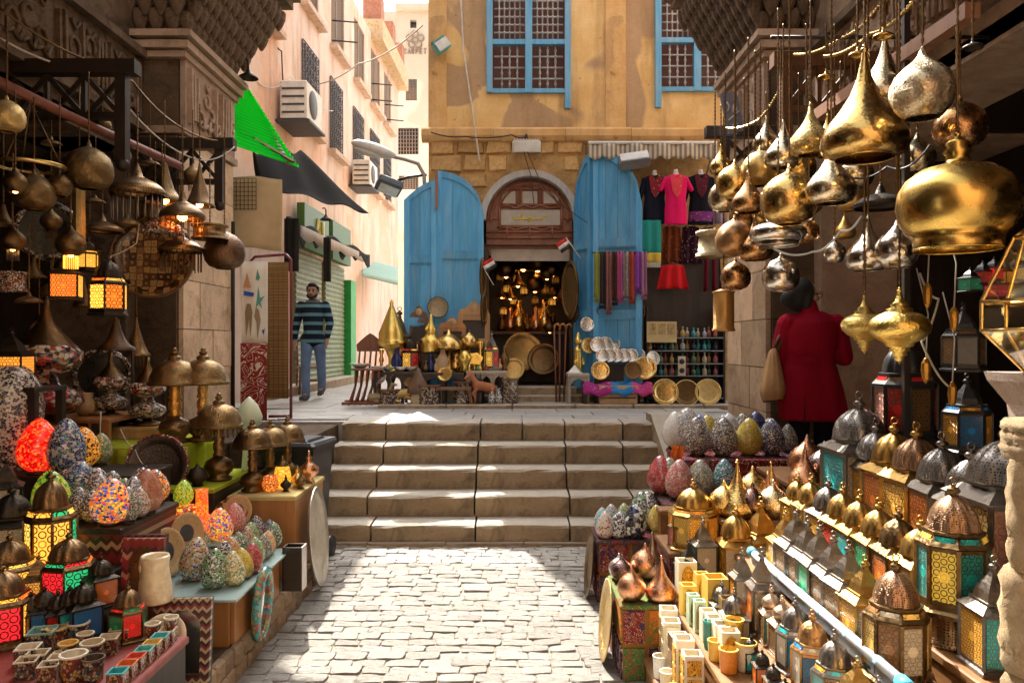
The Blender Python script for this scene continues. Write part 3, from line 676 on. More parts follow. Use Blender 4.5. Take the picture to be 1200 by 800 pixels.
for i, (a, b_, z0, z1) in enumerate(tr):
    wn = put('window', MB().box(((a+b_)/2, 0.25, (z0+z1)/2), (b_-a, 0.05, z1-z0)), m_glassdark, tw)
    if i:
        g = MB(); n = 7
        for k in range(n+1): X = a+(b_-a)*k/n; g.tube([(X, 0.02, z0), (X, 0.02, z1)], 0.03, 4)
        for k in range(8): z_ = z0+(z1-z0)*k/7; g.tube([(a, 0.02, z_), (b_, 0.02, z_)], 0.022, 4)
        put('grille', g, m_shut, wn)
em = MB(); m_em = plain((0.3, 0.24, 0.19), 0.8)
for k in range(5):
    a = pi/2+2*pi*k/5; em.torus((tx(486.5)+0.22*cos(a), -0.03, tzz(47)+0.22*sin(a)), 0.13, 0.035, 10, 4, (pi/2, 0, 0))
em.torus((tx(486.5), -0.03, tzz(47)), 0.14, 0.04, 10, 4, (pi/2, 0, 0)); put('round_emblem', em, m_em, tw)
for i, ch in enumerate('CARPET'):
    mb = MB()
    for s_ in LET[ch]: mb.tube([(p*0.1, 0, q*0.19) for p, q in s_], 0.026, 4)
    put('sign_letter', mb, m_em, tw, (tx(473.5)+i*0.155, -0.03, tzz(63.5)))

# ================================================================ near walls on either side
def carving(w, h, seed, depth=0.035):                   # raised script-like strokes in the XZ plane, facing -Y
    r = random.Random(seed); mb = MB(); x = 0.04
    while x < w-0.05:
        k = r.random()
        if k < 0.55: mb.box((x, -depth/2, h*0.5), (0.032, depth, h*(0.72+0.2*r.random())), (0, r.uniform(-.06, .06), 0)); x += r.uniform(0.055, 0.085)
        else:
            cz = h*r.uniform(0.2, 0.75); rad = r.uniform(0.04, 0.075)
            a0 = r.uniform(0, 6); mb.tube([(x+rad+rad*cos(a0+a*0.7), -depth*0.4, cz+rad*1.2*sin(a0+a*0.7)) for a in range(8)], 0.017, 5)
            mb.tube([(x, -depth*.4, h*.12), (x+rad, -depth*.4, h*.2), (x+2*rad, -depth*.4, h*.1), (x+2.6*rad, -depth*.4, h*.3)], 0.017, 5)
            if r.random() < .6: mb.tube([(x+rad*.4, -depth*.4, h*.9), (x+rad*1.2, -depth*.4, h*.78), (x+rad*2, -depth*.4, h*.92)], 0.015, 5)
            x += rad*2+0.03
    return mb
CELL = cached('muqarnas_cell', lambda: MB().lathe([(0, -0.5), (0.12, -0.44), (0.3, -0.2), (0.46, 0.12), (0.5, 0.5), (0, 0.5)], 8, smooth=False, a0=pi/8))
def near_wall(side, name, label, xw, xp, yp0, yp1, lab2):
    # side -1 for the wall whose face looks to +X
    s = -side
    t = thing(name, label, 'building', (0, 0, 0))
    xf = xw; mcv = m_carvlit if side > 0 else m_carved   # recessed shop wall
    b = MB()
    b.box((xf+side*0.35, 0.9, 6.4), (0.7, 12.8, 5.6)); b.box((xf+side*0.35, -3.0, 1.8), (0.7, 5.0, 3.6)); b.box((xf+side*1.3, 7.6, 6.4), (2.6, 2.0, 5.6)); b.box((xf+side*0.35, 7.35, 1.9), (0.7, 0.5, 3.6)); put('upper_wall', b, mcv, t)
    # frieze strip with carving
    fr = put('carved_frieze', MB().box((xf+s*0.02, 4.2, 4.2), (0.06, 6.15, 0.62)), mcv, t)
    for k in range(4):
        cm = carving(1.45, 0.54, 11*k+side, 0.04)
        put('carving', cm, mcv, fr, (xf+s*0.05, 1.3+k*1.53 if s > 0 else 1.3+k*1.53+1.45, 3.93), (0, 0, pi/2 if s > 0 else -pi/2))
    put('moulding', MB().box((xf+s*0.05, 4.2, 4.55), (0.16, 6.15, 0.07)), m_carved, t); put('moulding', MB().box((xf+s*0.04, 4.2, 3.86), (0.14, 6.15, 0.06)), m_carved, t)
    # corner pier in ashlar with a carved panel
    pw = abs(xp-xw)+0.5; xc = xp-s*pw/2
    pier = put('corner_pier', MB().box((xc-s*0.03, (yp0+yp1)/2, 2.4), (pw, yp1-yp0, 4.7)), m_ashdark, t)
    r = random.Random(5+side); z = 0.7; row = 0
    while z < 3.75:
        h_ = r.uniform(0.36, 0.5); h_ = min(h_, 3.8-z); y0 = yp0+0.004
        if h_ < 0.1: break
        cut = yp0+(yp1-yp0)*(0.35 if row % 2 else 0.62)+r.uniform(-.1, .1)
        for (a, b_) in ((yp0+0.004, cut), (cut, yp1)):
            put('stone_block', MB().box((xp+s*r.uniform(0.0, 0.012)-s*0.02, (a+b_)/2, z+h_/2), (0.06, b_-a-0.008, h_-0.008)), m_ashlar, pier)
        nb = 2
        for q in range(nb):
            wq = pw/nb; put('stone_block', MB().box((xp-s*(0.035+wq*(q+.5)), yp0-r.uniform(0.0, .012), z+h_/2), (wq-0.008, 0.05, h_-0.008)), m_ashlar if q == 0 and False else m_ashdark, pier)  # front blocks of the pier darker: shade put into the stone colour
        z += h_; row += 1
    pn = put('carved_panel', MB().box((xp+s*0.01, (yp0+yp1)/2, 4.2), (0.05, yp1-yp0, 0.66)), m_carvlit, t)
    cm = carving(yp1-yp0-0.06, 0.58, 77+side, 0.045)
    put('carving', cm, m_carvlit, pn, (xp+s*0.035, (yp0+0.03) if s > 0 else yp1-0.03, 3.91), (0, 0, pi/2 if s > 0 else -pi/2))
    for k, (zz, pj, th) in enumerate(((3.85, 0.05, 0.07), (4.56, 0.06, 0.06), (4.64, 0.10, 0.07), (4.73, 0.14, 0.06))):
        put('moulding', MB().box((xp-s*(pw/2-pj), (yp0+yp1)/2, zz), (pw, yp1-yp0+2*pj, th)), m_carvlit, t)
    # stalactite corbels stepping outwards
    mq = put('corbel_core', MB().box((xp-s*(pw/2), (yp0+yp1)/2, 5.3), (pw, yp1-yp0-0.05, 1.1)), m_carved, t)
    for k in range(6):
        pj = 0.03+0.075*k; zz = 4.86+k*0.145; cw = 0.15
        n = int((yp1-yp0+2*pj)/cw)
        for i in range(n):
            yy = yp0-pj+(i+0.5+0.5*(k % 2))*cw
            put('muqarnas_cell', CELL, m_carved, mq, (xp+s*pj, yy, zz), (0, 0, 0), (0.17, 0.17, 0.22))
        for i in range(4): put('muqarnas_cell', CELL, m_carved, mq, (xp+s*pj-s*(i+.7)*cw, yp0-pj, zz), (0, 0, 0), (0.17, 0.17, 0.22))
    cn = put('cornice', MB().box((xp-s*(pw/2-0.55), (yp0+yp1)/2, 5.83), (pw, yp1-yp0+1.0, 0.12)), m_carved, t)
    for k in range(2): put('cornice_band', MB().box((xp-s*(pw/2-0.62-0.05*k), (yp0+yp1)/2, 5.94+0.12*k), (pw, yp1-yp0+1.15+.1*k, 0.1)), m_carved, t)
    # shop recess: ceiling, back and end walls in dark wood
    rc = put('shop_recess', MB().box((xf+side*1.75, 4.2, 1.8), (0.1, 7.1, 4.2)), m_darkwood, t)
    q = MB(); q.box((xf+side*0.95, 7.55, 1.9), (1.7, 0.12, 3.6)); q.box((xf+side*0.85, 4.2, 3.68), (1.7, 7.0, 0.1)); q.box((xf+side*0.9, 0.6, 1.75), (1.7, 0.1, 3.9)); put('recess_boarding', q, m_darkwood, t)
    for k in range(6): put('sky_block_board', MB().box((xf+s*(0.13+0.24*k), 2.3, 4.86), (0.235, 7.2, 0.04)), m_darkwood, t)  # unseen boards added above the stall to block sky light
    aw_ = put('sky_block_awning', MB().grid(lambda u, v: (xf+s*(0.05+(1.95 if s > 0 else 1.55)*u), -1.0+(5.5 if s > 0 else 4.1)*v, 4.12-0.16*u-0.05*sin(pi*u)+.02*sin(v*30)), 10, 40, thick=.01), cloth((.12, .07, .04)), t)  # unseen cloth added to darken the stall and its reflections
    return t
lw = near_wall(-1, 'stone_shopfront', 'carved stone shopfront with stalactite corbels above the egg lamp stall', -3.57, -3.14, 7.3, 8.6, '')
rwl = near_wall(1, 'stone_shopfront', 'carved stone shopfront with stalactite corbels above the brass lamps', 2.86, 2.43, 7.3, 8.6, '')
rear = thing('sky_block_building', 'plain plastered building added unseen behind the viewer to block sky light', 'building', (0, -4.6, 0)); put('wall', MB().box((-.3, 0, 4.6), (8.2, .5, 9.3)), m_carvlit, rear); put('cornice', MB().box((-.3, .28, 9.1), (8.2, .2, .3)), m_carved, rear)  # unseen mass added to cut sky light from behind
# raised floor of the right-hand shop where the customer stands
tag(put('shop_floor', MB().box((2.86, 6.3, 0.36), (1.1, 1.95, 0.74)), m_ashdark), kind='structure')
# ================================================================ builders for the goods
EGG = cached('egg_lamp', lambda: MB().lathe([(0.0, 0.0), (0.16, 0.0), (0.22, 0.035), (0.30, 0.12), (0.355, 0.25), (0.365, 0.38), (0.34, 0.53), (0.285, 0.68), (0.21, 0.82), (0.13, 0.92), (0.06, 0.98), (0, 1.0)], 28))
EGGBASE = cached('egg_base', lambda: MB().lathe([(0, -0.07), (0.2, -0.07), (0.21, -0.03), (0.17, 0.02), (0, 0.02)], 18))
def egg(loc, h, mat, label, fat=1.0, tilt=0.0, group=None, base=True, rz=None):
    rz = random.uniform(0, 6) if rz is None else rz
    t = thing('egg_lamp', label, 'lamp', Vector(loc)+Vector((0, 0, 0.06*h if base else 0)), (random.uniform(-.05, .05)+tilt, random.uniform(-.05, .05), rz), group)
    put('mosaic_shade', EGG, mat, t, (0, 0, 0), (0, 0, 0), (h*fat, h*fat, h))
    if base: put('base', EGGBASE, m_darkwood, t, (0, 0, 0), (0, 0, 0), h)
    return t
K = (0.02, 0.02, 0.025); CR = (0.62, 0.55, 0.42); WH = (0.72, 0.70, 0.66); RD = (0.45, 0.02, 0.02); OR = (0.75, 0.22, 0.02); YE = (0.75, 0.48, 0.03); GR = (0.08, 0.3, 0.06); BL = (0.03, 0.07, 0.35); TE = (0.03, 0.3, 0.33); PK = (0.55, 0.12, 0.12); BR = (0.12, 0.06, 0.03); GY = (0.3, 0.29, 0.28); NV = (0.01, 0.015, 0.08); OL = (0.2, 0.24, 0.05)
ms_bw = mosaic((K, WH, K, CR, NV, WH, BR)); ms_bwr = mosaic((K, WH, RD, CR, NV, WH, BR, K)); ms_bwb = mosaic((BL, WH, NV, CR, BL, TE, K)); ms_green = mosaic((GR, OL, YE, GR, WH, GR)); ms_greenk = mosaic((GR, K, OL, WH, GR, K))
ms_multi = mosaic((YE, RD, WH, GR, OR, BL, CR)); ms_orange = mosaic((OR, YE, OR, WH, YE)); ms_red = mosaic((RD, mul(RD, .6), PK, RD), (0.35, 0.2, 0.18)); ms_copper = mosaic(((0.4, 0.12, 0.05), (0.5, 0.17, 0.07), (0.3, 0.08, 0.04)), (0.55, 0.3, 0.2), 22)
ms_blue = mosaic(((0.1, 0.25, 0.6), (0.2, 0.4, 0.7), WH, BL)); ms_gold = mosaic((YE, (0.6, 0.4, 0.05), (0.75, 0.55, 0.1), OL), (0.55, 0.4, 0.12), 20); ms_grey = mosaic((GY, CR, WH, GY, (0.16, 0.16, 0.18)), scale=20); ms_greyk = mosaic((GY, K, CR, BR, K, OL), scale=17); ms_dark = mosaic((K, BR, (0.25, 0.14, 0.08), CR, K), scale=17)
ms_teal = mosaic((TE, K, WH, TE, (0.02, 0.12, 0.13)), scale=15); ms_navy = mosaic((NV, BL, NV, K), (0.1, 0.1, 0.15), 15); ms_pink = mosaic((PK, (0.5, 0.06, 0.07), CR, PK), (0.5, 0.35, 0.3), 20); ms_cream = mosaic((CR, WH, RD, CR, WH), (0.6, 0.55, 0.45), 11); ms_check = mosaic((K, WH, K, WH), (0.3, 0.3, 0.3), 9)
ms_turq = mosaic(((0.02, 0.35, 0.42), (0.05, 0.45, 0.5), TE), scale=12); ms_olive = mosaic((OL, GY, (0.12, 0.14, 0.06), CR), scale=20); ms_yelgreen = mosaic((YE, OL, YE, GR, WH))
ml_red = mosaic(((0.9, 0.02, 0.01), (1, 0.12, 0.02), (0.7, 0.0, 0.0)), (0.5, 0.02, 0.01), 12, 0.75); ml_green = mosaic(((0.25, 0.5, 0.02), (0.5, 0.6, 0.05), (0.05, 0.25, 0.02), YE), (0.12, 0.2, 0.02), 12, 0.28); ml_multi = mosaic((OR, YE, (0.9, 0.05, 0.02), NV, OR, (.5, .2, .05), BL), (0.35, 0.2, 0.1), 13, 0.6)
ml_hexa = mosaic(((1, 0.1, 0.01), (1, 0.5, 0.05), (0.6, 0.02, 0.01), (1, 0.3, 0.02), BR), (0.1, 0.03, 0.01), 9, 0.7, 0.09); ml_orange = mosaic(((1, 0.12, 0.01), (1, 0.25, 0.02), (0.9, 0.06, 0.01)), (0.5, 0.06, 0.01), 16, 0.7); ml_crim = mosaic(((0.7, 0.0, 0.03), (0.85, 0.02, 0.05)), (0.5, 0.25, 0.25), 22, 0.3); ml_yel = mosaic(((1, 0.45, 0.02), (1, 0.6, 0.08), (0.9, 0.3, 0.01)), (0.3, 0.1, 0.02), 12, 0.7)

def ngon_r(asp, n): return asp/2/cos(pi/n)
pc_lamp = pierced((0.28, 0.17, 0.07), scale=15, width=.22); pc_lamp2 = pierced((0.22, 0.13, 0.06), scale=19, width=.25)
def lantern(loc, h, label, n=4, asp=0.36, style='dome', body=None, panes=None, rot=0.0, group=None, ring=True, dome=None, name='lantern', tilt=0.0, handle=False):
    body = body or m_bronze; panes = panes or [fg_amber]; Rr = ngon_r(asp, n); a0 = pi/n+ (0 if n != 4 else 0)
    t = thing(name, label, 'lantern', loc, (tilt, 0, rot), group, h); key = (n, asp)
    z0, z1 = 0.05, 0.54
    if n >= 6 and style != 'plain': z0, z1 = 0.09, 0.52
    put('base', cached(('lantern_base', *key, z0), lambda: MB().lathe([(0, 0), (Rr*1.12, 0), (Rr*1.12, 0.03), (Rr*(1.02 if z0 < .1 else .8), 0.05), (Rr, z0), (0, z0)], n, smooth=False, a0=a0)), body, t)
    def frame():
        mb = MB(); pw = 0.028
        for i in range(n):
            a = a0+2*pi*i/n; mb.box((Rr*cos(a), Rr*sin(a), (z0+z1)/2), (pw, pw, z1-z0), (0, 0, a))
        for zz in (z0+0.012, z1-0.012): mb.lathe([(Rr*1.03, zz-0.014), (Rr*1.03, zz+0.014), (Rr*0.9, zz+0.014), (Rr*0.9, zz-0.014), (Rr*1.03, zz-0.014)], n, smooth=False, a0=a0)
        return mb
    put('frame', cached(('lantern_frame', *key, z0), frame), body, t)
    ap = Rr*cos(pi/n)*0.97; wdt = 2*Rr*sin(pi/n)-0.03
    pm = cached(('pane', round(wdt, 4), z0, z1), lambda: MB().box((0, 0, 0), (0.012, wdt, z1-z0-0.02)))
    for i in range(n):
        a = a0+2*pi*(i+.5)/n; put('pane', pm, panes[i % len(panes)], t, (ap*cos(a), ap*sin(a), (z0+z1)/2), (0, 0, a))
    if style == 'plain': return t
    ztop = z1
    if n >= 6:
        ztop = 0.61
        up = cached(('upper_pane', *key), lambda: MB().box((0, 0, 0), (0.012, wdt*0.86, 0.075)))
        for i in range(n):
            a = a0+2*pi*(i+.5)/n; put('upper_pane', up, panes[(i+1) % len(panes)], t, (ap*0.93*cos(a), ap*0.93*sin(a), 0.562), (0, R(-22), a))
        put('roof', cached(('lantern_roof8', *key), lambda: MB().lathe([(Rr*1.0, 0.52), (Rr*1.04, 0.53), (Rr*0.80, 0.60), (Rr*0.84, 0.61), (Rr*0.84, 0.63), (Rr*0.6, 0.64)], n, smooth=False, a0=a0)), body, t)
    else:
        put('roof', cached(('lantern_roof', *key), lambda: MB().lathe([(Rr*0.5, 0.53), (Rr*1.14, 0.54), (Rr*1.14, 0.552), (Rr*0.74, 0.61), (Rr*0.74, 0.635), (Rr*.5, .64)], n, smooth=False, a0=a0)), body, t)
        ztop = 0.63
    zz = ztop; k = (0.9-zz)/0.24; Rr_ = Rr; Rr = Rr*(0.76 if n < 6 else 0.82)
    if style == 'dome': pr = [(Rr*.80, zz), (Rr*.9, zz+.012), (Rr*.88, zz+.03), (Rr*.86, zz+.07*k), (Rr*.77, zz+.125*k), (Rr*.60, zz+.175*k), (Rr*.38, zz+.21*k), (Rr*.16, zz+.232*k)]; dn, sm = (48, True)
    elif style == 'ogee': pr = [(Rr*.86, zz), (Rr*.80, zz+.03*k), (Rr*.72, zz+.08*k), (Rr*.52, zz+.135*k), (Rr*.27, zz+.19*k), (Rr*.13, zz+.24*k)]; dn, sm = (n, False)
    elif style == 'onion': pr = [(Rr*.6, zz), (Rr*.8, zz+.03*k), (Rr*.92, zz+.075*k), (Rr*.82, zz+.13*k), (Rr*.45, zz+.18*k), (Rr*.18, zz+.22*k), (Rr*.08, zz+.25*k)]; dn, sm = (16, True)
    else: pr = [(Rr*.9, zz), (Rr*.62, zz+.1*k), (Rr*.3, zz+.2*k), (Rr*.14, zz+.22*k)]; dn, sm = (n, False)
    put('dome', cached(('lantern_dome', style, *key, zz), lambda: MB().lathe(pr, dn, smooth=sm, a0=a0, melon=(8 if style == 'dome' else 0))), dome or body, t)
    put('finial', cached('lantern_finial', lambda: MB().lathe([(0.03, 0.86), (0.032, 0.885), (0.018, 0.895), (0.045, 0.915), (0.05, 0.93), (0.038, 0.95), (0.014, 0.96), (0.022, 0.97), (0, 0.985)], 12)), body, t)
    if ring: put('ring', cached('lantern_ring', lambda: MB().torus((0, 0, 1.0), 0.03, 0.007, 12, 5, (pi/2, 0, 0))), body, t)
    if handle: put('handle', cached('lantern_handle', lambda: MB().tube([(0.16*cos(a*pi/8), 0, 0.92+0.14*sin(a*pi/8)) for a in range(9)], 0.008, 5)), body, t)
    return t
fg_amber = filigree((0.75, 0.36, 0.05), (0.1, 0.06, 0.02)); fg_teal = filigree((0.01, 0.42, 0.42), (0.1, 0.07, 0.03)); fg_red = filigree((0.65, 0.02, 0.02), (0.12, 0.07, 0.03)); fg_clear = filigree((0.6, 0.55, 0.45), (0.35, 0.27, 0.16)); fg_green = filigree((0.02, 0.34, 0.13), (0.1, 0.07, 0.03)); fg_blue = filigree((0.02, 0.2, 0.5), (0.1, 0.07, 0.03)); fg_orange = filigree((0.8, 0.2, 0.03), (0.12, 0.07, 0.03)); fg_turq = filigree((0.05, 0.55, 0.6)); fg_brown = filigree((0.16, 0.08, 0.03)); fg_pink = filigree((0.5, 0.2, 0.16))
fl_amber = filigree((1, 0.42, 0.05), (0.06, 0.03, 0.01), 10, 1.1); fl_yel = filigree((1, 0.6, 0.1), (0.06, 0.03, 0.01), 10, 1.0); fl_red = filigree((0.9, 0.02, 0.03), (0.06, 0.02, 0.01), 8, 0.7, rosette=False); fl_green = filigree((0.03, 0.55, 0.2), (0.03, 0.03, 0.01), 8, 0.6, rosette=False); fl_orange = filigree((1, 0.2, 0.02), (0.06, 0.02, 0.01), 9, 0.9); fl_soft = filigree((0.9, 0.5, 0.08), (0.1, 0.05, 0.02), 9, 0.35)
pc_silver = pierced((0.32, 0.29, 0.26)); pc_brass = pierced((0.6, 0.38, 0.12)); pc_bronze = pierced((0.24, 0.14, 0.06)); pc_copper = pierced((0.42, 0.24, 0.13))
m_dsilver = metal((0.23, 0.20, 0.17), 0.36, amount=0.5, hammer=0.15)

PROF = {
 'teardrop': [(0.30, 0.0), (0.40, 0.04), (0.48, 0.16), (0.5, 0.27), (0.46, 0.40), (0.36, 0.54), (0.24, 0.68), (0.14, 0.84), (0.075, 1.0), (0.045, 1.14), (0.03, 1.2)],
 'spire': [(0.34, 0.0), (0.46, 0.05), (0.5, 0.14), (0.49, 0.26), (0.42, 0.4), (0.29, 0.56), (0.17, 0.75), (0.09, 0.95), (0.045, 1.15), (0.02, 1.3)],
 'onion': [(0.26, 0.0), (0.30, 0.02), (0.42, 0.16), (0.5, 0.36), (0.49, 0.52), (0.42, 0.68), (0.28, 0.82), (0.15, 0.92), (0.08, 1.0), (0.05, 1.08), (0.03, 1.1)],
 'globe': [(0.2, 0.0), (0.36, 0.06), (0.46, 0.18), (0.5, 0.34), (0.49, 0.5), (0.42, 0.68), (0.3, 0.8), (0.16, 0.88), (0.06, 0.92), (0.04, 1.0)],
 'squash': [(0.35, 0.0), (0.365, 0.10), (0.355, 0.105), (0.42, 0.16), (0.48, 0.26), (0.5, 0.38), (0.48, 0.52), (0.42, 0.62), (0.3, 0.71), (0.15, 0.75), (0.10, 0.76), (0.09, 0.82), (0.12, 0.86), (0.08, 0.90), (0.10, 0.94), (0.05, 0.98)],
 'turnip': [(0.0, -0.42), (0.03, -0.36), (0.08, -0.33), (0.07, -0.28), (0.13, -0.25), (0.11, -0.2), (0.17, -0.17), (0.15, -0.12), (0.22, -0.1), (0.24, -0.04), (0.36, 0.02), (0.48, 0.14), (0.5, 0.25), (0.46, 0.36), (0.34, 0.45), (0.2, 0.5), (0.22, 0.54), (0.13, 0.58), (0.15, 0.62), (0.08, 0.68), (0.05, 0.78), (0.02, 0.86)],
 'saucer': [(0.47, 0.0), (0.5, 0.03), (0.46, 0.09), (0.34, 0.17), (0.2, 0.22), (0.1, 0.26), (0.07, 0.34), (0.04, 0.4)],
 'cone': [(0.5, 0.0), (0.5, 0.05), (0.42, 0.12), (0.30, 0.4), (0.18, 0.8), (0.09, 1.1), (0.05, 1.35), (0.02, 1.45)],
 'bell': [(0.5, 0.0), (0.5, 0.05), (0.36, 0.14), (0.24, 0.3), (0.16, 0.5), (0.1, 0.7), (0.07, 0.85)],
 'drum': [(0.5, 0.0), (0.5, 0.08), (0.44, 0.1), (0.42, 0.5), (0.44, 0.56), (0.5, 0.58), (0.5, 0.66), (0.1, 0.68), (0.04, 0.72)],
 'tulip': [(0.24, 0), (0.4, 0.12), (0.5, 0.34), (0.46, 0.55), (0.28, 0.75), (0.12, 0.88), (0.05, 1.0)],
}
FIN = cached('pendant_finial', lambda: MB().lathe([(0.05, -0.03), (0.07, 0.0), (0.09, 0.03), (0.06, 0.06), (0.03, 0.075), (0.055, 0.1), (0.04, 0.13), (0, 0.15)], 14))
LOOP = cached('pendant_loop', lambda: MB().torus((0, 0, 0.18), 0.035, 0.01, 12, 5, (pi/2, 0, 0)))
def chain_mesh(L, r=0.007):
    n = max(4, int(L/0.014)); pts = [(0, 0, L*i/n) for i in range(n+1)]
    return MB().tube(pts, [r*(1.0 if i % 2 else 0.45) for i in range(n+1)], 5)
def pendant(px, py, D, wpx, kind, mat, label, hang=0.35, anchor='bottom', group=None, tilt=(0, 0), fringe=None, bulb=None, name='hanging_lamp', stretch=1.0, engr=None):
    # px, py: where the belly's middle shows; wpx: its width in the photograph
    P = F/D; w = wpx/P; pr = PROF[kind]; zm = 0.28 if kind not in ('squash', 'globe', 'drum', 'saucer', 'turnip') else {'squash': .38, 'globe': .4, 'drum': .33, 'saucer': .08, 'turnip': .22}[kind]
    p = W(px, py, D); loc = p-Vector((0, 0, zm*w*stretch))
    t = thing(name, label, 'lamp', loc, (tilt[0], tilt[1], random.uniform(0, 6)), group)
    zt_ = pr[-1][1]
    put('shade', cached(('pendant_'+kind,), lambda: MB().lathe(pr, 40)), mat, t, (0, 0, 0), (0, 0, 0), (w, w, w*stretch))
    put('finial', FIN, mat, t, (0, 0, (zt_-0.02)*w*stretch), (0, 0, 0), max(0.12, w*0.8)*0.7); 
    put('loop', LOOP, m_bronze, t, (0, 0, (zt_-0.02)*w*stretch), (0, 0, 0), max(0.12, w*0.8)*0.7)
    if hang: put('chain', cached(('chain', round(hang, 2)), lambda: chain_mesh(hang)), m_bronze, t, (0, 0, (zt_+0.1)*w*stretch))
    if kind not in ('turnip',): put('rim', cached(('pendant_rim', kind), lambda: MB().torus((0, 0, pr[0][1]), pr[0][0], 0.012, 32, 5)), mat, t, (0, 0, 0), (0, 0, 0), w)
    if fringe:
        fm = cached(('fringe', kind), lambda: (lambda mb: [mb.tube([(pr[0][0]*.92*cos(a*2*pi/22), pr[0][0]*.92*sin(a*2*pi/22), 0), (pr[0][0]*.92*cos(a*2*pi/22), pr[0][0]*.92*sin(a*2*pi/22), -0.45)], 0.012, 4) for a in range(22)] and mb)(MB()))
        put('bead_fringe', fm, fringe, t, (0, 0, 0), (0, 0, 0), w)
    if bulb: put('bulb', cached('bulb', lambda: MB().sphere((0, 0, 0), 0.5, 12, 8)), bulb, t, (0, 0, 0.05*w), (0, 0, 0), 0.22*w)
    return t
def dome_lamp(loc, h, label, mat, base_mat, shade_w=0.5, lit=None, group=None, fringe=False):
    t = thing('table_lamp', label, 'lamp', loc, random.uniform(0, 6), group, h)
    put('base', cached('table_lamp_base', lambda: MB().lathe([(0, 0), (0.14, 0), (0.15, 0.03), (0.10, 0.05), (0.15, 0.10), (0.165, 0.16), (0.14, 0.22), (0.07, 0.26), (0.05, 0.28), (0, .28)], 24)), base_mat, t)
    put('column', cached('table_lamp_column', lambda: MB().lathe([(0.045, 0.27), (0.07, 0.29), (0.05, 0.32), (0.065, 0.36), (0.065, 0.42), (0.045, 0.45), (0.07, 0.47), (0.05, 0.5), (0.06, 0.54), (0.045, 0.6), (0.04, 0.64)], 16)), lit or mat, t)
    put('shade', cached('table_lamp_shade', lambda: MB().lathe([(0.26, 0.60), (0.27, 0.605), (0.27, 0.63), (0.255, 0.64), (0.245, 0.70), (0.21, 0.78), (0.15, 0.835), (0.09, 0.86), (0.06, 0.865), (0.07, 0.89), (0.045, 0.91), (0.025, 0.92)], 32)), mat, t)
    put('finial', cached('table_lamp_finial', lambda: MB().lathe([(0.025, 0.915), (0.04, 0.93), (0.04, 0.95), (0.02, 0.96), (0.03, 0.975), (0, 1.0)], 12)), mat, t)
    if fringe: put('bead_fringe', cached('lamp_fringe', lambda: (lambda mb: [mb.tube([(.25*cos(a*.262), .25*sin(a*.262), .61), (.25*cos(a*.262), .25*sin(a*.262), .50)], 0.008, 4) for a in range(24)] and mb)(MB())), base_mat, t)
    return t
DISC = cached('round_tray', lambda: MB().lathe([(0, 0.012), (0.33, 0.012), (0.36, 0.02), (0.40, 0.05), (0.47, 0.062), (0.5, 0.058), (0.5, 0.05), (0.47, 0.05), (0.40, 0.038), (0.36, 0.006), (0.33, 0.0), (0, 0.0)], 40))
def tray(loc, d, mat, label, tilt=R(75), rz=0.0, group=None, rim=None, centre=None, name='round_tray', cat='tray', squash=1.0):
    t = thing(name, label, cat, loc, (tilt, 0, rz), group)          # faces the viewer when tilted up
    put('plate', DISC, mat, t, (0, 0, 0), (0, 0, 0), (d, d*squash, d))
    if rim: put('rim', cached('tray_rim', lambda: MB().torus((0, 0, 0.055), 0.49, 0.022, 40, 6)), rim, t, (0, 0, 0), (0, 0, 0), (d, d*squash, d))
    if centre: put('centre', cached('tray_centre', lambda: MB().lathe([(0, 0.0165), (0.2, 0.0165), (0.21, 0.014)], 32)), centre, t, (0, 0, 0), (0, 0, 0), (d, d*squash, d))
    return t
def table(name, label, x0, x1, y0, y1, z, top, side, cloth_=None, cat='table', zb=0.0, th=0.03, legs=True, drop=0.0, group=None, over=0.0):
    t = thing(name, label, cat, ((x0+x1)/2, (y0+y1)/2, zb), 0, group); dx, dy = x1-x0, y1-y0; hh = z-zb
    put('top', MB().cbox((0, 0, hh-th/2), (dx, dy, th), 0.006), top, t)
    if side:
        for (cx_, cy_, sx, sy, nm) in ((0, -dy/2+0.03, dx-.06, 0.02, 'front_panel'), (0, dy/2-0.03, dx-.06, 0.02, 'back_panel'), (-dx/2+.02, 0, 0.02, dy-.04, 'side_panel'), (dx/2-.02, 0, 0.02, dy-.04, 'side_panel')):
            put(nm, MB().box((cx_, cy_, (hh-th)/2), (sx, sy, hh-th-.002)), side, t)
    elif legs:
        for sx in (-1, 1):
            for sy in (-1, 1): put('leg', MB().box((sx*(dx/2-.03), sy*(dy/2-.03), (hh-th)/2), (0.045, 0.045, hh-th)), top, t)
    return t
def cup(loc, h, w, mat, rim, label, sq=False, rz=0.0, group=None, name=None, inner=None, tilt=(0, 0)):
    t = thing(name or ('inlaid_box' if sq else 'inlaid_cup'), label, 'box' if sq else 'cup', loc, (tilt[0], tilt[1], rz), group)
    n = 4 if sq else 24; a0 = pi/4 if sq else 0; k = 1.414 if sq else 1
    put('body', cached(('cup', sq), lambda: MB().lathe([(0, 0), (0.5*k, 0), (0.5*k, 0.93)] if sq else [(0, 0), (0.42, 0), (0.45, 0.05), (0.47, 0.5), (0.5, 0.93)], n, smooth=not sq, a0=a0)), mat, t, (0, 0, 0), (0, 0, 0), (w, w, h))
    put('rim', cached(('cup_rim', sq), lambda: MB().lathe([(0.5*k, 0.92), (0.53*k, 0.93), (0.53*k, 1.0), (0.44*k, 1.0), (0.42*k, 0.6), (0.40*k, 0.15), (0, 0.15)], n, smooth=False, a0=a0)), rim, t, (0, 0, 0), (0, 0, 0), (w, w, h))
    return t

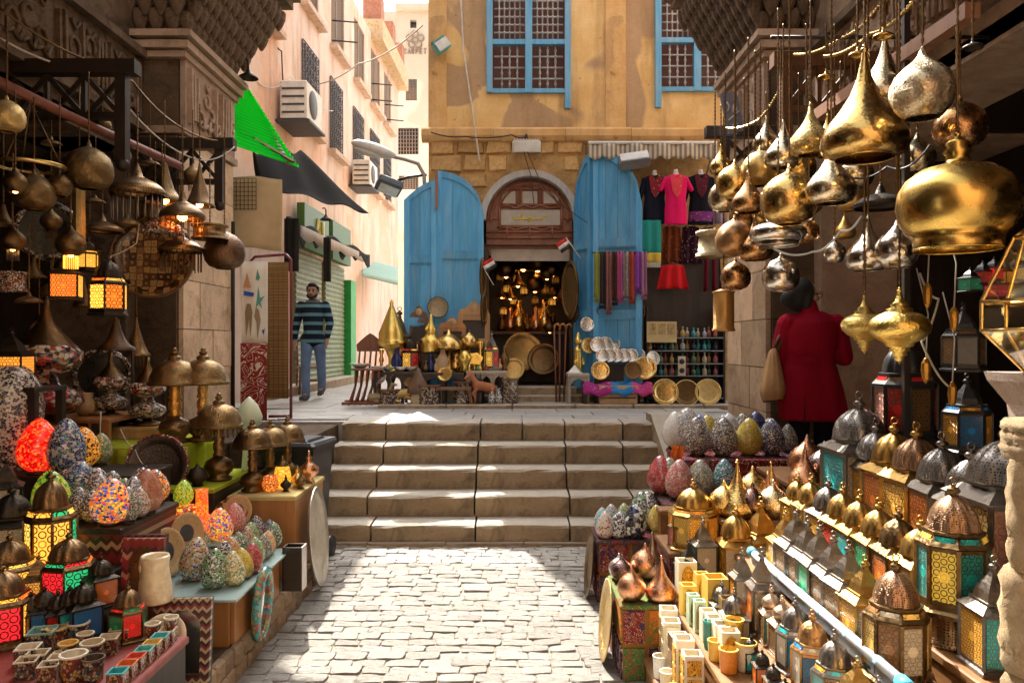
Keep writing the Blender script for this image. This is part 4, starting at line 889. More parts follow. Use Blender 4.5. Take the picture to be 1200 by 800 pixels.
# ================================================================ left-hand stall
m_redcloth = arabesque((0.22, 0.02, 0.03), (0.5, 0.42, 0.3), (0.05, 0.05, 0.1)); m_limecloth = cloth((0.36, 0.40, 0.03)); m_tancloth = cloth((0.5, 0.38, 0.16)); m_basestone = stone((0.30, 0.2, 0.12), (0.42, 0.3, 0.19), scale=6, rvar=0.5)
m_zig = zigzag(((0.03, 0.015, 0.01), (0.42, 0.32, 0.2), (0.1, 0.03, 0.02), (0.06, 0.02, 0.015), (0.4, 0.3, 0.2), (0.2, 0.03, 0.03))); dkg = (0.035, 0.018, 0.012); m_mop = mosaic(((0.5, 0.4, 0.26), (0.12, 0.04, 0.02), (0.55, 0.36, 0.12), (0.4, 0.3, 0.2), (0.3, 0.04, 0.03)), dkg, 4.5, 0, 0.11); m_mop2 = mosaic(((0.5, 0.42, 0.3), (0.03, 0.03, 0.05), (0.05, 0.18, 0.15), (0.45, 0.32, 0.12), (0.2, 0.05, 0.04)), dkg, 4.5, 0, 0.11); m_mop3 = mosaic(((0.55, 0.33, 0.08), (0.3, 0.03, 0.03), (0.5, 0.42, 0.3), (0.12, 0.04, 0.02)), dkg, 4.5, 0, 0.11)
plinth = thing('stone_plinth', 'low stone-clad plinth along the foot of the egg lamp stall', 'plinth', (0, 0, 0))
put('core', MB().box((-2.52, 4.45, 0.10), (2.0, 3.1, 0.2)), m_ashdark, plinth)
yy = 2.95
while yy < 6.0:
    w_ = random.uniform(0.09, 0.17); z_ = 0.0
    for z_, h_ in ((0.0, 0.105), (0.108, 0.10)): put('stone', MB().cbox((0, 0, 0), (0.05, w_-0.008, h_-.006), 0.012, (0, random.uniform(-.08, .08), 0)), m_basestone, plinth, (-1.50+random.uniform(-.006, .006), yy+w_/2+random.uniform(-.02, .02), z_+h_/2))
    yy += w_
table('display_table', 'low table of inlaid boxes with red painted edge at the front corner', -3.0, -1.47, 2.75, 3.50, 0.50, wood((0.2, 0.04, 0.03), (0.32, 0.07, 0.05)), m_darkwood, zb=0.2)
table('display_step', 'dark wooden step behind the inlaid boxes', -2.9, -1.78, 3.505, 3.72, 0.60, m_darkwood, m_darkwood, zb=0.2, cat='shelf')
table('display_shelf', 'dark shelf carrying the lit lanterns', -3.2, -1.98, 3.725, 3.93, 0.70, m_darkwood, m_darkwood, zb=0.2, cat='shelf')
table('display_shelf', 'dark shelf draped in red zigzag cloth carrying the large mosaic egg lamps', -3.4, -2.0, 3.935, 4.62, 0.88, m_darkwood, zigzag(((0.2, 0.02, 0.025), (0.03, 0.012, 0.01), (0.36, 0.24, 0.15), (0.03, 0.012, 0.01), (0.16, 0.02, 0.02)), 30.0, 18.0), zb=0.2, cat='shelf')
table('display_shelf', 'highest dark shelf under the glowing red egg lamp', -3.4, -2.25, 4.625, 5.1, 1.03, m_darkwood, m_darkwood, zb=0.2, cat='shelf')
g = thing('glass_shelf', 'sloping-edged glass shelf crowded with small mosaic egg lamps', 'shelf', (-1.75, 4.55, 0))
put('pane', MB().box((0, 0, 0.474), (0.60, 1.02, 0.012)), plain((0.32, 0.42, 0.40), 0.08, vary=0.05, bump=0), g)
for yv in (-0.42, 0.42): put('support', MB().box((-0.02, yv, 0.335), (0.5, 0.03, 0.265)), m_orangewood, g)
put('side_panel', MB().box((0.24, 0, 0.335), (0.02, 0.8, 0.262)), m_orangewood, g)
table('glass_shelf', 'upper glass shelf with lit mosaic jars beside the big egg lamps', -2.1, -1.72, 4.62, 5.2, 0.62, plain((0.30, 0.45, 0.42), 0.08, vary=0.05, bump=0), m_darkwood, zb=0.2, th=0.014, cat='shelf')
table('lamp_cabinet', 'orange wood cabinet with tan cloth top beside the dustbin', -1.98, -1.5, 5.32, 6.15, 0.77, m_tancloth, m_orangewood, zb=0.0, cat='cabinet')
table('lamp_table', 'small table under the nearest bronze dome lamp', -2.35, -1.99, 5.12, 5.95, 0.86, m_limecloth, m_darkwood, cat='table')
t = table('cloth_table', 'table under lime green cloth with two bronze dome lamps', -3.1, -2.36, 5.35, 6.2, 1.10, m_limecloth, None)
put('cloth_drop', MB().grid(lambda u, v: (-0.38+0.76*u, -0.43-0.015*sin(u*40)-0.01*v, 1.09-0.42*v*(0.85+0.15*sin(u*9))), 40, 6, thick=0.004), m_limecloth, t); put('cloth_drop', MB().grid(lambda u, v: (0.375+0.012*sin(u*34), -0.42+0.84*u, 1.09-0.38*v), 40, 5, thick=0.004), m_limecloth, t)

# ---- small eggs on the glass shelf (pixel of the egg's middle, width factor, mosaic, label)
SE = [(226, 656, 1.35, ms_multi, 'tall multicoloured egg lamp at the near end of the glass shelf'), (249, 668, 1.2, ms_greenk, 'dark green speckled egg lamp at the near end of the glass shelf'), (244, 642, 1.1, ms_green, 'green and black egg lamp behind the near end of the glass shelf'), (256, 632, 1.1, ms_multi, 'orange and red flecked egg lamp in the back row of the glass shelf'), (261, 652, 1.0, ms_bw, 'black and cream egg lamp amid the glass shelf'),
      (268, 622, 1.15, ms_orange, 'orange mosaic egg lamp in the back row of the glass shelf'), (277, 612, 1.2, ms_blue, 'pale blue egg lamp tallest in the back row of the glass shelf'), (271, 645, 0.95, ms_orange, 'orange egg lamp in the middle row of the glass shelf'), (281, 638, 0.9, ms_greenk, 'green and cream egg lamp in the middle row of the glass shelf'), (287, 631, 0.95, ms_multi, 'orange and white egg lamp in the middle row of the glass shelf'),
      (275, 667, 1.05, ms_yelgreen, 'yellow green egg lamp at the shelf front edge'), (286, 661, 0.95, ms_gold, 'yellow egg lamp beside the red one at the shelf front edge'), (295, 655, 0.95, ms_red, 'red egg lamp at the shelf front edge'), (301, 645, 0.9, ms_green, 'green egg lamp next to the red one on the glass shelf'), (295, 626, 0.95, ms_green, 'green egg lamp in the back row of the glass shelf'),
      (307, 640, 0.85, ms_greyk, 'grey flecked egg lamp near the far end of the glass shelf'), (313, 635, 0.85, ms_orange, 'plain orange egg lamp near the far end of the glass shelf'), (303, 617, 0.95, ms_bwr, 'black, white and red egg lamp in the back row of the glass shelf'), (321, 625, 0.9, ms_greenk, 'green and white egg lamp at the far end of the glass shelf'), (317, 620, 0.8, ms_bwb, 'blue and white egg lamp at the far end of the glass shelf')]
for px, py, s_, m_, lab in SE:
    p = on(px, py+17*s_, 0.481); egg(p, 0.185*s_, m_, lab, 0.95, tilt=-0.1, base=False)
# ---- big eggs (pixel of base, height and table height)
BE = [(45, 566, 1.031, 62, 1.05, ml_red, 'large glowing red egg lamp on the highest shelf'), (77, 556, 1.031, 62, 0.95, ms_bwb, 'blue and white mosaic egg lamp between the red and orange ones'), (98, 548, 1.031, 46, 1.1, mosaic(((1, 0.35, 0.02), (1, 0.45, 0.05), OR, K), (0.5, 0.2, 0.02), 12, 0.3), 'orange egg lamp with dark specks on the highest shelf'), (48, 536, 1.031, 34, 1.1, ms_bwr, 'dark red and blue egg lamp behind the glowing red one'),
      (61, 603, 0.881, 50, 1.15, ml_green, 'lit lime green egg lamp behind the domed lantern'), (92, 606, 0.901, 38, 0.95, ms_bw, 'black and white egg lamp beside the lime green one'), (92, 586, 0.901, 48, 1.2, ms_bwb, 'wide white egg lamp with blue and black flecks'), (114, 592, 0.901, 40, 1.1, ms_bwr, 'black and white egg lamp behind the lit multicoloured one'), (112, 574, 0.901, 40, 1.2, ms_bwr, 'dark speckled egg lamp with red and blue flecks in the middle of the shelf'),
      (132, 582, 0.901, 36, 1.0, ms_bw, 'small black and white egg lamp on the large shelf'), (129, 617, 0.901, 52, 1.2, ml_multi, 'lit orange and blue mosaic globe on the patterned stand'), (157, 600, 0.901, 44, 1.05, ms_bw, 'tall black and white egg lamp beside the copper red one'), (146, 566, 0.901, 28, 1.1, ms_green, 'green egg lamp at the back of the large shelf'), (172, 597, 0.901, 50, 1.0, ms_copper, 'copper red egg lamp at the end of the shelf'), (183, 580, 0.901, 38, 1.15, mosaic(((1, 0.15, 0.01), K, (1, 0.4, 0.02), NV, WH, OR), (0.3, 0.1, 0.03), 13, 0.22), 'dark egg lamp glowing orange below, behind the copper red one')]
BE += [(150, 612, .881, 40, 1.0, ms_greyk, 'grey and brown egg lamp in front of the tall black and white one'), (165, 586, .881, 40, 1.05, ms_bwr, 'black, red and white egg lamp behind the copper red one'), (108, 612, .881, 36, 1.0, ms_bw, 'black and cream egg lamp beside the lit multicoloured globe'), (76, 580, .881, 38, 1.1, ms_bwr, 'dark flecked egg lamp squeezed behind the lime green one'), (128, 566, .881, 34, 1.1, ms_dark, 'dark brown egg lamp in the back row of the large shelf'), (186, 606, .881, 34, 1.0, ms_multi, 'small multicoloured egg lamp at the corner of the large shelf'), (20, 545, 1.031, 44, 1.0, ms_bw, 'white and black egg lamp between the urn and the red egg'), (118, 540, 1.031, 36, 1.0, ms_green, 'green egg lamp at the end of the highest shelf')]
for px, py, z, hp, fat, m_, lab in BE:
    p = on(px, py, z); 
    z = min(z, 0.881) if z < 1 else z; p.z = z; p.y = max(4.02 if z < 1 else 4.7, min(p.y, 4.56 if z < 1 else 5.04)); p.x = max(-3.3, min((px-CX)*p.y/F, -2.03)); egg(p, hp*p.y/F, m_, lab, fat)
# ---- things between the big eggs and the glass shelf
def lathe_thing(name, label, cat, loc, h, prof, mat, n=24, rot=(0, 0, 0), extra=None, group=None, sx=1, sy=1):
    t = thing(name, label, cat, loc, rot, group, h)
    put('body', MB().lathe(prof, n, sx=sx, sy=sy), mat, t)
    if extra:
        for nm, pr, m_ in extra: put(nm, MB().lathe(pr, n, sx=sx, sy=sy), m_, t)
    return t
lathe_thing('mosaic_jar', 'lit jar of orange and red hexagon mosaic under a green egg', 'lamp', (-2.02, 4.72, 0.621), 0.22, [(0, 0), (0.36, 0), (0.38, 0.05), (0.38, 0.9), (0.3, 0.97), (0, 1)], ml_hexa)
egg((-2.02, 4.72, 0.841), 0.15, ml_green, 'small yellow green egg lamp on top of the lit hexagon jar', 1.1, base=False)
lathe_thing('mosaic_vase', 'lit orange red mosaic vase with straight neck', 'lamp', (-1.93, 4.78, 0.621), 0.30, [(0, 0), (0.2, 0), (0.27, 0.12), (0.28, 0.25), (0.22, 0.4), (0.13, 0.5), (0.12, 0.97), (0.14, 1.0), (0.1, 1.0), (0.08, 0.5), (0, 0.5)], ml_orange)
egg((-1.98, 4.66, 0.621), 0.15, ml_crim, 'small glowing crimson egg lamp in front of the hexagon jar', 1.15, base=False)
egg((-1.80, 4.72, 0.621), 0.20, ml_multi, 'multicoloured egg lamp glowing orange on the upper glass shelf', 1.15, base=False)
egg((-1.77, 4.92, 0.621), 0.19, ms_pink, 'pink and black egg lamp at the back of the upper glass shelf', 1.0, base=False)
for k, (x, y, z, rz, lab) in enumerate(((-1.99, 4.42, 0.63, 1.1, 'long wooden bowl with dark inside standing on end beside the crimson egg'), (-1.94, 4.58, 0.70, 0.9, 'pale wooden bowl leaning behind the crimson egg lamp'), (-1.82, 5.1, 0.72, 0.3, 'tan wooden disc leaning behind the lit orange vase'))):
    tray((x, y, z), 0.24-0.03*k, m_palewood, lab, R(80), rz, centre=plain((0.06, 0.06, 0.065), 0.5), name='wooden_bowl', cat='bowl', squash=1.15)
def arch_mirror(loc, w, h, label, rz=0, frame=None, tilt=R(-6), glassm=None):
    t = thing('inlaid_mirror', label, 'mirror', loc, (tilt, 0, rz)); b = w*0.17
    put('backing', MB().box((0, 0.02, h/2), (w, 0.02, h)), m_darkwood, t)
    fm = frame or m_zig
    for nm, c_, d_ in (('stile', (-w/2+b/2, 0, h/2), (b, 0.03, h)), ('stile', (w/2-b/2, 0, h/2), (b, 0.03, h)), ('top_board', (0, 0.002, h-b*.6), (w-2*b, 0.028, b*1.2)), ('bottom_board', (0, 0.002, b*.5), (w-2*b, 0.028, b))): put(nm, MB().box(c_, d_), fm, t)
    iw = w-2*b; zs = h-b*1.2-iw/2; n = 12
    sp = MB()
    for i in range(n):
        a0, a1 = pi*i/n, pi*(i+1)/n; sp.prism([(iw/2*cos(a0), zs+iw/2*sin(a0)), (iw/2*cos(a0), h-b*1.1), (iw/2*cos(a1), h-b*1.1), (iw/2*cos(a1), zs+iw/2*sin(a1))], 0.024, 'xz', -0.010)
    put('arch_spandrel', sp, fm, t)
    put('mirror_glass', MB().box((0, 0.006, h/2), (iw, 0.006, h-b)), glassm or metal((0.75, 0.78, 0.76), 0.12, amount=0.05, hammer=0.0), t)
    return t
arch_mirror((-1.58, 3.66, 0.205), 0.27, 0.40, 'arched mirror in zigzag inlaid frame below the glass shelf', R(4))
arch_mirror((-1.9, 3.95, 0.56), 0.22, 0.28, 'small zigzag framed mirror under the lit multicoloured globe', R(3))
arch_mirror((-1.83, 3.80, 0.56), 0.20, 0.30, 'arched silver panel in striped red frame behind the white jug', R(2), frame=zigzag(((0.25, 0.03, 0.03), (0.45, 0.25, 0.15), (0.08, 0.02, 0.02), (0.2, 0.03, 0.03))), glassm=m_engraved)
# ---- lit and unlit lanterns at the front left
lantern((-2.30, 3.83, 0.702), 0.50, 'lit octagonal lantern with amber, green and yellow panes under a bronze dome', 8, 0.42, 'dome', m_bronze, [fl_yel, fl_amber, fl_amber, fl_green], 0.2, dome=pc_bronze)
lantern((-2.36, 3.61, 0.602), 0.34, 'broad lit lantern with amber star panes and dark dome', 8, 0.66, 'dome', m_bronze, [fl_amber, fl_yel], 0.1, dome=pc_bronze)
lantern((-2.10, 3.64, 0.602), 0.34, 'lit lantern with red, green and orange panes beside the octagonal one', 6, 0.6, 'dome', m_bronze, [fl_red, fl_orange, fl_green, fl_red, fl_green], 0.35, dome=pc_bronze)
lantern((-2.26, 3.40, 0.502), 0.36, 'lit lantern with orange and crimson panes at the picture edge', 6, 0.62, 'dome', m_bronze, [fl_orange, fl_red, fl_amber], 0.15, dome=pc_bronze)
lantern((-2.22, 3.60, 0.602), 0.24, 'lit orange lantern with keyhole arches behind the black lanterns', 4, 0.5, 'ogee', m_bronze, [fl_soft], 0.4, dome=pc_bronze)
lantern((-2.70, 4.1, 0.882), 0.34, 'tall black square lantern with cream star panes beside the red egg', 4, 0.42, 'ogee', m_iron, [fg_clear, fg_brown], 0.5)
lantern((-2.50, 3.84, 0.702), 0.42, 'black square lantern with pierced star sides at the picture edge', 4, 0.45, 'dome', m_iron, [fg_clear, fg_brown], 0.5)
fgp = [fg_turq, fg_pink, fg_blue, fg_red, fg_teal, fg_blue, fg_orange]
for i, (px, D, h, col) in enumerate(((18, 3.42, 0.22, 'turquoise'), (36, 3.44, 0.22, 'pale pink'), (52, 3.46, 0.24, 'sky blue'), (68, 3.46, 0.22, 'dark'), (82, 3.47, 0.24, 'ruby'), (97, 3.47, 0.27, 'blue pattern'), (118, 3.6, 0.24, 'smoked'))):
    z = 0.602 if D > 3.5 else 0.502
    p = W(px, 700, D); p.z = z; p.x = min(p.x, -1.82)
    lantern(p, h, f'small black lantern with {col} arched pane before the glowing lanterns', 4, 0.46, 'dome', m_iron, [fgp[i]], 0.35+0.1*i)
lantern(W(150, 735, 3.45).xy.to_3d()+Vector((0, 0, 0.502)), 0.25, 'small bronze lantern with bright red and green panes beside the inlaid cups', 6, 0.55, 'dome', m_bronze, [filigree((0.8, 0.03, 0.02), (0.1, 0.05, 0.02), 8, 0.25), fg_green], 0.2, dome=pc_bronze)
egg((-2.28, 3.0, 0.501), 0.2, mosaic((YE, CR, RD, YE, NV), (0.05, 0.03, 0.02), 5, 0.15), 'cream and yellow camel-skin egg lamp with bold triangles at the corner', 1.2, base=False)
# jug and disc of pale alabaster
t = thing('alabaster_jug', 'cream alabaster jug with handle before the silver panel', 'jug', (-1.70, 3.66, 0.602), 2.6, None, 0.22)
put('body', MB().lathe([(0, 0), (0.34, 0), (0.36, 0.04), (0.33, 0.4), (0.27, 0.75), (0.3, 0.95), (0.28, 1.0), (0.24, 0.95), (0.2, 0.7), (0, 0.3)], 28), plain((0.72, 0.58, 0.36), 0.3, coat=0.3), t)
put('handle', MB().tube([(0.27, 0, 0.85), (0.46, 0, 0.88), (0.52, 0, 0.65), (0.45, 0, 0.4), (0.32, 0, 0.32)], 0.05, 8), plain((0.72, 0.58, 0.36), 0.3, coat=0.3), t)
tray((-1.585, 3.50, 0.50), 0.19, plain((0.74, 0.62, 0.42), 0.3, coat=0.3), 'round cream alabaster plate leaning beside the jug', R(70), 0.3, name='alabaster_plate', cat='plate')
# ---- inlaid boxes and cups on the front table
rim_c = plain((0.6, 0.5, 0.34), 0.4); rim_g = plain((0.2, 0.36, 0.3), 0.4); rim_w = plain((0.7, 0.62, 0.48), 0.4); rim_y = plain((0.7, 0.45, 0.14), 0.4)
CU = [(67, 752, 'c', m_mop, rim_y, .085, 'inlaid cup with yellow lip behind the open boxes'), (92, 747, 'c', m_mop2, rim_w, .09, 'wide inlaid cup with white lip beside the small bronze lantern'), (80, 768, 'c', m_mop, rim_y, .075, 'inlaid cup with broad tan lip amid the boxes'), (108, 772, 'c', m_mop2, rim_c, .09, 'inlaid cup with star pattern and grey lip'), (86, 790, 'c', m_mop3, rim_w, .10, 'large red star inlaid cup in white saucer rim'), (109, 790, 'c', m_mop2, plain((.1, .07, .05), .4), .085, 'dark round inlaid pot with cream diamond'), (100, 755, 'c', m_mop, rim_c, .07, 'small tan cup tucked behind the star cup'), (72, 775, 'c', m_mop3, rim_c, .06, 'small shallow red cup between two rows of boxes'),
      (50, 757, 's', m_mop2, rim_g, .10, 'open inlaid box with green lip behind the row'), (66, 748, 's', m_mop, rim_c, .09, 'open inlaid box with grey lip beside the black lanterns'), (33, 772, 's', m_mop2, rim_w, .08, 'open jewelled box with coloured dots'), (44, 778, 's', m_mop, rim_c, .075, 'open inlaid box, far one of the left row'), (32, 786, 's', m_mop2, rim_c, .075, 'open inlaid box, near one of the left row'), (68, 782, 's', m_mop2, rim_c, .07, 'open inlaid box, far one of the middle row'), (58, 790, 's', m_mop, rim_c, .07, 'open inlaid box, near one of the middle row'), (128, 758, 's', m_mop, rim_c, .075, 'closed inlaid casket with diamond lid, tilted'), (141, 747, 's', m_mop3, rim_c, .075, 'closed inlaid casket with blue and red lid, tilted'), (100, 783, 's', m_mop3, rim_c, .045, 'narrow upright inlaid pencil box')]
for px, py, k, m_, rm, w_, lab in CU:
    p = on(px, py+6, 0.501); p.y = min(p.y, 3.46)
    p.x = (px-CX)*p.y/F
    cup(p, w_*1.05 if k == 'c' else w_*0.95, w_, m_, rm, lab, k == 's', 0.25)
TL = [(0.06, 0.4, 0.42), (0.62, 0.16, 0.05), (0.62, 0.1, 0.05), (0.12, 0.42, 0.38), (0.62, 0.42, 0.12), (0.1, 0.42, 0.42), (0.6, 0.45, 0.3)]; TN = ['turquoise', 'orange', 'red', 'teal', 'yellow', 'bright turquoise', 'cream']
for i in range(7):
    y = 2.98+i*0.072; cup((-1.53, y, 0.501), 0.062, 0.062, m_mop, plain(TL[i], 0.4), f'little square inlaid box with {TN[i]} lip along the red table edge', True, 0.1)
cup((-1.535, 3.46, 0.501), 0.10, 0.062, m_mop, rim_w, 'tall inlaid cup with white lip at the end of the red table edge'); cup((-1.60, 3.42, 0.501), 0.085, 0.065, m_mop3, rim_w, 'inlaid cup with red and white bands at the end of the table')
# ---- things hung on the stall's side
t = thing('oval_mirror', 'oval mirror in turquoise painted frame hung on the stall side', 'mirror', (-1.435, 4.42, 0.33), (0, R(4), 0))
put('frame', MB().tube([(0, 0.11*cos(a*pi/16), 0.19*sin(a*pi/16)) for a in range(32)], 0.028, 8, True), mosaic(((0.05, 0.3, 0.3), (0.1, 0.38, 0.35), (0.4, 0.1, 0.05), (0.4, 0.3, 0.1)), (0.03, 0.1, 0.1), 26), t)
put('mirror_glass', MB().lathe([(0, 0.004), (0.1, 0.004), (0.1, -0.004), (0, -0.004)], 32, sx=1.75, rot=(0, pi/2, 0)), metal((0.75, 0.75, 0.7), 0.1, amount=0.05, hammer=0), t)
t = thing('pierced_box', 'pierced dark metal box with bright side hung on the stall side', 'box', (-1.41, 4.98, 0.24))
for c_, d_, nm, m_ in (((0, -0.05, 0.14), (0.12, 0.008, 0.28), 'front_panel', pierced((0.12, 0.1, 0.08), scale=60)), ((0.06, 0, 0.14), (0.008, 0.108, 0.28), 'side_panel', plain((0.5, 0.46, 0.42), 0.35, 0.6)), ((-0.06, 0, 0.14), (0.008, 0.108, 0.28), 'side_panel', m_iron), ((0, 0.05, 0.14), (0.12, 0.008, 0.28), 'back_panel', m_iron), ((0, 0, 0.01), (0.112, 0.09, 0.01), 'bottom_panel', m_iron)): put(nm, MB().box(c_, d_), m_, t)
t = thing('oval_tray', 'tall silver oval tray leaning against the stall end', 'tray', (-1.435, 5.62, 0.42), (0, R(86), R(0)))
put('plate', MB().lathe([(0, 0.0), (0.36, 0.0), (0.42, 0.012), (0.5, 0.03), (0.5, 0.022), (0.43, 0.0), (0.36, -0.01), (0, -0.01)], 40, sx=0.72, sy=0.5), metal((0.74, 0.70, 0.62), 0.3, amount=0.3, hammer=0.3, engrave=0.35), t)
t = thing('sunburst_mirror', 'round wooden mirror with studded frame before the cabinet', 'mirror', (-1.86, 5.10, 0.68), (R(75), 0, 0.2))
put('frame', MB().lathe([(0.07, 0), (0.075, 0.012), (0.12, 0.016), (0.125, 0), (0.07, 0)], 32), inlay((0.25, 0.1, 0.04), (0.5, 0.3, 0.1), (0.15, 0.05, 0.02), 40), t); put('mirror_glass', MB().lathe([(0, 0.004), (0.072, 0.004)], 32), metal((0.7, 0.68, 0.62), 0.12, amount=0.05, hammer=0), t)
# ---- lamps on the cabinet and tables
DLs = [(on(205, 518, 1.101), 0.70, 'bronze dome lamp with lit amber column on the green cloth', m_bronze, m_dsilver, ml_yel), (on(238, 516, 1.101), 0.70, 'bronze dome lamp with brass column at the corner of the green cloth', m_bronze, m_dsilver, None)]
for p, h, lab, a, b_, lit in DLs: dome_lamp(p, h, lab, m_engraved, pc_bronze, lit=metal(BRASS, 0.3, hammer=0.5, scale=20) if not lit else metal((0.9, 0.5, 0.12), 0.3, hammer=0.5, scale=20))
dome_lamp((-2.08, 5.45, 0.862), 0.62, 'bronze dome lamp with bead fringe nearest to the street', m_engraved, m_bronze, fringe=True)
dome_lamp((-1.86, 5.5, 0.771), 0.52, 'narrow bronze lamp with onion base on the cabinet', m_bronze, m_bronze); dome_lamp((-1.80, 5.72, 0.771), 0.50, 'engraved bronze lamp in the middle of the cabinet', m_engraved, m_bronze); dome_lamp((-1.74, 5.95, 0.771), 0.50, 'bronze lamp at the far end of the cabinet by the bin', m_bronze, m_bronze)
lathe_thing('mosaic_lantern', 'small lit yellow mosaic lantern with metal cap on the cabinet', 'lamp', (-1.68, 5.62, 0.771), 0.24, [(0, 0), (0.2, 0), (0.24, 0.05), (0.26, 0.4), (0.2, 0.65), (0.15, 0.7)], ml_yel, extra=[('cap', [(0.2, 0.68), (0.2, 0.72), (0.1, 0.82), (0.05, 0.88), (0.05, 0.94), (0, 1.0)], m_bronze)])
lathe_thing('mosaic_bowl', 'lit orange mosaic tealight bowl on the cabinet', 'lamp', (-1.73, 5.5, 0.771), 0.11, [(0, 0), (0.3, 0), (0.5, 0.25), (0.55, 0.5), (0.45, 0.85), (0.42, 1.0), (0.36, 1.0), (0.3, 0.5), (0, 0.3)], ml_hexa)
for i, (x, y, h, lab) in enumerate(((-1.62, 5.5, 0.12, 'dark little incense pot at the cabinet front'), (-1.58, 5.66, 0.16, 'small brass incense burner on the cabinet'), (-1.55, 5.86, 0.24, 'slender copper rosewater sprinkler on the cabinet'), (-1.54, 5.6, 0.13, 'little bronze teapot at the cabinet edge'))):
    lathe_thing('incense_pot', lab, 'pot', (x, y, 0.771), h, [(0, 0), (0.2, 0), (0.12, 0.12), (0.3, 0.3), (0.32, 0.45), (0.15, 0.6), (0.07, 0.7), (0.1, 0.78), (0.04, 0.86), (0.03, 0.97), (0, 1)], [m_iron, m_brass, m_copper, m_bronze][i])
lathe_thing('alabaster_lamp', 'pale green alabaster flame-shaped shade behind the dome lamp', 'lamp', (-2.02, 5.9, 0.862), 0.56, [(0, 0), (0.1, 0), (0.08, 0.3), (0.07, 0.55), (0.16, 0.62), (0.18, 0.72), (0.12, 0.88), (0.03, 0.98), (0, 1)], glow((0.55, 0.6, 0.35), 0.03, (0.5, 0.52, 0.36)))
lathe_thing('incense_pot', 'dark lidded bronze pot below the green cloth', 'pot', (-2.14, 5.22, 0.862), 0.16, [(0, 0), (0.25, 0), (0.2, 0.1), (0.42, 0.3), (0.45, 0.45), (0.35, 0.55), (0.3, 0.7), (0.1, 0.8), (0.06, 0.9), (0, 1)], m_iron)
# mosaic table lamps and dark goods inside the shop
def mosaic_lamp(px, pyb, D, hpx, lab, m1, m2):
    p = W(px, pyb, D); h = hpx*D/F
    t = thing('mosaic_lamp', lab, 'lamp', p, random.uniform(0, 6), None, h)
    put('foot', MB().lathe([(0, 0), (0.2, 0), (0.2, 0.03), (0.07, 0.07), (0.06, 0.12), (0, .12)], 20), m_bronze, t); put('lower_globe', MB().lathe([(0.06, 0.1), (0.2, 0.14), (0.26, 0.2), (0.24, 0.27), (0.1, 0.34), (0.07, 0.42)], 24), m2, t)
    put('upper_globe', MB().lathe([(0.07, 0.4), (0.16, 0.43), (0.25, 0.5), (0.25, 0.58), (0.2, 0.63)], 24), m1, t); put('neck', MB().lathe([(0.2, 0.63), (0.13, 0.71), (0.06, 0.8), (0.03, 0.9), (0.02, 1.0), (0, 1.0)], 20), m_bronze, t)
ml_dk = mosaic((K, BR, CR, WH, K, RD), (0.2, 0.15, 0.1), 16)
mosaic_lamp(54, 502, 5.5, 155, 'tall mosaic lamp with red beaded base and long neck', ml_dk, mosaic((RD, K, RD, CR, K), (0.1, 0.05, 0.04), 14)); mosaic_lamp(130, 488, 6.0, 75, 'red and cream mosaic lamp with pointed neck on the dark shelf', ml_dk, ms_dark); mosaic_lamp(173, 498, 6.0, 80, 'mosaic lamp with round studded base beside the dome lamps', ml_dk, ms_dark)
lathe_thing('alabaster_jar', 'small round cream jar on the dark shelf', 'jar', W(101, 486, 5.9), 0.17, [(0, 0), (0.3, 0), (0.42, 0.2), (0.44, 0.42), (0.3, 0.68), (0.26, 0.72), (0.28, 1.0), (0, 1.0)], plain((0.5, 0.36, 0.18), 0.4))
t = table('wooden_shelf', 'rough wooden shelf with the cream jar in the dark recess', -3.5, -2.95, 5.62, 6.3, 1.275, m_orangewood, None, zb=0.2); t = table('wooden_stand', 'pale wooden box stand carrying the black-stemmed lamps', -3.12, -2.6, 5.85, 6.3, 1.19, m_palewood, m_palewood, zb=1.101, cat='stand')
lathe_thing('mosaic_urn', 'huge black and white mosaic urn at the picture edge', 'lamp', W(14, 590, 4.85).xy.to_3d()+Vector((0, 0, 1.031)), 0.66, [(0, 0), (0.13, 0), (0.16, 0.1), (0.25, 0.35), (0.28, 0.6), (0.25, 0.8), (0.16, 0.95), (0.1, 1.0), (0, 1)], mosaic((K, WH, BR, CR, NV, WH), scale=26))
for i, (px, D) in enumerate(((155, 6.05), (192, 6.2))):
    t = thing('lamp_stand', ('slim black iron lamp stand beside the pale wooden box', 'slim black iron lamp stand by the amber column lamp')[i], 'stand', W(px, 500, D).xy.to_3d()+Vector((0, 0, 1.195 if i == 0 else 1.101))); put('foot', MB().lathe([(0, 0), (0.1, 0), (0.09, 0.02), (0.03, 0.05), (0, .05)], 20), m_iron, t); put('stem', MB().tube([(0, 0, 0.03), (0, 0, 0.6)], 0.011, 6), m_iron, t)
tray(W(185, 545, 5.3), 0.42, metal((0.12, 0.1, 0.09), 0.4, amount=0.4), 'dark oval tray with red studded rim leaning below the green cloth', R(78), 0.1, rim=mosaic((RD, K, RD, CR), (0.05, 0.03, 0.02), 20))
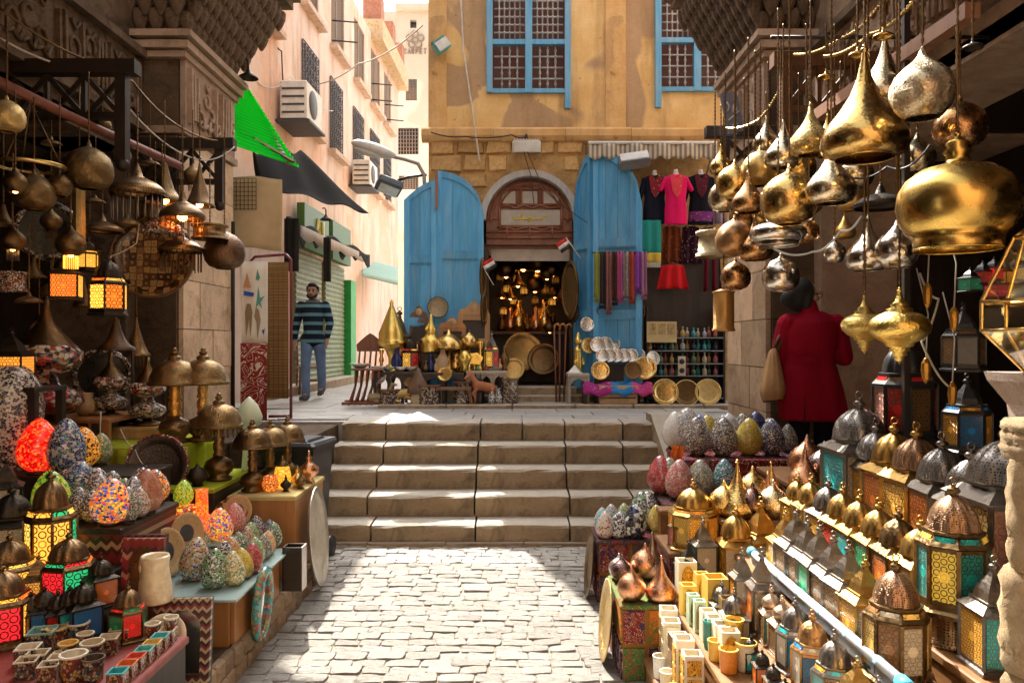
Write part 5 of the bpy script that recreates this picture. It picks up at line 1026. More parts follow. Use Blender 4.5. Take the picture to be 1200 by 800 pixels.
# ---- hanging lamps, left
m_pole = wood((0.16, 0.05, 0.03), (0.26, 0.09, 0.05))
LP = [(104, 200, 5.2, 54, 'globe', m_engraved, 'hammered bronze globe lamp on chains under the first bracket', {}), (40, 228, 4.9, 46, 'globe', m_engraved, 'engraved bronze globe lamp below the brass ring', {}), (8, 138, 4.4, 40, 'globe', m_eng_brass, 'pierced brass bowl lamp at the top corner', {}), (70, 222, 5.0, 28, 'onion', m_bronze, 'small bronze onion lamp beside the engraved globe', {}), (18, 218, 4.6, 26, 'onion', m_bronze, 'small bronze bell lamp with warm glow at the picture edge', {'bulb': glow((1, .45, .1), 6)}), (40, 212, 5.4, 22, 'onion', m_bronze, 'little bronze bell lamp half behind the globe', {}),
      (161, 222, 5.6, 64, 'saucer', pc_lamp, 'wide bronze saucer lamp with pierced skirt', {'stretch': 1.3, 'fringe': pc_silver}), (193, 222, 5.9, 44, 'bell', m_bronze, 'bronze bell lamp glowing orange beneath', {'bulb': glow((1, .3, .05), 10), 'stretch': 1.2}), (214, 250, 5.7, 52, 'saucer', pc_lamp2, 'bronze saucer lamp lit orange below, beside the cone', {'bulb': glow((1, .3, .05), 12), 'stretch': 1.5, 'fringe': pc_bronze}), (234, 232, 6.0, 34, 'cone', pc_lamp2, 'tall pierced cone lamp with an amber spark', {'bulb': glow((1, .5, .1), 6), 'stretch': 1.0}), (246, 272, 5.9, 42, 'drum', pc_lamp, 'shallow pierced bowl lamp hanging under the cone', {'stretch': 0.6}), (263, 296, 6.1, 47, 'globe', metal((0.17, 0.1, 0.06), 0.42, hammer=0.4, amount=0.4), 'dark hammered copper ball lamp over the street', {'hang': 0.75}),
      (15, 285, 4.9, 28, 'tulip', m_bronze, 'bronze onion lamp with glass drops and warm glow', {'bulb': glow((1, .5, .1), 6), 'fringe': m_dsilver}), (83, 290, 5.1, 34, 'tulip', m_bronze, 'lit bronze dome lamp with orange bead fringe', {'bulb': glow((1, .35, .05), 16), 'fringe': glow((1, .4, .05), 0.6)}), (190, 268, 5.8, 50, 'saucer', ml_dk, 'mosaic bowl lamp on three chains before the inlaid tray', {'stretch': 1.4}), (212, 290, 6.0, 52, 'saucer', pc_lamp, 'pierced hat-shaped lamp with bead fringe before the inlaid tray', {'stretch': 1.2, 'fringe': m_bronze}), (120, 268, 5.9, 48, 'saucer', pc_bronze, 'flat studded bowl lamp behind the lit star lantern', {}), (14, 330, 5.3, 34, 'drum', ml_dk, 'dark studded lamp cluster at the picture edge', {}), (34, 352, 5.2, 30, 'saucer', pc_bronze, 'small dark studded bowl lamp above the lit box lantern', {}), (136, 398, 5.3, 42, 'bell', metal((0.1, 0.07, 0.05), 0.4), 'dark bell-shaped shade hanging below the lit star lantern', {'hang': 0.1})]
LX = 'small pierced lamp above the bronze globe|little dark onion lamp on the upper pole|dark saucer lamp behind the inlaid tray|small studded lamp under the engraved globe|dark tulip lamp behind the lit fringe lamp|little bowl lamp near the picture edge|dark studded lamp above the long-necked mosaic lamp|small drop lamp beside the lit square lantern|narrow bronze lamp behind the brass tube|tiny bell lamp under the lattice bracket|small bell lamp beside the wide saucer|small cone lamp by the pier bracket|pierced bowl lamp between saucer and inlaid tray|dark lamp below the ring chandelier at the edge|dark dish lamp over the orange box lantern|pierced dark globe behind the dark bell shade'.split('|')
for i, (px, py, D, w_) in enumerate(((60, 168, 5.5, 24), (120, 150, 5.8, 20), (150, 262, 6.1, 32), (60, 262, 5.6, 24), (105, 302, 5.9, 26), (40, 318, 5.6, 26), (62, 345, 5.7, 28), (98, 352, 5.8, 24), (112, 236, 6, 22), (142, 186, 6.2, 22), (176, 192, 6.4, 24), (226, 208, 6.6, 22), (182, 246, 6.3, 32), (4, 256, 5.0, 28), (46, 388, 5.6, 26), (160, 408, 6.2, 30))):
    LP.append((px, py, D, w_, ['saucer', 'onion', 'saucer', 'tulip', 'drum', 'bell', 'globe', 'cone'][i % 8], [pc_lamp, m_bronze, m_engraved][i % 3], LX[i], {'fringe': pc_bronze} if i % 4 == 3 else {}))
for px, py, D, w_, k, m_, lab, kw in LP: pendant(px, py, D, w_, k, m_, lab, **{'hang': 0.45, **kw})
t = thing('ring_chandelier', 'flat brass ring chandelier hung on three chains at the top corner', 'lamp', W(35, 197, 4.9))
put('ring', MB().lathe([(0.19, 0), (0.21, 0.015), (0.205, 0.025), (0.18, 0.01), (0.19, 0)], 40), m_brass, t)
for k in range(3): put('chain', MB().tube([(0.19*cos(k*2.1+.3), 0.19*sin(k*2.1+.3), 0), (0, 0, 0.42)], 0.005, 5), m_bronze, t)
def star_lantern(px, py, D, h, lab, mats, n=6):
    t = lantern(W(px, py, D), h, lab, n, 0.5, 'dome', m_iron, mats, 0.3, name='star_lantern', ring=True); return t
star_lantern(127, 370, 5.0, 0.40, 'lit hexagonal star lantern with yellow and red glass', [filigree((1, 0.45, 0.05), (0.05, 0.02, 0.01), 9, 1.6), fl_orange, fl_amber])
star_lantern(78, 352, 5.2, 0.33, 'lit square lantern with orange arches and red bead fringe', [fl_orange, fl_amber], 4); star_lantern(103, 318, 5.5, 0.24, 'small amber lantern behind the lit star lantern', [fl_amber])
lantern(W(14, 452, 4.9), 0.36, 'lit orange box lantern with pierced lattice at the picture edge', 4, 0.52, 'ogee', m_iron, [filigree((1, 0.3, 0.03), (0.05, 0.02, 0.01), 9, 1.0)], 0.15)
table('wall_bracket_shelf', 'small shelf under the lit orange box lantern', -3.5, -2.95, 4.75, 5.1, W(14, 452.5, 4.9).z, m_darkwood, None, zb=1.031, cat='shelf')
t = thing('brass_column', 'tall narrow engraved brass tube lamp hanging behind the globes', 'lamp', W(93, 285, 5.6)); put('shade', MB().lathe([(0.035, 0), (0.045, 0.02), (0.04, 0.4), (0.05, 0.42), (0.05, 0.5), (0.03, 0.52)], 8, smooth=False), m_eng_brass, t); put('chain', MB().tube([(0, 0, .5), (0, 0, 1.2)], 0.005, 5), m_bronze, t)
tray(W(180, 302, 6.3), 0.66, inlay((0.1, 0.05, 0.02), (0.34, 0.22, 0.09), (0.2, 0.1, 0.04), 12), 'large round inlaid wooden tray hung on the shop pier', R(88), 0.12, rim=m_midwood)
for i, (px, py, D, w_) in enumerate(((30, 270, 5.8, 50), (95, 440, 6.4, 60))):
    t = thing('arched_mirror', ('dim round mirror in dark frame behind the bronze onion lamps', 'dark arched mirror edged with pearl dots inside the shop')[i], 'mirror', W(px+25, py, D), (R(90), 0, 0.3)); put('mirror_glass', MB().lathe([(0, 0.01), (0.19, 0.01)], 32), metal((0.07, 0.075, 0.07), 0.25, hammer=0), t); put('frame', MB().lathe([(0.18, 0), (0.19, 0.025), (0.22, 0.025), (0.23, 0)], 32), mosaic((K, BR, CR), (0.03, 0.02, 0.01), 30), t)
# brackets of turned wood, poles and cables
def bracket(name, label, x0, x1, D, zt_, h, post_x, m_=None):
    m_ = m_ or m_darkwood; t = thing(name, label, 'bracket', (0, D, 0))
    put('beam', MB().box(((x0+x1)/2, 0, zt_-0.05), (abs(x1-x0), 0.10, 0.10)), m_, t)
    put('post', MB().box((post_x, 0, zt_-0.1-h/2), (0.075, 0.075, h)), m_, t); put('drop_knob', MB().sphere((post_x, 0, zt_-0.12-h), 0.05, 12, 8), m_, t)
    n = max(2, int(abs(post_x-x0)/0.22)); hh = min(0.3, h*.7)
    s = 1 if post_x > x0 else -1; wq = abs(post_x-x0)/n
    for i in range(n):
        xa = x0+s*wq*(i+.5)
        for sg_ in (-1, 1): put('lattice_slat', MB().box((xa, sg_*0.012, zt_-0.1-hh/2), (0.035, 0.02, math.hypot(wq, hh)), (0, sg_*math.atan2(wq, hh), 0)), m_, t)
        put('lattice_bar', MB().box((xa+s*wq/2, 0, zt_-0.1-hh/2), (0.03, 0.04, hh)), m_, t)
    put('lower_bar', MB().box(((x0+post_x)/2, 0, zt_-0.1-hh), (abs(post_x-x0), 0.05, 0.05)), m_, t)
    return t
bracket('wooden_bracket', 'dark lattice bracket with square beam end above the bronze globe lamps', -3.6, -2.68, 5.5, 3.85, 0.62, -2.79)
bracket('wooden_bracket', 'dark lattice bracket on the pier beside the cone lamp', -3.5, -2.58, 7.15, 3.73, 0.5, -2.72)
t = thing('lamp_pole', 'reddish wooden pole carrying the hanging bronze lamps', 'pole', (0, 0, 0)); put('pole', MB().tube([W(-30, 82, 4.6), W(100, 145, 5.4), W(212, 195, 6.4)], 0.035, 8), m_pole, t)
def cable(label, pts, r=0.006, mat=None, name='cable', sag=0.0, n=14, cat='cable'):
    P_ = [Vector(p) for p in pts]; out = []
    for a, b_ in zip(P_, P_[1:]):
        for i in range(n): u = i/n; q = a.lerp(b_, u); q.z -= sag*4*u*(1-u); out.append(q)
    out.append(P_[-1]); return tag(put(name, MB().tube(out, [r*(1 if i % 2 else .35) for i in range(len(out))] if 'chain' in name else r, 5), mat or m_wire), label, cat)
cable('pale cable looping along the carved frieze', [W(0, 45, 5.2), W(90, 80, 5.6), W(112, 78, 5.6)], 0.008, m_palewire, sag=0.03)
cable('dark chain running from the frieze down to the pier', [W(0, 10, 5.2), W(100, 70, 5.6), W(155, 95, 6.0), W(205, 145, 6.6), W(255, 165, 6.9)], 0.009, m_bronze, sag=0.03)
cable('thin wire between the two brackets', [W(145, 120, 5.7), W(225, 185, 6.6), W(275, 172, 7.0)], 0.006, m_palewire, sag=0.06)
cable('white lamp flex dangling before the inlaid tray', [W(163, 262, 5.7), W(160, 285, 5.7), W(130, 300, 5.7), W(126, 315, 5.7)], 0.005, m_palewire, sag=0.01)
cable('lamp flex hanging down under the wooden stand', [W(118, 482, 5.5), W(117, 534, 5.3)], 0.005, m_palewire)
cable('thin flex trailing from the wooden box down to the eggs', [W(141, 502, 5.5), W(158, 525, 5.3), W(172, 546, 5.0)], 0.004, m_palewire, sag=0.03)
# ================================================================ right-hand stall
m_kh1 = arabesque((0.42, 0.10, 0.02), (0.6, 0.3, 0.05), (0.10, 0.16, 0.03), 16); m_kh2 = arabesque((0.015, 0.02, 0.07), (0.5, 0.1, 0.06), (0.55, 0.45, 0.3), 20); m_kh3 = arabesque((0.07, 0.12, 0.03), (0.3, 0.3, 0.12), (0.3, 0.06, 0.03), 22); m_kh4 = arabesque((0.2, 0.02, 0.02), (0.5, 0.38, 0.25), (0.03, 0.03, 0.08), 18); m_kh5 = arabesque((0.03, 0.03, 0.05), (0.35, 0.26, 0.18), (0.3, 0.03, 0.03), 22)
m_band = cloth((0.28, 0.14, 0.03)); m_shelfwood = wood((0.16, 0.07, 0.02), (0.28, 0.13, 0.04), axis='Y')
def applique_chest(label, x0, x1, y0, y1, z, mats):
    t = thing('applique_chest', label, 'chest', ((x0+x1)/2, (y0+y1)/2, 0)); dx, dy = x1-x0, y1-y0
    put('body', MB().box((0, 0, z/2), (dx-.02, dy-.02, z-.004)), m_band, t); put('top_cloth', MB().cbox((0, 0, z-.006), (dx+.01, dy+.01, 0.02), 0.006), mats[0], t)
    w2 = dx/2
    for i in range(2):
        for j in range(2): put('applique_panel', MB().box((-dx/4+i*w2, -dy/2+0.006, z*0.25+j*z*0.48), (w2-0.025, 0.014, z*0.42)), mats[(i+2*j) % len(mats)], t)
    for i in range(2):
        for j in range(2): put('applique_panel', MB().box((-dx/2+0.006, -dy/4+i*dy/2, z*0.25+j*z*0.48), (0.014, dy/2-.025, z*0.42)), mats[(i+2*j+1) % len(mats)], t)
    return t
applique_chest('cloth-covered chest with orange and blue scroll panels at the street edge', 0.585, 0.865, 4.12, 4.66, 0.42, [m_kh3, m_kh2, m_kh4, m_kh1])
applique_chest('cloth-covered chest with red scroll panels at the foot of the steps', 0.60, 1.06, 5.36, 5.78, 0.45, [m_kh5, m_kh4, m_kh4, m_kh5])
t = thing('round_tray', 'dark round tray leaning edge-on against the orange chest', 'tray', (0.555, 4.42, 0.24), (0, R(-84), 0)); put('plate', DISC, m_eng_brass, t, (0, 0, 0), (0, 0, 0), (0.46, 0.46, 0.4))
t = thing('round_tray', 'dark round tray leaning edge-on against the red chest', 'tray', (0.57, 5.5, 0.25), (0, R(-84), 0)); put('plate', DISC, m_bronze, t, (0, 0, 0), (0, 0, 0), (0.46, 0.46, 0.4))
def tier(label, x0, x1, y0, y1, z, side=None): return table('display_shelf', label, x0, x1, y0, y1, z, m_shelfwood, side or m_shelfwood, cat='shelf')
tier('lowest wooden shelf with yellow open boxes along the street', 0.87, 1.065, 2.5, 4.7, 0.42); tier('second wooden shelf with silver domed lanterns below the tube light', 1.067, 1.235, 2.4, 4.5, 0.50); tier('third wooden shelf with pointed lanterns behind the tube light', 1.237, 1.47, 2.35, 4.3, 0.66); tier('fourth wooden shelf with small gold domed lanterns', 1.472, 1.70, 2.35, 4.45, 0.76); tier('highest wooden shelf with the large silver domed lanterns', 1.702, 2.05, 2.35, 4.45, 0.91)
tier('wooden shelf of brass teardrop lamps behind the lanterns', 1.22, 1.74, 4.46, 5.12, 0.80, m_kh5); tier('wooden shelf of copper and dark onion lamps before the customer', 1.745, 2.29, 4.6, 5.5, 0.95, m_kh4); tier('small wooden shelf under the lit octagonal lantern', 0.92, 1.215, 4.51, 4.95, 0.60, m_kh4)
tier('shelf of red and green egg lamps beside the steps', 1.0, 1.6, 5.2, 5.34, 0.70); table('display_table', 'table of dark egg lamps covered with a crimson patterned cloth', 1.3, 2.3, 5.8, 6.5, 0.95, m_redcloth, m_redcloth)
applique_chest('dark red cloth-covered chest below the red and green egg lamps', 1.07, 1.6, 5.36, 5.78, 0.70, [m_kh5, m_kh4, m_kh5, m_kh4])
# ---- egg lamps
RE = [(791, 520, 0.951, 42, 1.0, mosaic((WH, CR, WH), scale=20), 'plain white egg lamp at the street end of the cloth table'), (803, 523, 0.951, 46, 1.1, ms_grey, 'grey mosaic egg lamp beside the white one'), (821, 522, 0.951, 38, 1.0, ms_blue, 'light blue egg lamp on the cloth table'), (830, 515, 0.951, 38, 1.05, ms_gold, 'mustard yellow egg lamp at the back of the cloth table'), (854, 515, 0.951, 40, 1.1, mosaic((WH, GY, WH, (0.4, 0.42, 0.5)), scale=16), 'pale grey egg lamp with a smooth top at the back'), (849, 524, 0.951, 38, 1.0, ms_bw, 'cream and black egg lamp between the yellow ones'), (872, 522, 0.951, 40, 1.0, ms_greyk, 'olive and grey egg lamp before the navy one'), (886, 514, 0.951, 42, 1.0, ms_navy, 'shiny navy egg lamp at the back of the cloth table'), (900, 516, 0.951, 34, 1.0, ms_grey, 'small grey egg lamp near the red coat'),
      (817, 534, 0.951, 44, 1.05, ms_dark, 'dark brown and cream egg lamp at the front of the cloth table'), (847, 535, 0.951, 44, 1.05, ms_dark, 'dark speckled egg lamp beside the golden one'), (877, 534, 0.951, 43, 1.05, ms_gold, 'golden yellow egg lamp at the front of the cloth table'), (904, 534, 0.951, 42, 1.0, mosaic((NV, K, BL, BR, CR, K), scale=16), 'navy topped egg lamp at the corner of the cloth table'), (925, 530, 0.951, 32, 0.9, ms_greyk, 'small dark egg lamp in front of the dark trousers'),
      (775, 566, 0.701, 44, 1.05, ms_red, 'deep red egg lamp at the back beside the steps'), (783, 572, 0.701, 42, 1.0, ms_olive, 'grey green egg lamp between the red ones'), (795, 586, 0.701, 46, 1.0, ms_pink, 'pinkish red egg lamp in front of the green one'), (822, 582, 0.701, 42, 1.05, ms_olive, 'olive grey egg lamp beside the pink one'), (850, 578, 0.701, 40, 1.0, ms_teal, 'teal and black dotted egg lamp at the shelf end'),
      (752, 602, 0.451, 44, 1.0, ms_greenk, 'dark green egg lamp at the back of the red chest'), (760, 610, 0.451, 44, 1.05, ms_bw, 'black and white egg lamp behind the yellow one'), (700, 620, 0.451, 26, 0.95, ms_cream, 'small cream and red egg lamp at the corner by the steps'), (701, 626, 0.451, 30, 0.95, ms_turq, 'small turquoise egg lamp on the red chest'), (717, 622, 0.451, 32, 0.95, ms_grey, 'small grey egg lamp on the red chest'), (732, 614, 0.451, 30, 0.95, ms_green, 'small green egg lamp at the back of the red chest'), (709, 633, 0.451, 32, 0.95, ms_cream, 'small cream dotted egg lamp at the front of the red chest'), (725, 635, 0.451, 32, 0.95, ms_check, 'small black and white checked egg lamp at the front of the red chest'), (743, 634, 0.451, 40, 1.0, mosaic((K, K, WH, NV), (0.1, 0.1, 0.1), 5), 'black egg lamp with a white diamond on the red chest')]
for px, py, z, hp, fat, m_, lab in RE:
    p = on(px, py, z)
    if z > .9: p.y = min(max(p.y, 5.9), 6.4)
    elif z > .6: p.y = min(max(p.y, 5.24), 5.72)
    else: p.y = min(max(p.y, 5.44), 5.72)
    p.x = (px-CX)*p.y/F
    if z > .6 and z < .9: p.x = max(p.x, 1.06)
    if z < .5: p.x = max(p.x, 0.66)
    egg(p, hp*p.y/F, m_, lab, fat, base=z > .5)
t = table('wooden_block', 'little pale wooden block under the yellow egg lamp', 0.99, 1.055, 5.37, 5.44, 0.51, m_palewood, m_palewood, zb=0.452, cat='block', th=0.01)
egg((1.022, 5.405, 0.511), 0.185, ms_gold, 'small yellow egg lamp on a wooden block', 1.0, base=False)
t = thing('orange_scarf', 'crumpled orange scarf hanging above the red egg lamps', 'scarf', W(793, 522, 5.75)); put('cloth', MB().grid(lambda u, v: (0.05*(u-.5)*2*(1-.3*v)+0.01*sin(v*9), 0.02*sin(u*12)-.012, -0.16*v), 12, 8, thick=0.004), cloth((0.6, 0.15, 0.03)), t)
# ---- copper onions on the orange chest
CO = [(716, 665, 21, 'onion', m_silver, 'small silvery onion lamp at the corner of the orange chest'), (729, 680, 23, 'onion', metal((0.22, 0.13, 0.12), .25), 'small dark plum onion lamp between two bright ones'), (740, 702, 29, 'onion', m_copper, 'rose copper onion lamp at the front of the orange chest'), (756, 672, 30, 'onion', m_copper, 'copper onion lamp tilted at the back of the orange chest'), (775, 702, 33, 'spire', m_copper, 'tall copper teardrop lamp standing on the orange chest'), (785, 668, 34, 'spire', metal((0.35, 0.24, 0.18), .3), 'dull bronze spire lamp behind the copper ones')]
for px, pyb, w_, k, m_, lab in CO:
    p = on(px, pyb, 0.431); p.y = min(max(p.y, 4.18), 4.6); p.x = max(0.64, min((px-CX)*p.y/F, 0.84)); w = w_*p.y/F*1.15
    t = thing('onion_lamp', lab, 'lamp', p, (0, 0, random.uniform(0, 6))); put('shade', cached(('pendant_'+k,), lambda: MB().lathe(PROF[k], 40)), m_, t, (0, 0, 0), (0, 0, 0), w); put('finial', FIN, m_, t, (0, 0, (PROF[k][-1][1]-.02)*w), (0, 0, 0), w*0.6)
# ---- standing brass teardrops
ST = [(822, 606, 1.2, 34, 'onion', m_brass, 'round brass onion lamp beside the lit octagonal lantern'), (864, 604, 0, 46, 'spire', m_brass, 'broad brass teardrop lamp at the front of the teardrop shelf'), (882, 592, 0, 38, 'onion', m_brass, 'squat brass onion lamp with amber reflection'), (915, 588, 0, 34, 'spire', m_brass, 'tall brass spire lamp beside the navy egg'), (900, 604, 0, 36, 'spire', m_copper, 'copper spire lamp in the middle of the teardrop shelf'), (906, 618, 0, 36, 'onion', metal((0.85, 0.66, 0.36), .22), 'pale gold onion lamp near the lanterns'), (882, 626, 0, 34, 'onion', metal((0.17, 0.09, 0.07), .2), 'dark plum onion lamp on the teardrop shelf'), (932, 604, 0, 30, 'spire', m_brass, 'slim brass spire lamp beside the lantern rows'), (946, 560, 1, 42, 'onion', m_copper, 'wide copper onion lamp before the red coat'), (966, 566, 1, 40, 'onion', metal((0.12, 0.09, 0.09), .22), 'dark onion lamp with one amber glint before the red coat'), (985, 556, 1, 26, 'spire', metal((0.14, 0.1, 0.1), .25), 'dark spire lamp beside the largest silver lantern'), (928, 575, 1, 36, 'spire', m_copper, 'copper spire lamp behind the brass ones')]
for px, pyb, lv, w_, k, m_, lab in ST:
    z = 0.951 if lv == 1 else 0.801; p = on(px, pyb, z)
    if lv == 1.2: p = Vector((1.27, 4.6, 0.801))
    else:
        p.y = min(max(p.y, 4.72 if lv else 4.55), 5.35 if lv else 5.05); p.x = (px-CX)*p.y/F; p.x = max(p.x, 1.80) if lv else min(max(p.x, 1.28), 1.68)
    w = w_*p.y/F*1.05
    t = thing('onion_lamp', lab, 'lamp', p, (0, 0, random.uniform(0, 6))); put('shade', cached(('pendant_'+k,), lambda: MB().lathe(PROF[k], 40)), m_, t, (0, 0, 0), (0, 0, 0), w); put('finial', FIN, m_, t, (0, 0, (PROF[k][-1][1]-.02)*w), (0, 0, 0), w*0.6)
# ---- lanterns by rows; panes order for four sides at rot 0: +X, +Y, -X (street side), -Y (camera side)
def four(street_side, camera_side): return [camera_side, street_side, street_side, camera_side]
def row(X, z, items, asp=0.40):
    for px, h, style, body, dome, ps, pc, lab, *n in items:
        D = colx(px, X); nn = n[0] if n else 4
        lantern((X, D, z), h, lab, nn, n[1] if len(n) > 1 else asp, style, body, [fg_clear, pc, ps, pc] if nn == 4 else [ps, pc], R(0)+random.uniform(-.06, .06)+(0 if nn == 4 else .2), dome=dome)
m_pgold = metal((0.46, 0.27, 0.075), 0.34, amount=0.45, hammer=0.15)
fg_pale = filigree((0.62, 0.55, 0.42), (0.45, 0.36, 0.22), 20); fg_palered = filigree((0.6, 0.25, 0.16), (0.5, 0.4, 0.3), 20)
row(1.35, 0.662, [(921, 0.35, 'ogee', m_pgold, None, fg_pale, fg_amber, 'gold pointed lantern at the far end of the row behind the tube'), (934, 0.39, 'ogee', m_dsilver, None, fg_pale, fg_brown, 'silver pointed lantern second behind the tube light'), (947, 0.37, 'ogee', m_dsilver, None, fg_orange, fg_brown, 'pointed lantern with orange street-side pane behind the tube'), (961, 0.38, 'ogee', m_dsilver, None, fg_pale, fg_green, 'pointed lantern with cream pane in the middle of the row'), (977, 0.37, 'ogee', m_dsilver, None, fg_turq, fg_brown, 'pointed lantern with bright turquoise arch behind the tube'), (995, 0.37, 'ogee', m_dsilver, None, fg_pink, fg_brown, 'pointed lantern with dusty pink pane behind the tube'), (1014, 0.35, 'ogee', m_pgold, None, fg_clear, fg_amber, 'gold roofed lantern with white arched pane behind the tube')])
row(1.585, 0.762, [(935, 0.34, 'dome', m_pgold, None, fg_amber, fg_amber, 'gold domed lantern farthest on the fourth shelf'), (951, 0.37, 'dome', m_pgold, None, fg_pale, fg_amber, 'gold domed lantern with pale side, second on the fourth shelf'), (971, 0.39, 'dome', m_dsilver, None, fg_pale, fg_amber, 'dark silver domed lantern amid the gold ones'), (988, 0.39, 'dome', m_pgold, None, fg_turq, fg_red, 'gold domed lantern with turquoise side and red front'), (1008, 0.39, 'dome', m_pgold, None, fg_pale, fg_teal, 'gold domed lantern with deep teal front'), (1030, 0.39, 'dome', m_pgold, None, fg_turq, fg_green, 'gold domed lantern with turquoise side and green front'), (1053, 0.39, 'dome', m_bronze, None, fg_palered, fg_orange, 'coppery domed lantern with red side'), (1079, 0.39, 'dome', m_pgold, None, fg_turq, fg_amber, 'gold domed lantern nearest on the fourth shelf')])
row(1.86, 0.912, [(1007, 0.64, 'dome', m_dsilver, pc_silver, fg_pale, fg_teal, 'largest far silver lantern with teal front and bulbous finial', 4, 0.44), (1027, 0.52, 'dome', m_dsilver, pc_silver, fg_pale, fg_amber, 'silver pierced-dome lantern with amber front'), (1048, 0.54, 'dome', m_pgold, None, fg_pale, fg_orange, 'gold domed lantern with orange front on the highest shelf'), (1074, 0.54, 'dome', m_pgold, pc_copper, fg_palered, fg_amber, 'copper pierced-dome lantern with red side on the highest shelf'), (1104, 0.52, 'dome', m_dsilver, pc_silver, fg_pale, fg_orange, 'silver domed lantern with turquoise shoulder and orange front'), (1138, 0.50, 'dome', m_dsilver, pc_silver, fg_turq, fg_amber, 'silver domed lantern with turquoise side on the highest shelf'), (1180, 0.62, 'dome', m_dsilver, pc_silver, fg_palered, filigree((0.55, 0.3, 0.06), (0.03, 0.02, 0.01), 20), 'tall silver domed lantern with salmon side beside the rough stone', 4, 0.46)])
row(1.15, 0.502, [(893, 0.38, 'ogee', m_dsilver, None, fg_pale, fg_orange, 'tall pointed silver lantern at the far end of the second shelf', 4, 0.3), (904, 0.25, 'onion', metal((0.55, 0.38, 0.26), .35), None, fg_teal, fg_brown, 'copper box lantern with small teal arch', 4, 0.36), (917, 0.25, 'onion', metal((0.55, 0.38, 0.26), .35), None, fg_orange, fg_brown, 'copper box lantern with small orange arch', 4, 0.36), (932, 0.29, 'dome', m_dsilver, None, fg_pale, fg_teal, 'hexagonal silver lantern with teal panes below the tube light', 6, 0.44), (952, 0.30, 'dome', metal((0.55, 0.3, 0.12), .35), None, fg_pale, fg_blue, 'copper gold lantern with blue panes below the tube light', 6, 0.44), (978, 0.30, 'dome', m_dsilver, None, fg_turq, fg_amber, 'hexagonal silver lantern with turquoise pane below the tube light', 6, 0.44), (1005, 0.28, 'ogee', m_pgold, None, fg_amber, filigree((0.75, 0.2, 0.03), (0.3, 0.2, 0.1), 18, 0.15), 'gold roofed lantern with glowing orange pane near the tube end', 4, 0.5)])
row(1.585, .762, [(1165, .36, 'ogee', m_dsilver, None, fg_turq, fg_amber, 'pointed lantern with amber front behind the teal and yellow lantern')]); row(1.15, .502, [(1030, .28, 'dome', m_dsilver, None, fg_pale, fg_teal, 'small silver lantern with teal front at the near end of the tube', 6, .44), (870, .3, 'ogee', m_dsilver, None, fg_pale, fg_amber, 'slim pointed lantern beside the lit octagonal one', 4, .34)])
for i, (x, y, h, st_, m_, pn, lab) in enumerate(((1.27, 4.36, .36, 'dome', m_pgold, fg_amber, 'gold lantern with amber panes before the brass teardrops'), (1.10, 4.42, .32, 'ogee', m_dsilver, fg_teal, 'silver pointed lantern with teal panes below the lit octagonal one'), (1.42, 4.38, .40, 'ogee', m_pgold, fg_teal, 'gold pointed lantern with teal panes before the brass teardrops'), (1.0, 4.60, .24, 'dome', m_bronze, fg_red, 'small bronze lantern with red panes beside the lit octagonal one'), (1.17, 4.62, .26, 'dome', m_pgold, fg_blue, 'small gold lantern with blue panes behind the lit octagonal one'))):
    lantern((x, y, .502 if i == 1 else .602 if i > 2 else .442), h+(.1 if i in (0, 2) else 0), lab, 4, .38, st_, m_, [fg_pale, pn, fg_pale, pn], .1*i)
tier('small step of shelf below the brass teardrops', 1.237, 1.47, 4.302, 4.455, 0.44)
# the two big octagonal lanterns at the near corner
lantern((1.34, 2.68, 0.662), 0.42, 'bronze octagonal lantern with gold star panes and pierced dome', 8, 0.46, 'dome', m_bronze, [filigree((0.7, 0.42, 0.08), (0.12, 0.07, 0.03), 22, 0.12), filigree((0.3, 0.14, 0.05), (0.2, 0.12, 0.05), 22), fg_pale], 0.1, dome=pc_copper)
t = thing('pierced_drum', 'pierced bronze drum stand under the teal and yellow lantern', 'stand', (1.575, 2.74, 0.762)); put('body', MB().lathe([(0, 0), (0.095, 0), (0.095, 0.012), (0.085, 0.02), (0.085, 0.11), (0.095, 0.115), (0, 0.115)], 32), pierced((0.5, 0.34, 0.18), scale=70), t)
lantern((1.575, 2.74, 0.878), 0.46, 'large octagonal lantern with teal and yellow star panes on a drum', 8, 0.48, 'dome', m_bronze, [filigree((0.02, 0.28, 0.24), (0.1, 0.07, 0.03), 22), filigree((0.75, 0.5, 0.06), (0.12, 0.07, 0.03), 22, 0.2), filigree((0.02, 0.3, 0.25), (0.1, 0.07, 0.03), 22)], 0.0, dome=pc_copper)
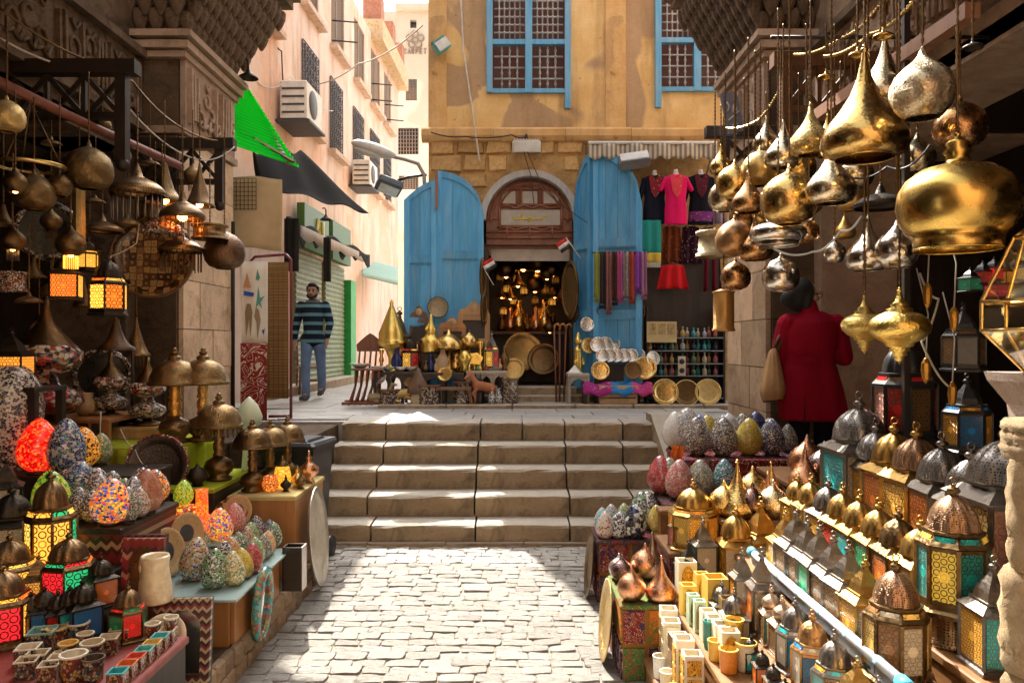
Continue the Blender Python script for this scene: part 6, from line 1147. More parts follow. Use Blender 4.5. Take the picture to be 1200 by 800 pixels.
# ---- lit octagonal lantern and neighbours on the low shelf
lantern((1.09, 4.62, 0.602), 0.40, 'lit octagonal lantern with orange panes and gold roof beside the eggs', 8, 0.66, 'dome', m_pgold, [filigree((0.85, 0.25, 0.02), (0.25, 0.15, 0.05), 20, 0.3), filigree((0.6, 0.35, 0.05), (0.3, 0.2, 0.08), 20, 0.1), filigree((0.9, 0.35, 0.03), (0.25, 0.15, 0.05), 20, 0.3)], 0.0)
def open_box(loc, w, h, out, inn, label, rz=0.0, arch=None, dep=None):
    t = thing('open_box', label, 'box', loc, (0, 0, rz)); d = dep or w; th = 0.008
    for c_, s_ in (((0, -d/2+th/2, h/2), (w, th, h)), ((0, d/2-th/2, h/2), (w, th, h)), ((-w/2+th/2, 0, h/2), (th, d-2*th, h)), ((w/2-th/2, 0, h/2), (th, d-2*th, h))): put('side_panel', MB().box(c_, s_), out, t)
    put('floor_panel', MB().box((0, 0, h*.55), (w-2*th, d-2*th, 0.008)), inn, t)
    if arch:
        n = 10; pts = [(-w*.33, h*.12), (w*.33, h*.12)]+[(w*.33*cos(pi*i/n), h*.6+h*.3*sin(pi*i/n)) for i in range(n+1)]; put('arch_panel', MB().prism(pts[::-1] if False else pts, 0.006, 'xz', -d/2-0.007), arch, t)
    return t
m_ybox = plain((0.72, 0.46, 0.08), 0.5, vary=0.1); m_wbox = plain((0.68, 0.6, 0.45), 0.5); m_arch = arabesque((0.6, 0.3, 0.04), (0.05, 0.03, 0.01), (0.7, 0.45, 0.08), 26, lw=0.5); m_mint = plain((0.5, 0.62, 0.42), 0.4); m_dk = plain((0.06, 0.035, 0.02), .5)
OB = [(0.955, 4.22, 0.10, 0.22, m_wbox, m_ybox, m_arch, 'tall white open box with yellow lining at the far end'), (1.0, 4.05, 0.07, 0.20, m_ybox, m_ybox, pierced((.4, .26, .1), scale=60), 'yellow lamp box with dark keyhole arch'), (1.02, 3.86, 0.105, 0.24, m_ybox, m_ybox, m_arch, 'large yellow open box with black scroll arch'), (0.92, 4.02, 0.075, 0.15, m_ybox, m_dk, m_arch, 'yellow box with black ring motif beside the copper spire'), (1.03, 3.66, 0.075, 0.2, pierced((.45, .3, .12), scale=60), m_dk, None, 'leaning gold lattice box among the lanterns'),
      (0.91, 3.86, 0.055, 0.15, m_mint, m_wbox, pierced((.3, .2, .1), scale=60), 'mint green topped box, far one of the pair'), (0.92, 3.77, 0.055, 0.15, m_mint, m_wbox, pierced((.3, .2, .1), scale=60), 'mint green topped box, near one of the pair'), (0.935, 3.66, 0.07, 0.14, m_wbox, m_ybox, pierced((.5, .34, .15), scale=60), 'white box with yellow lining, far one of three'), (0.94, 3.575, 0.07, 0.14, m_wbox, m_ybox, pierced((.5, .34, .15), scale=60), 'white box with yellow lining, middle one of three'), (0.95, 3.49, 0.07, 0.14, m_wbox, m_wbox, pierced((.5, .34, .15), scale=60), 'white box with pale lining, near one of three'), (0.955, 3.38, 0.08, 0.15, m_wbox, m_ybox, m_arch, 'cream box with scroll front beside the yellow cup')]
for x, y, w_, h, o_, i_, a_, lab in OB: open_box((x, y, 0.421), w_, h, o_, i_, lab, random.uniform(-.08, .08), a_)
cup((1.0, 3.46, 0.421), 0.17, 0.085, pierced((.75, .5, .1), (0.2, .1, .01), scale=14), m_ybox, 'round yellow scroll-pierced cup on the lowest shelf'); cup((0.905, 3.42, 0.421), 0.09, 0.065, m_ybox, m_ybox, 'small plain yellow cup at the shelf edge'); cup((0.91, 3.55, 0.421), 0.13, 0.05, plain((0.03, 0.2, 0.18), .3), plain((0.03, 0.3, 0.28), .3), 'slim teal cup between the white boxes'); cup((1.01, 3.32, 0.421), 0.12, 0.09, m_wbox, m_ybox, 'white and yellow cup at the bottom of the picture'); cup((0.93, 3.30, 0.421), 0.10, 0.08, plain((.7, .25, .03), .4), m_ybox, 'orange cup with yellow lip at the bottom of the picture')
row(1.03, 0.422, [(846, 0.24, 'dome', m_dsilver, None, fg_amber, fg_teal, 'silver domed lantern with teal front on the lowest shelf'), (861, 0.27, 'dome', m_dsilver, None, fg_pale, filigree((.5, .42, .25), (.03, .02, .01), 14), 'silver domed lantern with star front on the lowest shelf'), (880, 0.15, 'dome', m_iron, None, fg_teal, fg_teal, 'tiny dark lantern with teal arch on the lowest shelf'), (893, 0.15, 'dome', m_iron, None, fg_orange, fg_orange, 'tiny dark lantern with orange arch on the lowest shelf'), (906, 0.15, 'dome', m_iron, None, fg_amber, fg_amber, 'tiny dark lantern with amber pane on the lowest shelf'), (920, 0.15, 'dome', m_iron, None, fg_pink, fg_brown, 'tiny dark lantern with brown pane at the picture bottom')], 0.42)
lantern((0.99, 4.30, 0.422), 0.30, 'small dark hanging lantern with star front before the white box', 4, 0.42, 'ogee', m_iron, [fg_clear, filigree((.5, .42, .25), (.03, .02, .01), 16)], 0.1)
t = thing('cylinder_tin', 'red and navy scroll-patterned tin under the dark onion lamp', 'tin', (1.15, 4.83, 0.602)); put('body', MB().cbox((0, 0, 0.09), (0.10, 0.10, 0.18), 0.004), m_kh2, t)
tier('low plank shelf at the street edge with tall lattice lamp boxes', 0.70, 0.865, 3.0, 4.1, 0.16)
LB = [(3.98, 'amber', pierced((.5, .3, .1), scale=60)), (3.86, 'cream', pierced((.6, .5, .35), scale=60)), (3.72, 'brown', pierced((.3, .18, .08), scale=60)), (3.58, 'gold', m_arch), (3.45, 'orange', m_arch)]
for i, (y, nm, pm_) in enumerate(LB):
    t = open_box((0.81-.01*(i % 2), y, 0.161), 0.085, 0.30-.02*(i % 3), m_wbox, m_ybox, f'tall pale lamp box with {nm} lattice windows on the plank shelf', random.uniform(-.1, .1))
    for k in range(3): put('lattice_window', MB().box((0, -.045, .055+k*.085), (.062, .006, .07)), pm_, t); put('lattice_window', MB().box((-.045, 0, .055+k*.085), (.006, .062, .07)), pm_, t)
for i, (x, y, lab) in enumerate(((.74, 3.66, 'plain cream paper shade at the plank edge'), (.745, 3.5, 'small yellow shade at the plank edge'), (.74, 3.84, 'white cup beside the tall lamp boxes'))): cup((x, y, .161), .11, .07, [m_wbox, m_ybox, m_white][i], [m_wbox, m_ybox, m_wbox][i], lab)
# tube light
t = thing('tube_light', 'long white fluorescent tube light between the lantern rows', 'lamp', (1.245, 3.2, 0.715)); put('tube', MB().tube([(0, -0.75, 0.035), (0, 0.75, 0.035)], 0.019, 12), plain((0.8, 0.84, 0.86), 0.12, vary=.03, bump=0, coat=.5), t); put('batten', MB().box((0.012, 0, -0.005), (0.03, 1.6, 0.04)), plain((0.7, 0.74, 0.78), 0.3), t)
for s_ in (-1, 1): put('end_cap', MB().lathe([(0, -.03), (0.024, -.03), (0.024, .03), (0, .03)], 12, (0, s_*0.77, 0.035), rot=(pi/2, 0, 0)), plain((0.1, 0.45, 0.6), 0.3), t)
for k in range(6): put('tape_band', MB().lathe([(0.0195, -0.012), (0.0205, -0.01), (0.0205, 0.01), (0.0195, 0.012)], 12, (0, -0.6+k*0.24, 0.035), rot=(pi/2, 0, 0)), plain((0.3, 0.6, 0.75), 0.3), t)
# rough stone pillar and column at the frame edge
t = thing('stone_pillar', 'rough pale sandstone pillar at the near right corner', 'pillar', (1.475, 2.12, 0))
rr2 = random.Random(9); z = 0.0; k = 0
m_rough = stone((0.55, 0.38, 0.2), (0.66, 0.48, 0.28), dirt=(0.32, 0.2, 0.1), scale=22, bump=1.0, dirty=0.5, rvar=.25)
while z < 1.60:
    h_ = rr2.uniform(0.22, 0.34) if z < 1.3 else 1.62-z
    nr, nv = 14, 6; seed = rr2.random()*9
    def fn(u, v, seed=seed, h_=h_):
        a = 2*pi*u; q = 0.085*(1+0.10*sin(3*a+seed)+0.05*sin(11*a+seed*2+v*9)+0.04*sin(v*23+seed))*(1 if 0.08 < v < 0.92 else 0.9)
        return (q*1.2*cos(a), q*sin(a), v*h_)
    b = MB().grid(fn, 28, 10); b.add([(0, 0, h_)]+[fn(i/28, 1) for i in range(28)], [(0, 1+i, 1+(i+1) % 28) for i in range(28)], True); put('stone_block', b, m_rough, t, (rr2.uniform(-.012, .012), 0, z)); z += h_-0.004
t = thing('stone_column', 'pale stone column with square capital beneath the glass polyhedron', 'column', (1.78, 2.62, 0))
put('shaft', MB().lathe([(0, 0), (0.07, 0), (0.065, 1.55), (0, 1.55)], 20), stone((0.45, 0.36, 0.28), (0.56, 0.46, 0.36), scale=6), t); put('capital', MB().lathe([(0, 1.5), (0.07, 1.55), (0.08, 1.62), (0.14, 1.70), (0.15, 1.73), (0, 1.73)], 4, smooth=False, a0=pi/4), stone((0.45, 0.34, 0.27), (0.55, 0.42, 0.34), scale=6), t)
t = thing('polyhedron_lantern', 'clear glass polyhedron lantern on the column capital', 'lantern', (1.79, 2.62, 1.732), 0.3, None, 1.1)
pr = [(0.03, 0.0), (0.15, 0.13), (0.15, 0.22), (0.06, 0.42), (0.02, 0.45)]; gl = thin_glass()
for k in range(5):
    for j in range(len(pr)-1):
        a0, a1 = 2*pi*k/5, 2*pi*(k+1)/5; q = [(pr[j][0]*cos(a0), pr[j][0]*sin(a0), pr[j][1]), (pr[j][0]*cos(a1), pr[j][0]*sin(a1), pr[j][1]), (pr[j+1][0]*cos(a1), pr[j+1][0]*sin(a1), pr[j+1][1]), (pr[j+1][0]*cos(a0), pr[j+1][0]*sin(a0), pr[j+1][1])]; put('pane', MB().add(q, [(0, 1, 2, 3)]), gl, t)
fm = MB()
for k in range(5):
    a0, a1 = 2*pi*k/5, 2*pi*(k+1)/5
    fm.tube([(p[0]*cos(a0), p[0]*sin(a0), p[1]) for p in pr], 0.006, 5)
    for p in pr[:4]: fm.tube([(p[0]*cos(a0), p[0]*sin(a0), p[1]), (p[0]*cos(a1), p[0]*sin(a1), p[1])], 0.006, 5)
put('frame', fm, m_brass, t); put('bulb', MB().sphere((0, 0, 0.2), 0.025, 10, 8), glow((1, .6, .2), 8), t)
tray((2.0, 2.95, 1.30), 0.36, m_eng_brass, 'engraved brass tray standing behind the highest shelf', R(86), -0.9)
# ---- hanging brass
ZR = 3.66
def hung(px, py, D, w_, k, m_, lab, **kw):
    P = F/D; w = w_/P; zm = {'squash': .38, 'globe': .4, 'drum': .33, 'saucer': .08, 'turnip': .22}.get(k, 0.28); st_ = kw.get('stretch', 1.0)
    ztop = W(px, py, D).z+(PROF[k][-1][1]+0.1-zm)*w*st_
    kw.setdefault('hang', max(0.06, ZR-ztop)); return pendant(px, py, D, w_, k, m_, lab, **kw)
m_hg = metal((0.62, 0.40, 0.13), 0.19, amount=0.3, hammer=0.1, scale=6); m_sg = metal((0.66, 0.54, 0.36), 0.19, amount=0.4, hammer=0.1, scale=6); m_sv = metal((0.68, 0.62, 0.54), 0.15, amount=0.3, hammer=0.1, scale=6); m_cg = metal((0.45, 0.24, 0.1), 0.22, amount=0.45, hammer=0.12, scale=6)
HG = [(1122, 242, 2.75, 132, 'squash', metal((0.66, 0.43, 0.11), 0.22, amount=0.25, hammer=0.05, scale=3), 'huge round brass lamp with wide rim, largest of all'), (1013, 158, 3.2, 98, 'spire', m_hg, 'large golden spire lamp lit by the sun'), (1037, 108, 3.5, 58, 'spire', m_sg, 'pale gold spire lamp behind the large golden one'), (1081, 118, 2.9, 72, 'onion', metal((0.66, 0.52, 0.33), 0.2, amount=0.35, hammer=0.1, scale=6, engrave=.35), 'silvery gold onion lamp with dark open mouth'), (1125, 150, 3.6, 50, 'globe', m_cg, 'copper globe lamp behind the silvery onion'), (925, 236, 3.9, 66, 'globe', m_hg, 'big round brass ball lamp in the middle of the hanging cluster'), (974, 222, 3.7, 50, 'teardrop', m_sg, 'silvery teardrop lamp beside the big ball'), (918, 184, 4.4, 38, 'teardrop', m_sg, 'narrow pale teardrop lamp above the big ball'), (950, 168, 4.1, 42, 'teardrop', metal((0.6, 0.4, 0.14), 0.22, amount=0.35, hammer=0.1, scale=7, engrave=.4), 'smooth brass teardrop lamp near the wooden bracket'), (970, 172, 4.6, 34, 'teardrop', m_hg, 'brass teardrop lamp tucked behind the large spire'), (861, 216, 4.8, 38, 'globe', m_hg, 'brass ball lamp at the street end of the cluster'), (850, 232, 5.2, 34, 'globe', m_sg, 'pale ball lamp half hidden at the street end'), (891, 200, 4.7, 38, 'globe', pierced((.62, .4, .13), scale=32, width=.24), 'brass ball lamp with sunlit top beside the teardrops'), (877, 238, 4.6, 34, 'teardrop', m_cg, 'coppery teardrop lamp under the ball lamps'), (912, 274, 4.2, 56, 'squash', m_sv, 'flattened silver lamp under the big brass ball'), (945, 272, 4.4, 26, 'globe', m_cg, 'small copper ball lamp behind the big one'),
      (861, 281, 4.9, 38, 'globe', pierced((.45, .24, .1), scale=32, width=.24), 'copper ball lamp beside the carved drum'), (885, 293, 4.8, 36, 'teardrop', m_cg, 'copper teardrop lamp with amber glow'), (862, 325, 5.0, 30, 'globe', m_cg, 'lowest copper ball lamp above the pierced cylinder'), (915, 324, 4.6, 37, 'globe', m_sv, 'silver ball lamp above the shopper in red'), (1017, 302, 3.5, 44, 'teardrop', m_sv, 'mirror-bright silver teardrop lamp with sparkle'), (1051, 300, 3.4, 42, 'onion', m_sv, 'silver onion lamp beside the sparkling teardrop'), (978, 300, 4.4, 22, 'onion', m_sv, 'small glass onion lamp in the shadow'), (1032, 238, 3.8, 54, 'saucer', m_iron, 'black saucer lamp behind the huge brass one'), (838, 286, 5.6, 38, 'drum', metal((0.5, 0.4, 0.24), .4, engrave=.6), 'carved drum-shaped lamp at the shop corner'), (1013, 382, 3.4, 44, 'turnip', pierced((0.85, 0.6, 0.16), (0.2, .12, .02), 30, .1), 'pierced gold turnip lamp with tiered tail'), (1054, 384, 3.2, 58, 'turnip', m_gold, 'smooth gold turnip lamp with tiered tail'), (1035, 42, 3.3, 24, 'saucer', m_hg, 'little brass oil-lamp bowl hung on the upper chain'), (1005, 64, 3.7, 22, 'saucer', m_hg, 'little brass bowl hung on the chain, lower one'), (968, 90, 4.4, 20, 'saucer', m_hg, 'little brass dish hung beside the bracket post'), (1140, 55, 3.0, 24, 'saucer', m_iron, 'small black iron lamp on a long chain')]
HX = 'brass ball lamp behind the smooth teardrop|copper ball lamp tucked under the street-end balls|pale teardrop lamp at the bracket post|copper onion lamp beside the silver teardrop|brass lamp half behind the big ball|small brass ball behind the large golden spire|pierced brass lamp under the large golden spire|copper onion lamp between ball and teardrop|small pale lamp above the carved drum|dark brass lamp beside the silver onion|pierced brass ball behind the huge lamp|small copper bell by the sparkling teardrop'.split('|')
for i, (px, py, D, w_) in enumerate(((936, 196, 5.2, 34), (872, 258, 5.3, 30), (898, 168, 5.6, 28), (998, 232, 4.6, 32), (900, 250, 5.0, 34), (985, 180, 5.0, 30), (1003, 205, 4.4, 34), (948, 240, 4.8, 30), (845, 196, 5.9, 24), (1075, 280, 4.2, 30), (1075, 190, 4.0, 34), (990, 272, 4.6, 22))):
    HG.append((px, py, D, w_, ['globe', 'onion', 'teardrop'][i % 3], [m_hg, m_cg, m_sg, pierced((.6, .38, .12), scale=30, width=.25)][i % 4], HX[i]))
for px, py, D, w_, k, m_, lab in HG: hung(px, py, D, w_*(1.0 if w_ > 60 or 'little' in lab or 'small black' in lab else 1.17), k, m_, lab, **({'stretch': 0.55} if lab.startswith('flattened') else {}))
t = thing('pierced_cylinder', 'pierced brass cylinder lamp with warm light at the shop corner', 'lamp', W(848, 388, 5.3)); put('shade', MB().lathe([(0.075, 0), (0.08, 0.01), (0.07, 0.02), (0.07, 0.26), (0.08, 0.27), (0.02, 0.29)], 24), pierced((0.6, 0.36, 0.12), (0.5, 0.2, 0.03), 70, .1), t); put('chain', chain_mesh(1.2), m_bronze, t, (0, 0, .28))
lantern(W(1129, 435, 3.9), 0.34, 'black hexagonal lantern hanging in the shop shadow', 6, 0.5, 'ogee', m_black, [fg_brown, plain((.05, .05, .05), .2)], 0.2); lantern(W(1060, 516, 4.3), 0.60, 'black octagonal lantern with red star panes behind the rows', 8, 0.5, 'dome', m_black, [fg_red, fg_brown, fg_red, fg_pink], 0.1); lantern(W(1133, 530, 3.6), 0.36, 'dark lantern with amber and blue panes in the shop shadow', 6, 0.5, 'ogee', m_black, [fg_amber, fg_blue], 0.2)
for i, (px, py) in enumerate(((1137, 330), (1152, 322), (1165, 318), (1178, 322), (1190, 318), (1168, 338))):
    lantern(W(px, py+12, 4.6), 0.15, f'small {["green", "dim red", "scarlet", "orange", "yellow", "ruby"][i]} glass lantern glowing inside the shop', 4, 0.6, 'ogee', m_black, [filigree([(.03, .3, .15), (.5, .05, .03), (.9, .03, .03), (1, .35, .04), (1, .5, .05), (.8, .02, .05)][i], (.04, .02, .01), 10, .5 if i > 1 else .12)], .3)
for i, (px, py) in enumerate(((1087, 362), (1085, 450), (1118, 390), (1116, 478))):
    t = thing('amber_drop', ('long amber glass drop hanging beside the white post', 'long amber drop hanging below the gold turnip', 'amber drop near the black hexagonal lantern', 'short amber drop below the black hexagonal lantern')[i], 'ornament', W(px, py, 3.3)); put('drop', MB().lathe([(0, 0), (0.014, 0.02), (0.02, 0.06), (0.018, 0.09), (0.008, 0.11), (0, 0.115)], 8, smooth=False), plain((.5, .25, .04), .25, 0.6), t); put('flex', MB().tube([(0, 0, .11), (0.01, 0, .3), (-.03, 0.02, .5)], .003, 4), m_palewire, t)
bracket('wooden_bracket', 'brown lattice bracket with square beam end above the hanging brass lamps', 2.9, 1.86, 5.5, 3.90, 0.62, 1.96, m_midwood); bracket('wooden_bracket', 'dark bracket at the shop corner beside the striped awning', 2.6, 1.80, 7.15, 3.84, 0.5, 1.98)
t = thing('shop_beam', 'reddish timber beam slanting over the hanging brass lamps', 'beam', (0, 0, 0)); put('beam', MB().tube([W(960, 135, 4.9), W(1140, 12, 3.4)], 0.05, 4, smooth=False), wood((0.28, 0.13, 0.07), (0.4, 0.2, 0.11)), t)
for lab, a, b_ in (('iron rail carrying the nearest brass lamps', (1.2, 2.75), (2.9, 2.75)), ('iron rail carrying the brass spires', (1.2, 3.35), (2.9, 3.35)), ('iron rail carrying the middle brass lamps', (1.2, 3.9), (2.9, 3.9)), ('iron rail carrying the far brass lamps', (1.1, 4.6), (2.9, 4.6))):
    t = thing('lamp_rail', lab, 'rail', (0, 0, ZR)); put('rod', MB().tube([(a[0]+.45, a[1], 0), (b_[0], b_[1], 0)], 0.012, 6), m_darkwood, t)
for k, (lab, pts) in enumerate((('gilt chain swagged from the bracket up across the frieze', [W(930, 64, 5.0), W(985, 45, 4.6), W(1030, 8, 4.2), W(1045, -12, 4.0)]), ('gilt chain running parallel below the first', [W(965, 66, 4.4), W(1020, 40, 4.0), W(1070, 2, 3.6)]), ('gilt chain drooping from the bracket to the shop corner', [W(920, 92, 5.6), W(890, 140, 6.2), W(850, 150, 6.8)]))): cable(lab, pts, 0.013, m_brass, 'hanging_chain', 0.03, 34, 'chain')
cable('white lamp flex looping below the silver teardrop', [W(905, 290, 4.4), W(952, 295, 4.2), W(985, 270, 4.0), W(1010, 252, 3.8)], .006, m_white, sag=.03); cable('pale flex hanging in the shop beside the gold turnip', [W(1078, 320, 3.4), W(1100, 350, 3.3), W(1080, 400, 3.3), W(1115, 455, 3.3)], .005, m_palewire, sag=.03); cable('black wires tangled above the black saucer lamp', [W(980, 200, 3.9), W(1040, 195, 3.8), W(1090, 170, 3.5)], .005, sag=.05)
t = thing('shop_post', 'pale painted post inside the brass lamp shop', 'post', (2.0, 3.9, 0)); put('shaft', MB().box((0, 0, 1.85), (0.03, 0.03, 3.6)), m_darkwood, t)
t = thing('shop_sign', 'grey-blue slanted sign with white writing at the shop corner', 'sign', W(858, 132, 7.0), (0, R(-16), R(25)))
put('board', MB().box((0, 0, 0), (0.19, 0.02, 0.36)), plain((0.22, 0.24, 0.3), .5), t)
sw = MB()
for pts in ([(-.06, .02), (-.03, .06), (-.05, .1)], [(0, .0), (.02, .06), (.05, .04), (.04, .0)], [(-.07, -.06), (.07, .0)], [(-.05, -.12), (-.01, -.1), (.03, -.12)]): sw.tube([(p, -.014, q) for p, q in pts], .007, 4)
put('lettering', sw, m_white, t)
# ================================================================ goods in front of the ochre building
KZ = TZ+0.038
def X(px, D): return (px-CX)*D/F
def zat(py, D): return H-(py-YH)*D/F
def blob(name, mb, mat, voxel, parent=None, loc=(0, 0, 0), rot=(0, 0, 0), smooth=6, scale=1):
    o = put(name, mb, mat, parent, loc, rot, scale)
    r = o.modifiers.new('remesh', 'REMESH'); r.mode = 'VOXEL'; r.voxel_size = voxel; r.use_smooth_shade = True
    if smooth: s = o.modifiers.new('smooth', 'SMOOTH'); s.iterations = smooth; s.factor = 0.5
    return o
# carved folding chair
t = thing('carved_chair', 'carved red-brown wooden folding chair with pointed back beside the low tables', 'chair', (X(428, 10.3), 10.3, KZ), R(6)); P_ = 87.4
for i in range(5):
    x = -0.15+i*0.075
    for s_ in (-1, 1): put('slat', MB().tube([(x-0.05, s_*0.18, 0), (x+0.02, 0, 0.24), (x+0.04, -s_*0.17, 0.46)], 0.016, 6), m_redwood, t)
    put('back_spindle', MB().tube([(x+0.04, 0.17, 0.44), (x+0.06, 0.24, 0.74)], 0.014, 6), m_redwood, t)
put('seat', MB().cbox((0.03, 0, 0.465), (0.42, 0.36, 0.03), 0.01), m_redwood, t); put('foot_rail', MB().box((-0.04, -0.18, 0.02), (0.5, 0.05, 0.04)), m_redwood, t); put('foot_rail', MB().box((-0.04, 0.18, 0.02), (0.5, 0.05, 0.04)), m_redwood, t)
put('back_panel', MB().prism([(-0.13, 0.70), (0.23, 0.70), (0.24, 0.79), (0.17, 0.86), (0.10, 0.92), (0.05, 0.95), (0.0, 0.92), (-0.07, 0.86), (-0.14, 0.79)], 0.03, 'xz', 0.235), m_redwood, t)
lathe_thing('silver_bowl', 'shallow white bowl resting on the carved chair seat', 'bowl', (X(422, 10.25), 10.28, KZ+0.482), 0.30, [(0, 0), (0.2, 0), (0.45, 0.14), (0.5, 0.2), (0.47, 0.2), (0.2, 0.05), (0, 0.04)], plain((.6, .56, .5), .3))
def arcade_table(label, p0, p1, D, ztop, mat, n=3, dep=0.4):
    x0, x1 = X(p0, D), X(p1, D); h = ztop-KZ; t = thing('low_table', label, 'table', ((x0+x1)/2, D, KZ)); w = x1-x0
    put('top', MB().cbox((0, 0, h-0.02), (w, dep, 0.04), 0.008), mat, t)
    for s_ in (-1, 1):
        for i in range(n+1): put('leg', MB().box((-w/2+0.025+(w-.05)*i/n, s_*(dep/2-.03), (h-.04)/2), (0.04, 0.035, h-.04)), mat, t)
        for i in range(n):
            a = -w/2+0.045+(w-.05)*i/n; b_ = a+(w-.05)/n-.04; m_ = (a+b_)/2; put('arch', MB().prism([(a, h-.041), (a, h-.16), (a+(m_-a)*.3, h-.1), (m_, h-.065), (b_-(b_-m_)*.3, h-.1), (b_, h-.16), (b_, h-.041)], 0.02, 'xz', s_*(dep/2-.03)-.01), mat, t)
    return t
m_blackwood = wood((0.02, 0.013, 0.01), (0.05, 0.03, 0.02)); m_greywood = wood((0.3, 0.26, 0.2), (0.42, 0.37, 0.3))
arcade_table('black inlaid low table under the tall gold urn', 440, 492, 10.4, 1.45, m_blackwood); arcade_table('black low table beneath the gold vases', 497, 545, 10.4, 1.44, m_blackwood, 2); arcade_table('grey arcaded low table beside the doorway', 547, 594, 10.4, 1.46, m_greywood, 3)
t = thing('wooden_bench', 'small brown wooden bench standing in front of the black table', 'bench', (X(529, 10.2), 10.17, KZ)); put('seat', MB().cbox((0, 0, 0.215), (0.56, 0.22, 0.04), .01), m_midwood, t)
for s_ in (-1, 1):
    for q in (-1, 1): put('leg', MB().box((s_*0.26, q*.08, 0.1), (0.04, 0.04, 0.2), (0, -s_*0.15, 0)), m_midwood, t)
def urn(px, py0, py1, D, prof, mat, name, label, cat='urn', wk=1.0, zfix=None, extra=None):
    h = (py1-py0)*D/F; z = zat(py1, D) if zfix is None else zfix
    return lathe_thing(name, label, cat, (X(px, D), D, z), h, [(r*wk, q) for r, q in prof], mat, 28, extra=extra)
urn(459, 348, 434, 10.4, [(0, 0), (0.16, 0), (0.14, 0.03), (0.05, 0.1), (0.05, 0.18), (0.1, 0.3), (0.2, 0.36), (0.215, 0.4), (0.2, 0.42), (0.19, 0.44), (0.19, 0.52), (0.13, 0.66), (0.06, 0.82), (0.025, 0.9), (0.03, 0.93), (0.01, 0.97), (0, 1)], m_gold, 'gold_urn', 'tall gold onion urn lamp on the black low table', zfix=1.451, wk=0.92)
VP = [(0, 0), (0.3, 0), (0.34, 0.08), (0.32, 0.2), (0.35, 0.24), (0.33, 0.36), (0.2, 0.44), (0.16, 0.5), (0.2, 0.56), (0.2, 0.62), (0.1, 0.74), (0.05, 0.9), (0.03, 1), (0, 1)]
urn(505, 366, 412, 10.5, VP, m_gold, 'brass_vase', 'stepped brass vase with tall neck on the dark stand', 'vase', 0.8, zfix=zat(414, 10.5)); table('display_stand', 'dark drum stand under the stepped brass vase', X(494, 10.5), X(516, 10.5), 10.4, 10.6, zat(414, 10.5), m_blackwood, m_blackwood, zb=1.442, cat='stand')
urn(526, 382, 432, 10.35, [(0, 0), (0.2, 0), (0.05, 0.08), (0.04, 0.5), (0.3, 0.54), (0.33, 0.6), (0.3, 0.72), (0.15, 0.85), (0.05, 0.9), (0.03, 1), (0, 1)], m_brass, 'table_lamp', 'squat domed brass lamp on a thin stem', 'lamp', zfix=1.441)
urn(550, 384, 432, 10.5, [(0, 0), (0.22, 0), (0.05, 0.06), (0.04, 0.55), (0.2, 0.56), (0.22, 0.75), (0.14, 0.85), (0.05, 0.9), (0, 1)], m_brass, 'table_lamp', 'brass lantern-shaped lamp on a crooked stem', 'lamp', zfix=1.461)
lantern((X(481, 10.45), 10.42, 1.451), 0.50, 'stained glass lantern with red, yellow and green panes on the black table', 6, 0.44, 'dome', m_iron, [fg_red, fl_soft, fg_green, fl_soft], .2); lantern((X(576, 10.4), 10.38, 1.461), 0.52, 'lit stained glass lantern with amber and red panes on the grey table', 6, 0.34, 'ogee', m_dsilver, [fl_soft, fg_red, fl_soft], .2)
lantern((X(469, 10.6), 10.55, 1.451), 0.85, 'pale orange glowing lantern behind the gold urn', 4, 0.3, 'ogee', m_iron, [fg_orange], .2)
t = thing('brass_bird', 'fan-tailed gilt bird ornament before the carved frames', 'ornament', (X(545, 10.35), 10.3, 1.445)); put('body', MB().lathe([(0, 0), (0.06, 0), (0.03, 0.06), (0.08, 0.14), (0.1, 0.2), (0.05, 0.28), (0, 0.29)], 16), m_gold, t); put('tail', MB().prism([(0, .12), (.2, .1), (.25, .2), (.16, .26), (.04, .24)], .02, 'xz', 0), m_gold, t)
for i, (px, D, h, w_, m_, lab) in enumerate(((442, 10.33, .07, .17, m_white, 'small white bowl at the table corner by the chair'), (456, 10.3, .06, .16, plain((.35, .42, .36), .3), 'small green-grey bowl before the gold urn'), (470, 10.3, .06, .15, m_white, 'small white bowl at the front of the black table'), (482, 10.3, .06, .16, plain((.5, .5, .45), .3), 'small grey bowl at the edge of the black table'), (468, 10.5, .10, .3, plain((.02, .03, .1), .2), 'dark blue dish behind the small bowls'))):
    lathe_thing('bowl', lab, 'bowl', (X(px, D), D, 1.4515), w_, [(0, 0), (0.2, 0), (0.42, 0.25), (0.5, 0.42), (0.46, 0.42), (0.2, 0.08), (0, 0.08)], m_)
for i, (px, D, h, m_, lab, z) in enumerate(((465, 10.36, .34, plain((.01, .02, .12), .15), 'slim dark blue glass bottle beside the gold urn', 1.4515), (505, 10.33, .24, plain((.01, .02, .12), .15), 'cobalt blue bottle on the second black table', 1.4415), (519, 10.3, .36, plain((.5, .33, .2), .4), 'banded terracotta and cream vase on the second table', 1.4415), (512, 10.32, .18, plain((.6, .42, .2), .4), 'small ochre vase beside the blue bottle', 1.4415), (470, 10.42, .22, plain((.55, .32, .16), .4), 'small clay jar behind the blue bottle', 1.4515), (560, 10.32, .09, plain((.1, .35, .12), .3), 'little green soapstone box on the grey table', 1.4615), (570, 10.28, .08, plain((.4, .05, .05), .3), 'little red lacquer box on the grey table', 1.4615))):
    lathe_thing('vase', lab, 'vase', (X(px, D), D, z), h, [(0, 0), (0.16, 0), (0.2, 0.1), (0.24, 0.35), (0.2, 0.55), (0.1, 0.7), (0.1, 0.85), (0.15, 1), (0.1, 1), (0.06, 0.8), (0, .7)], m_)
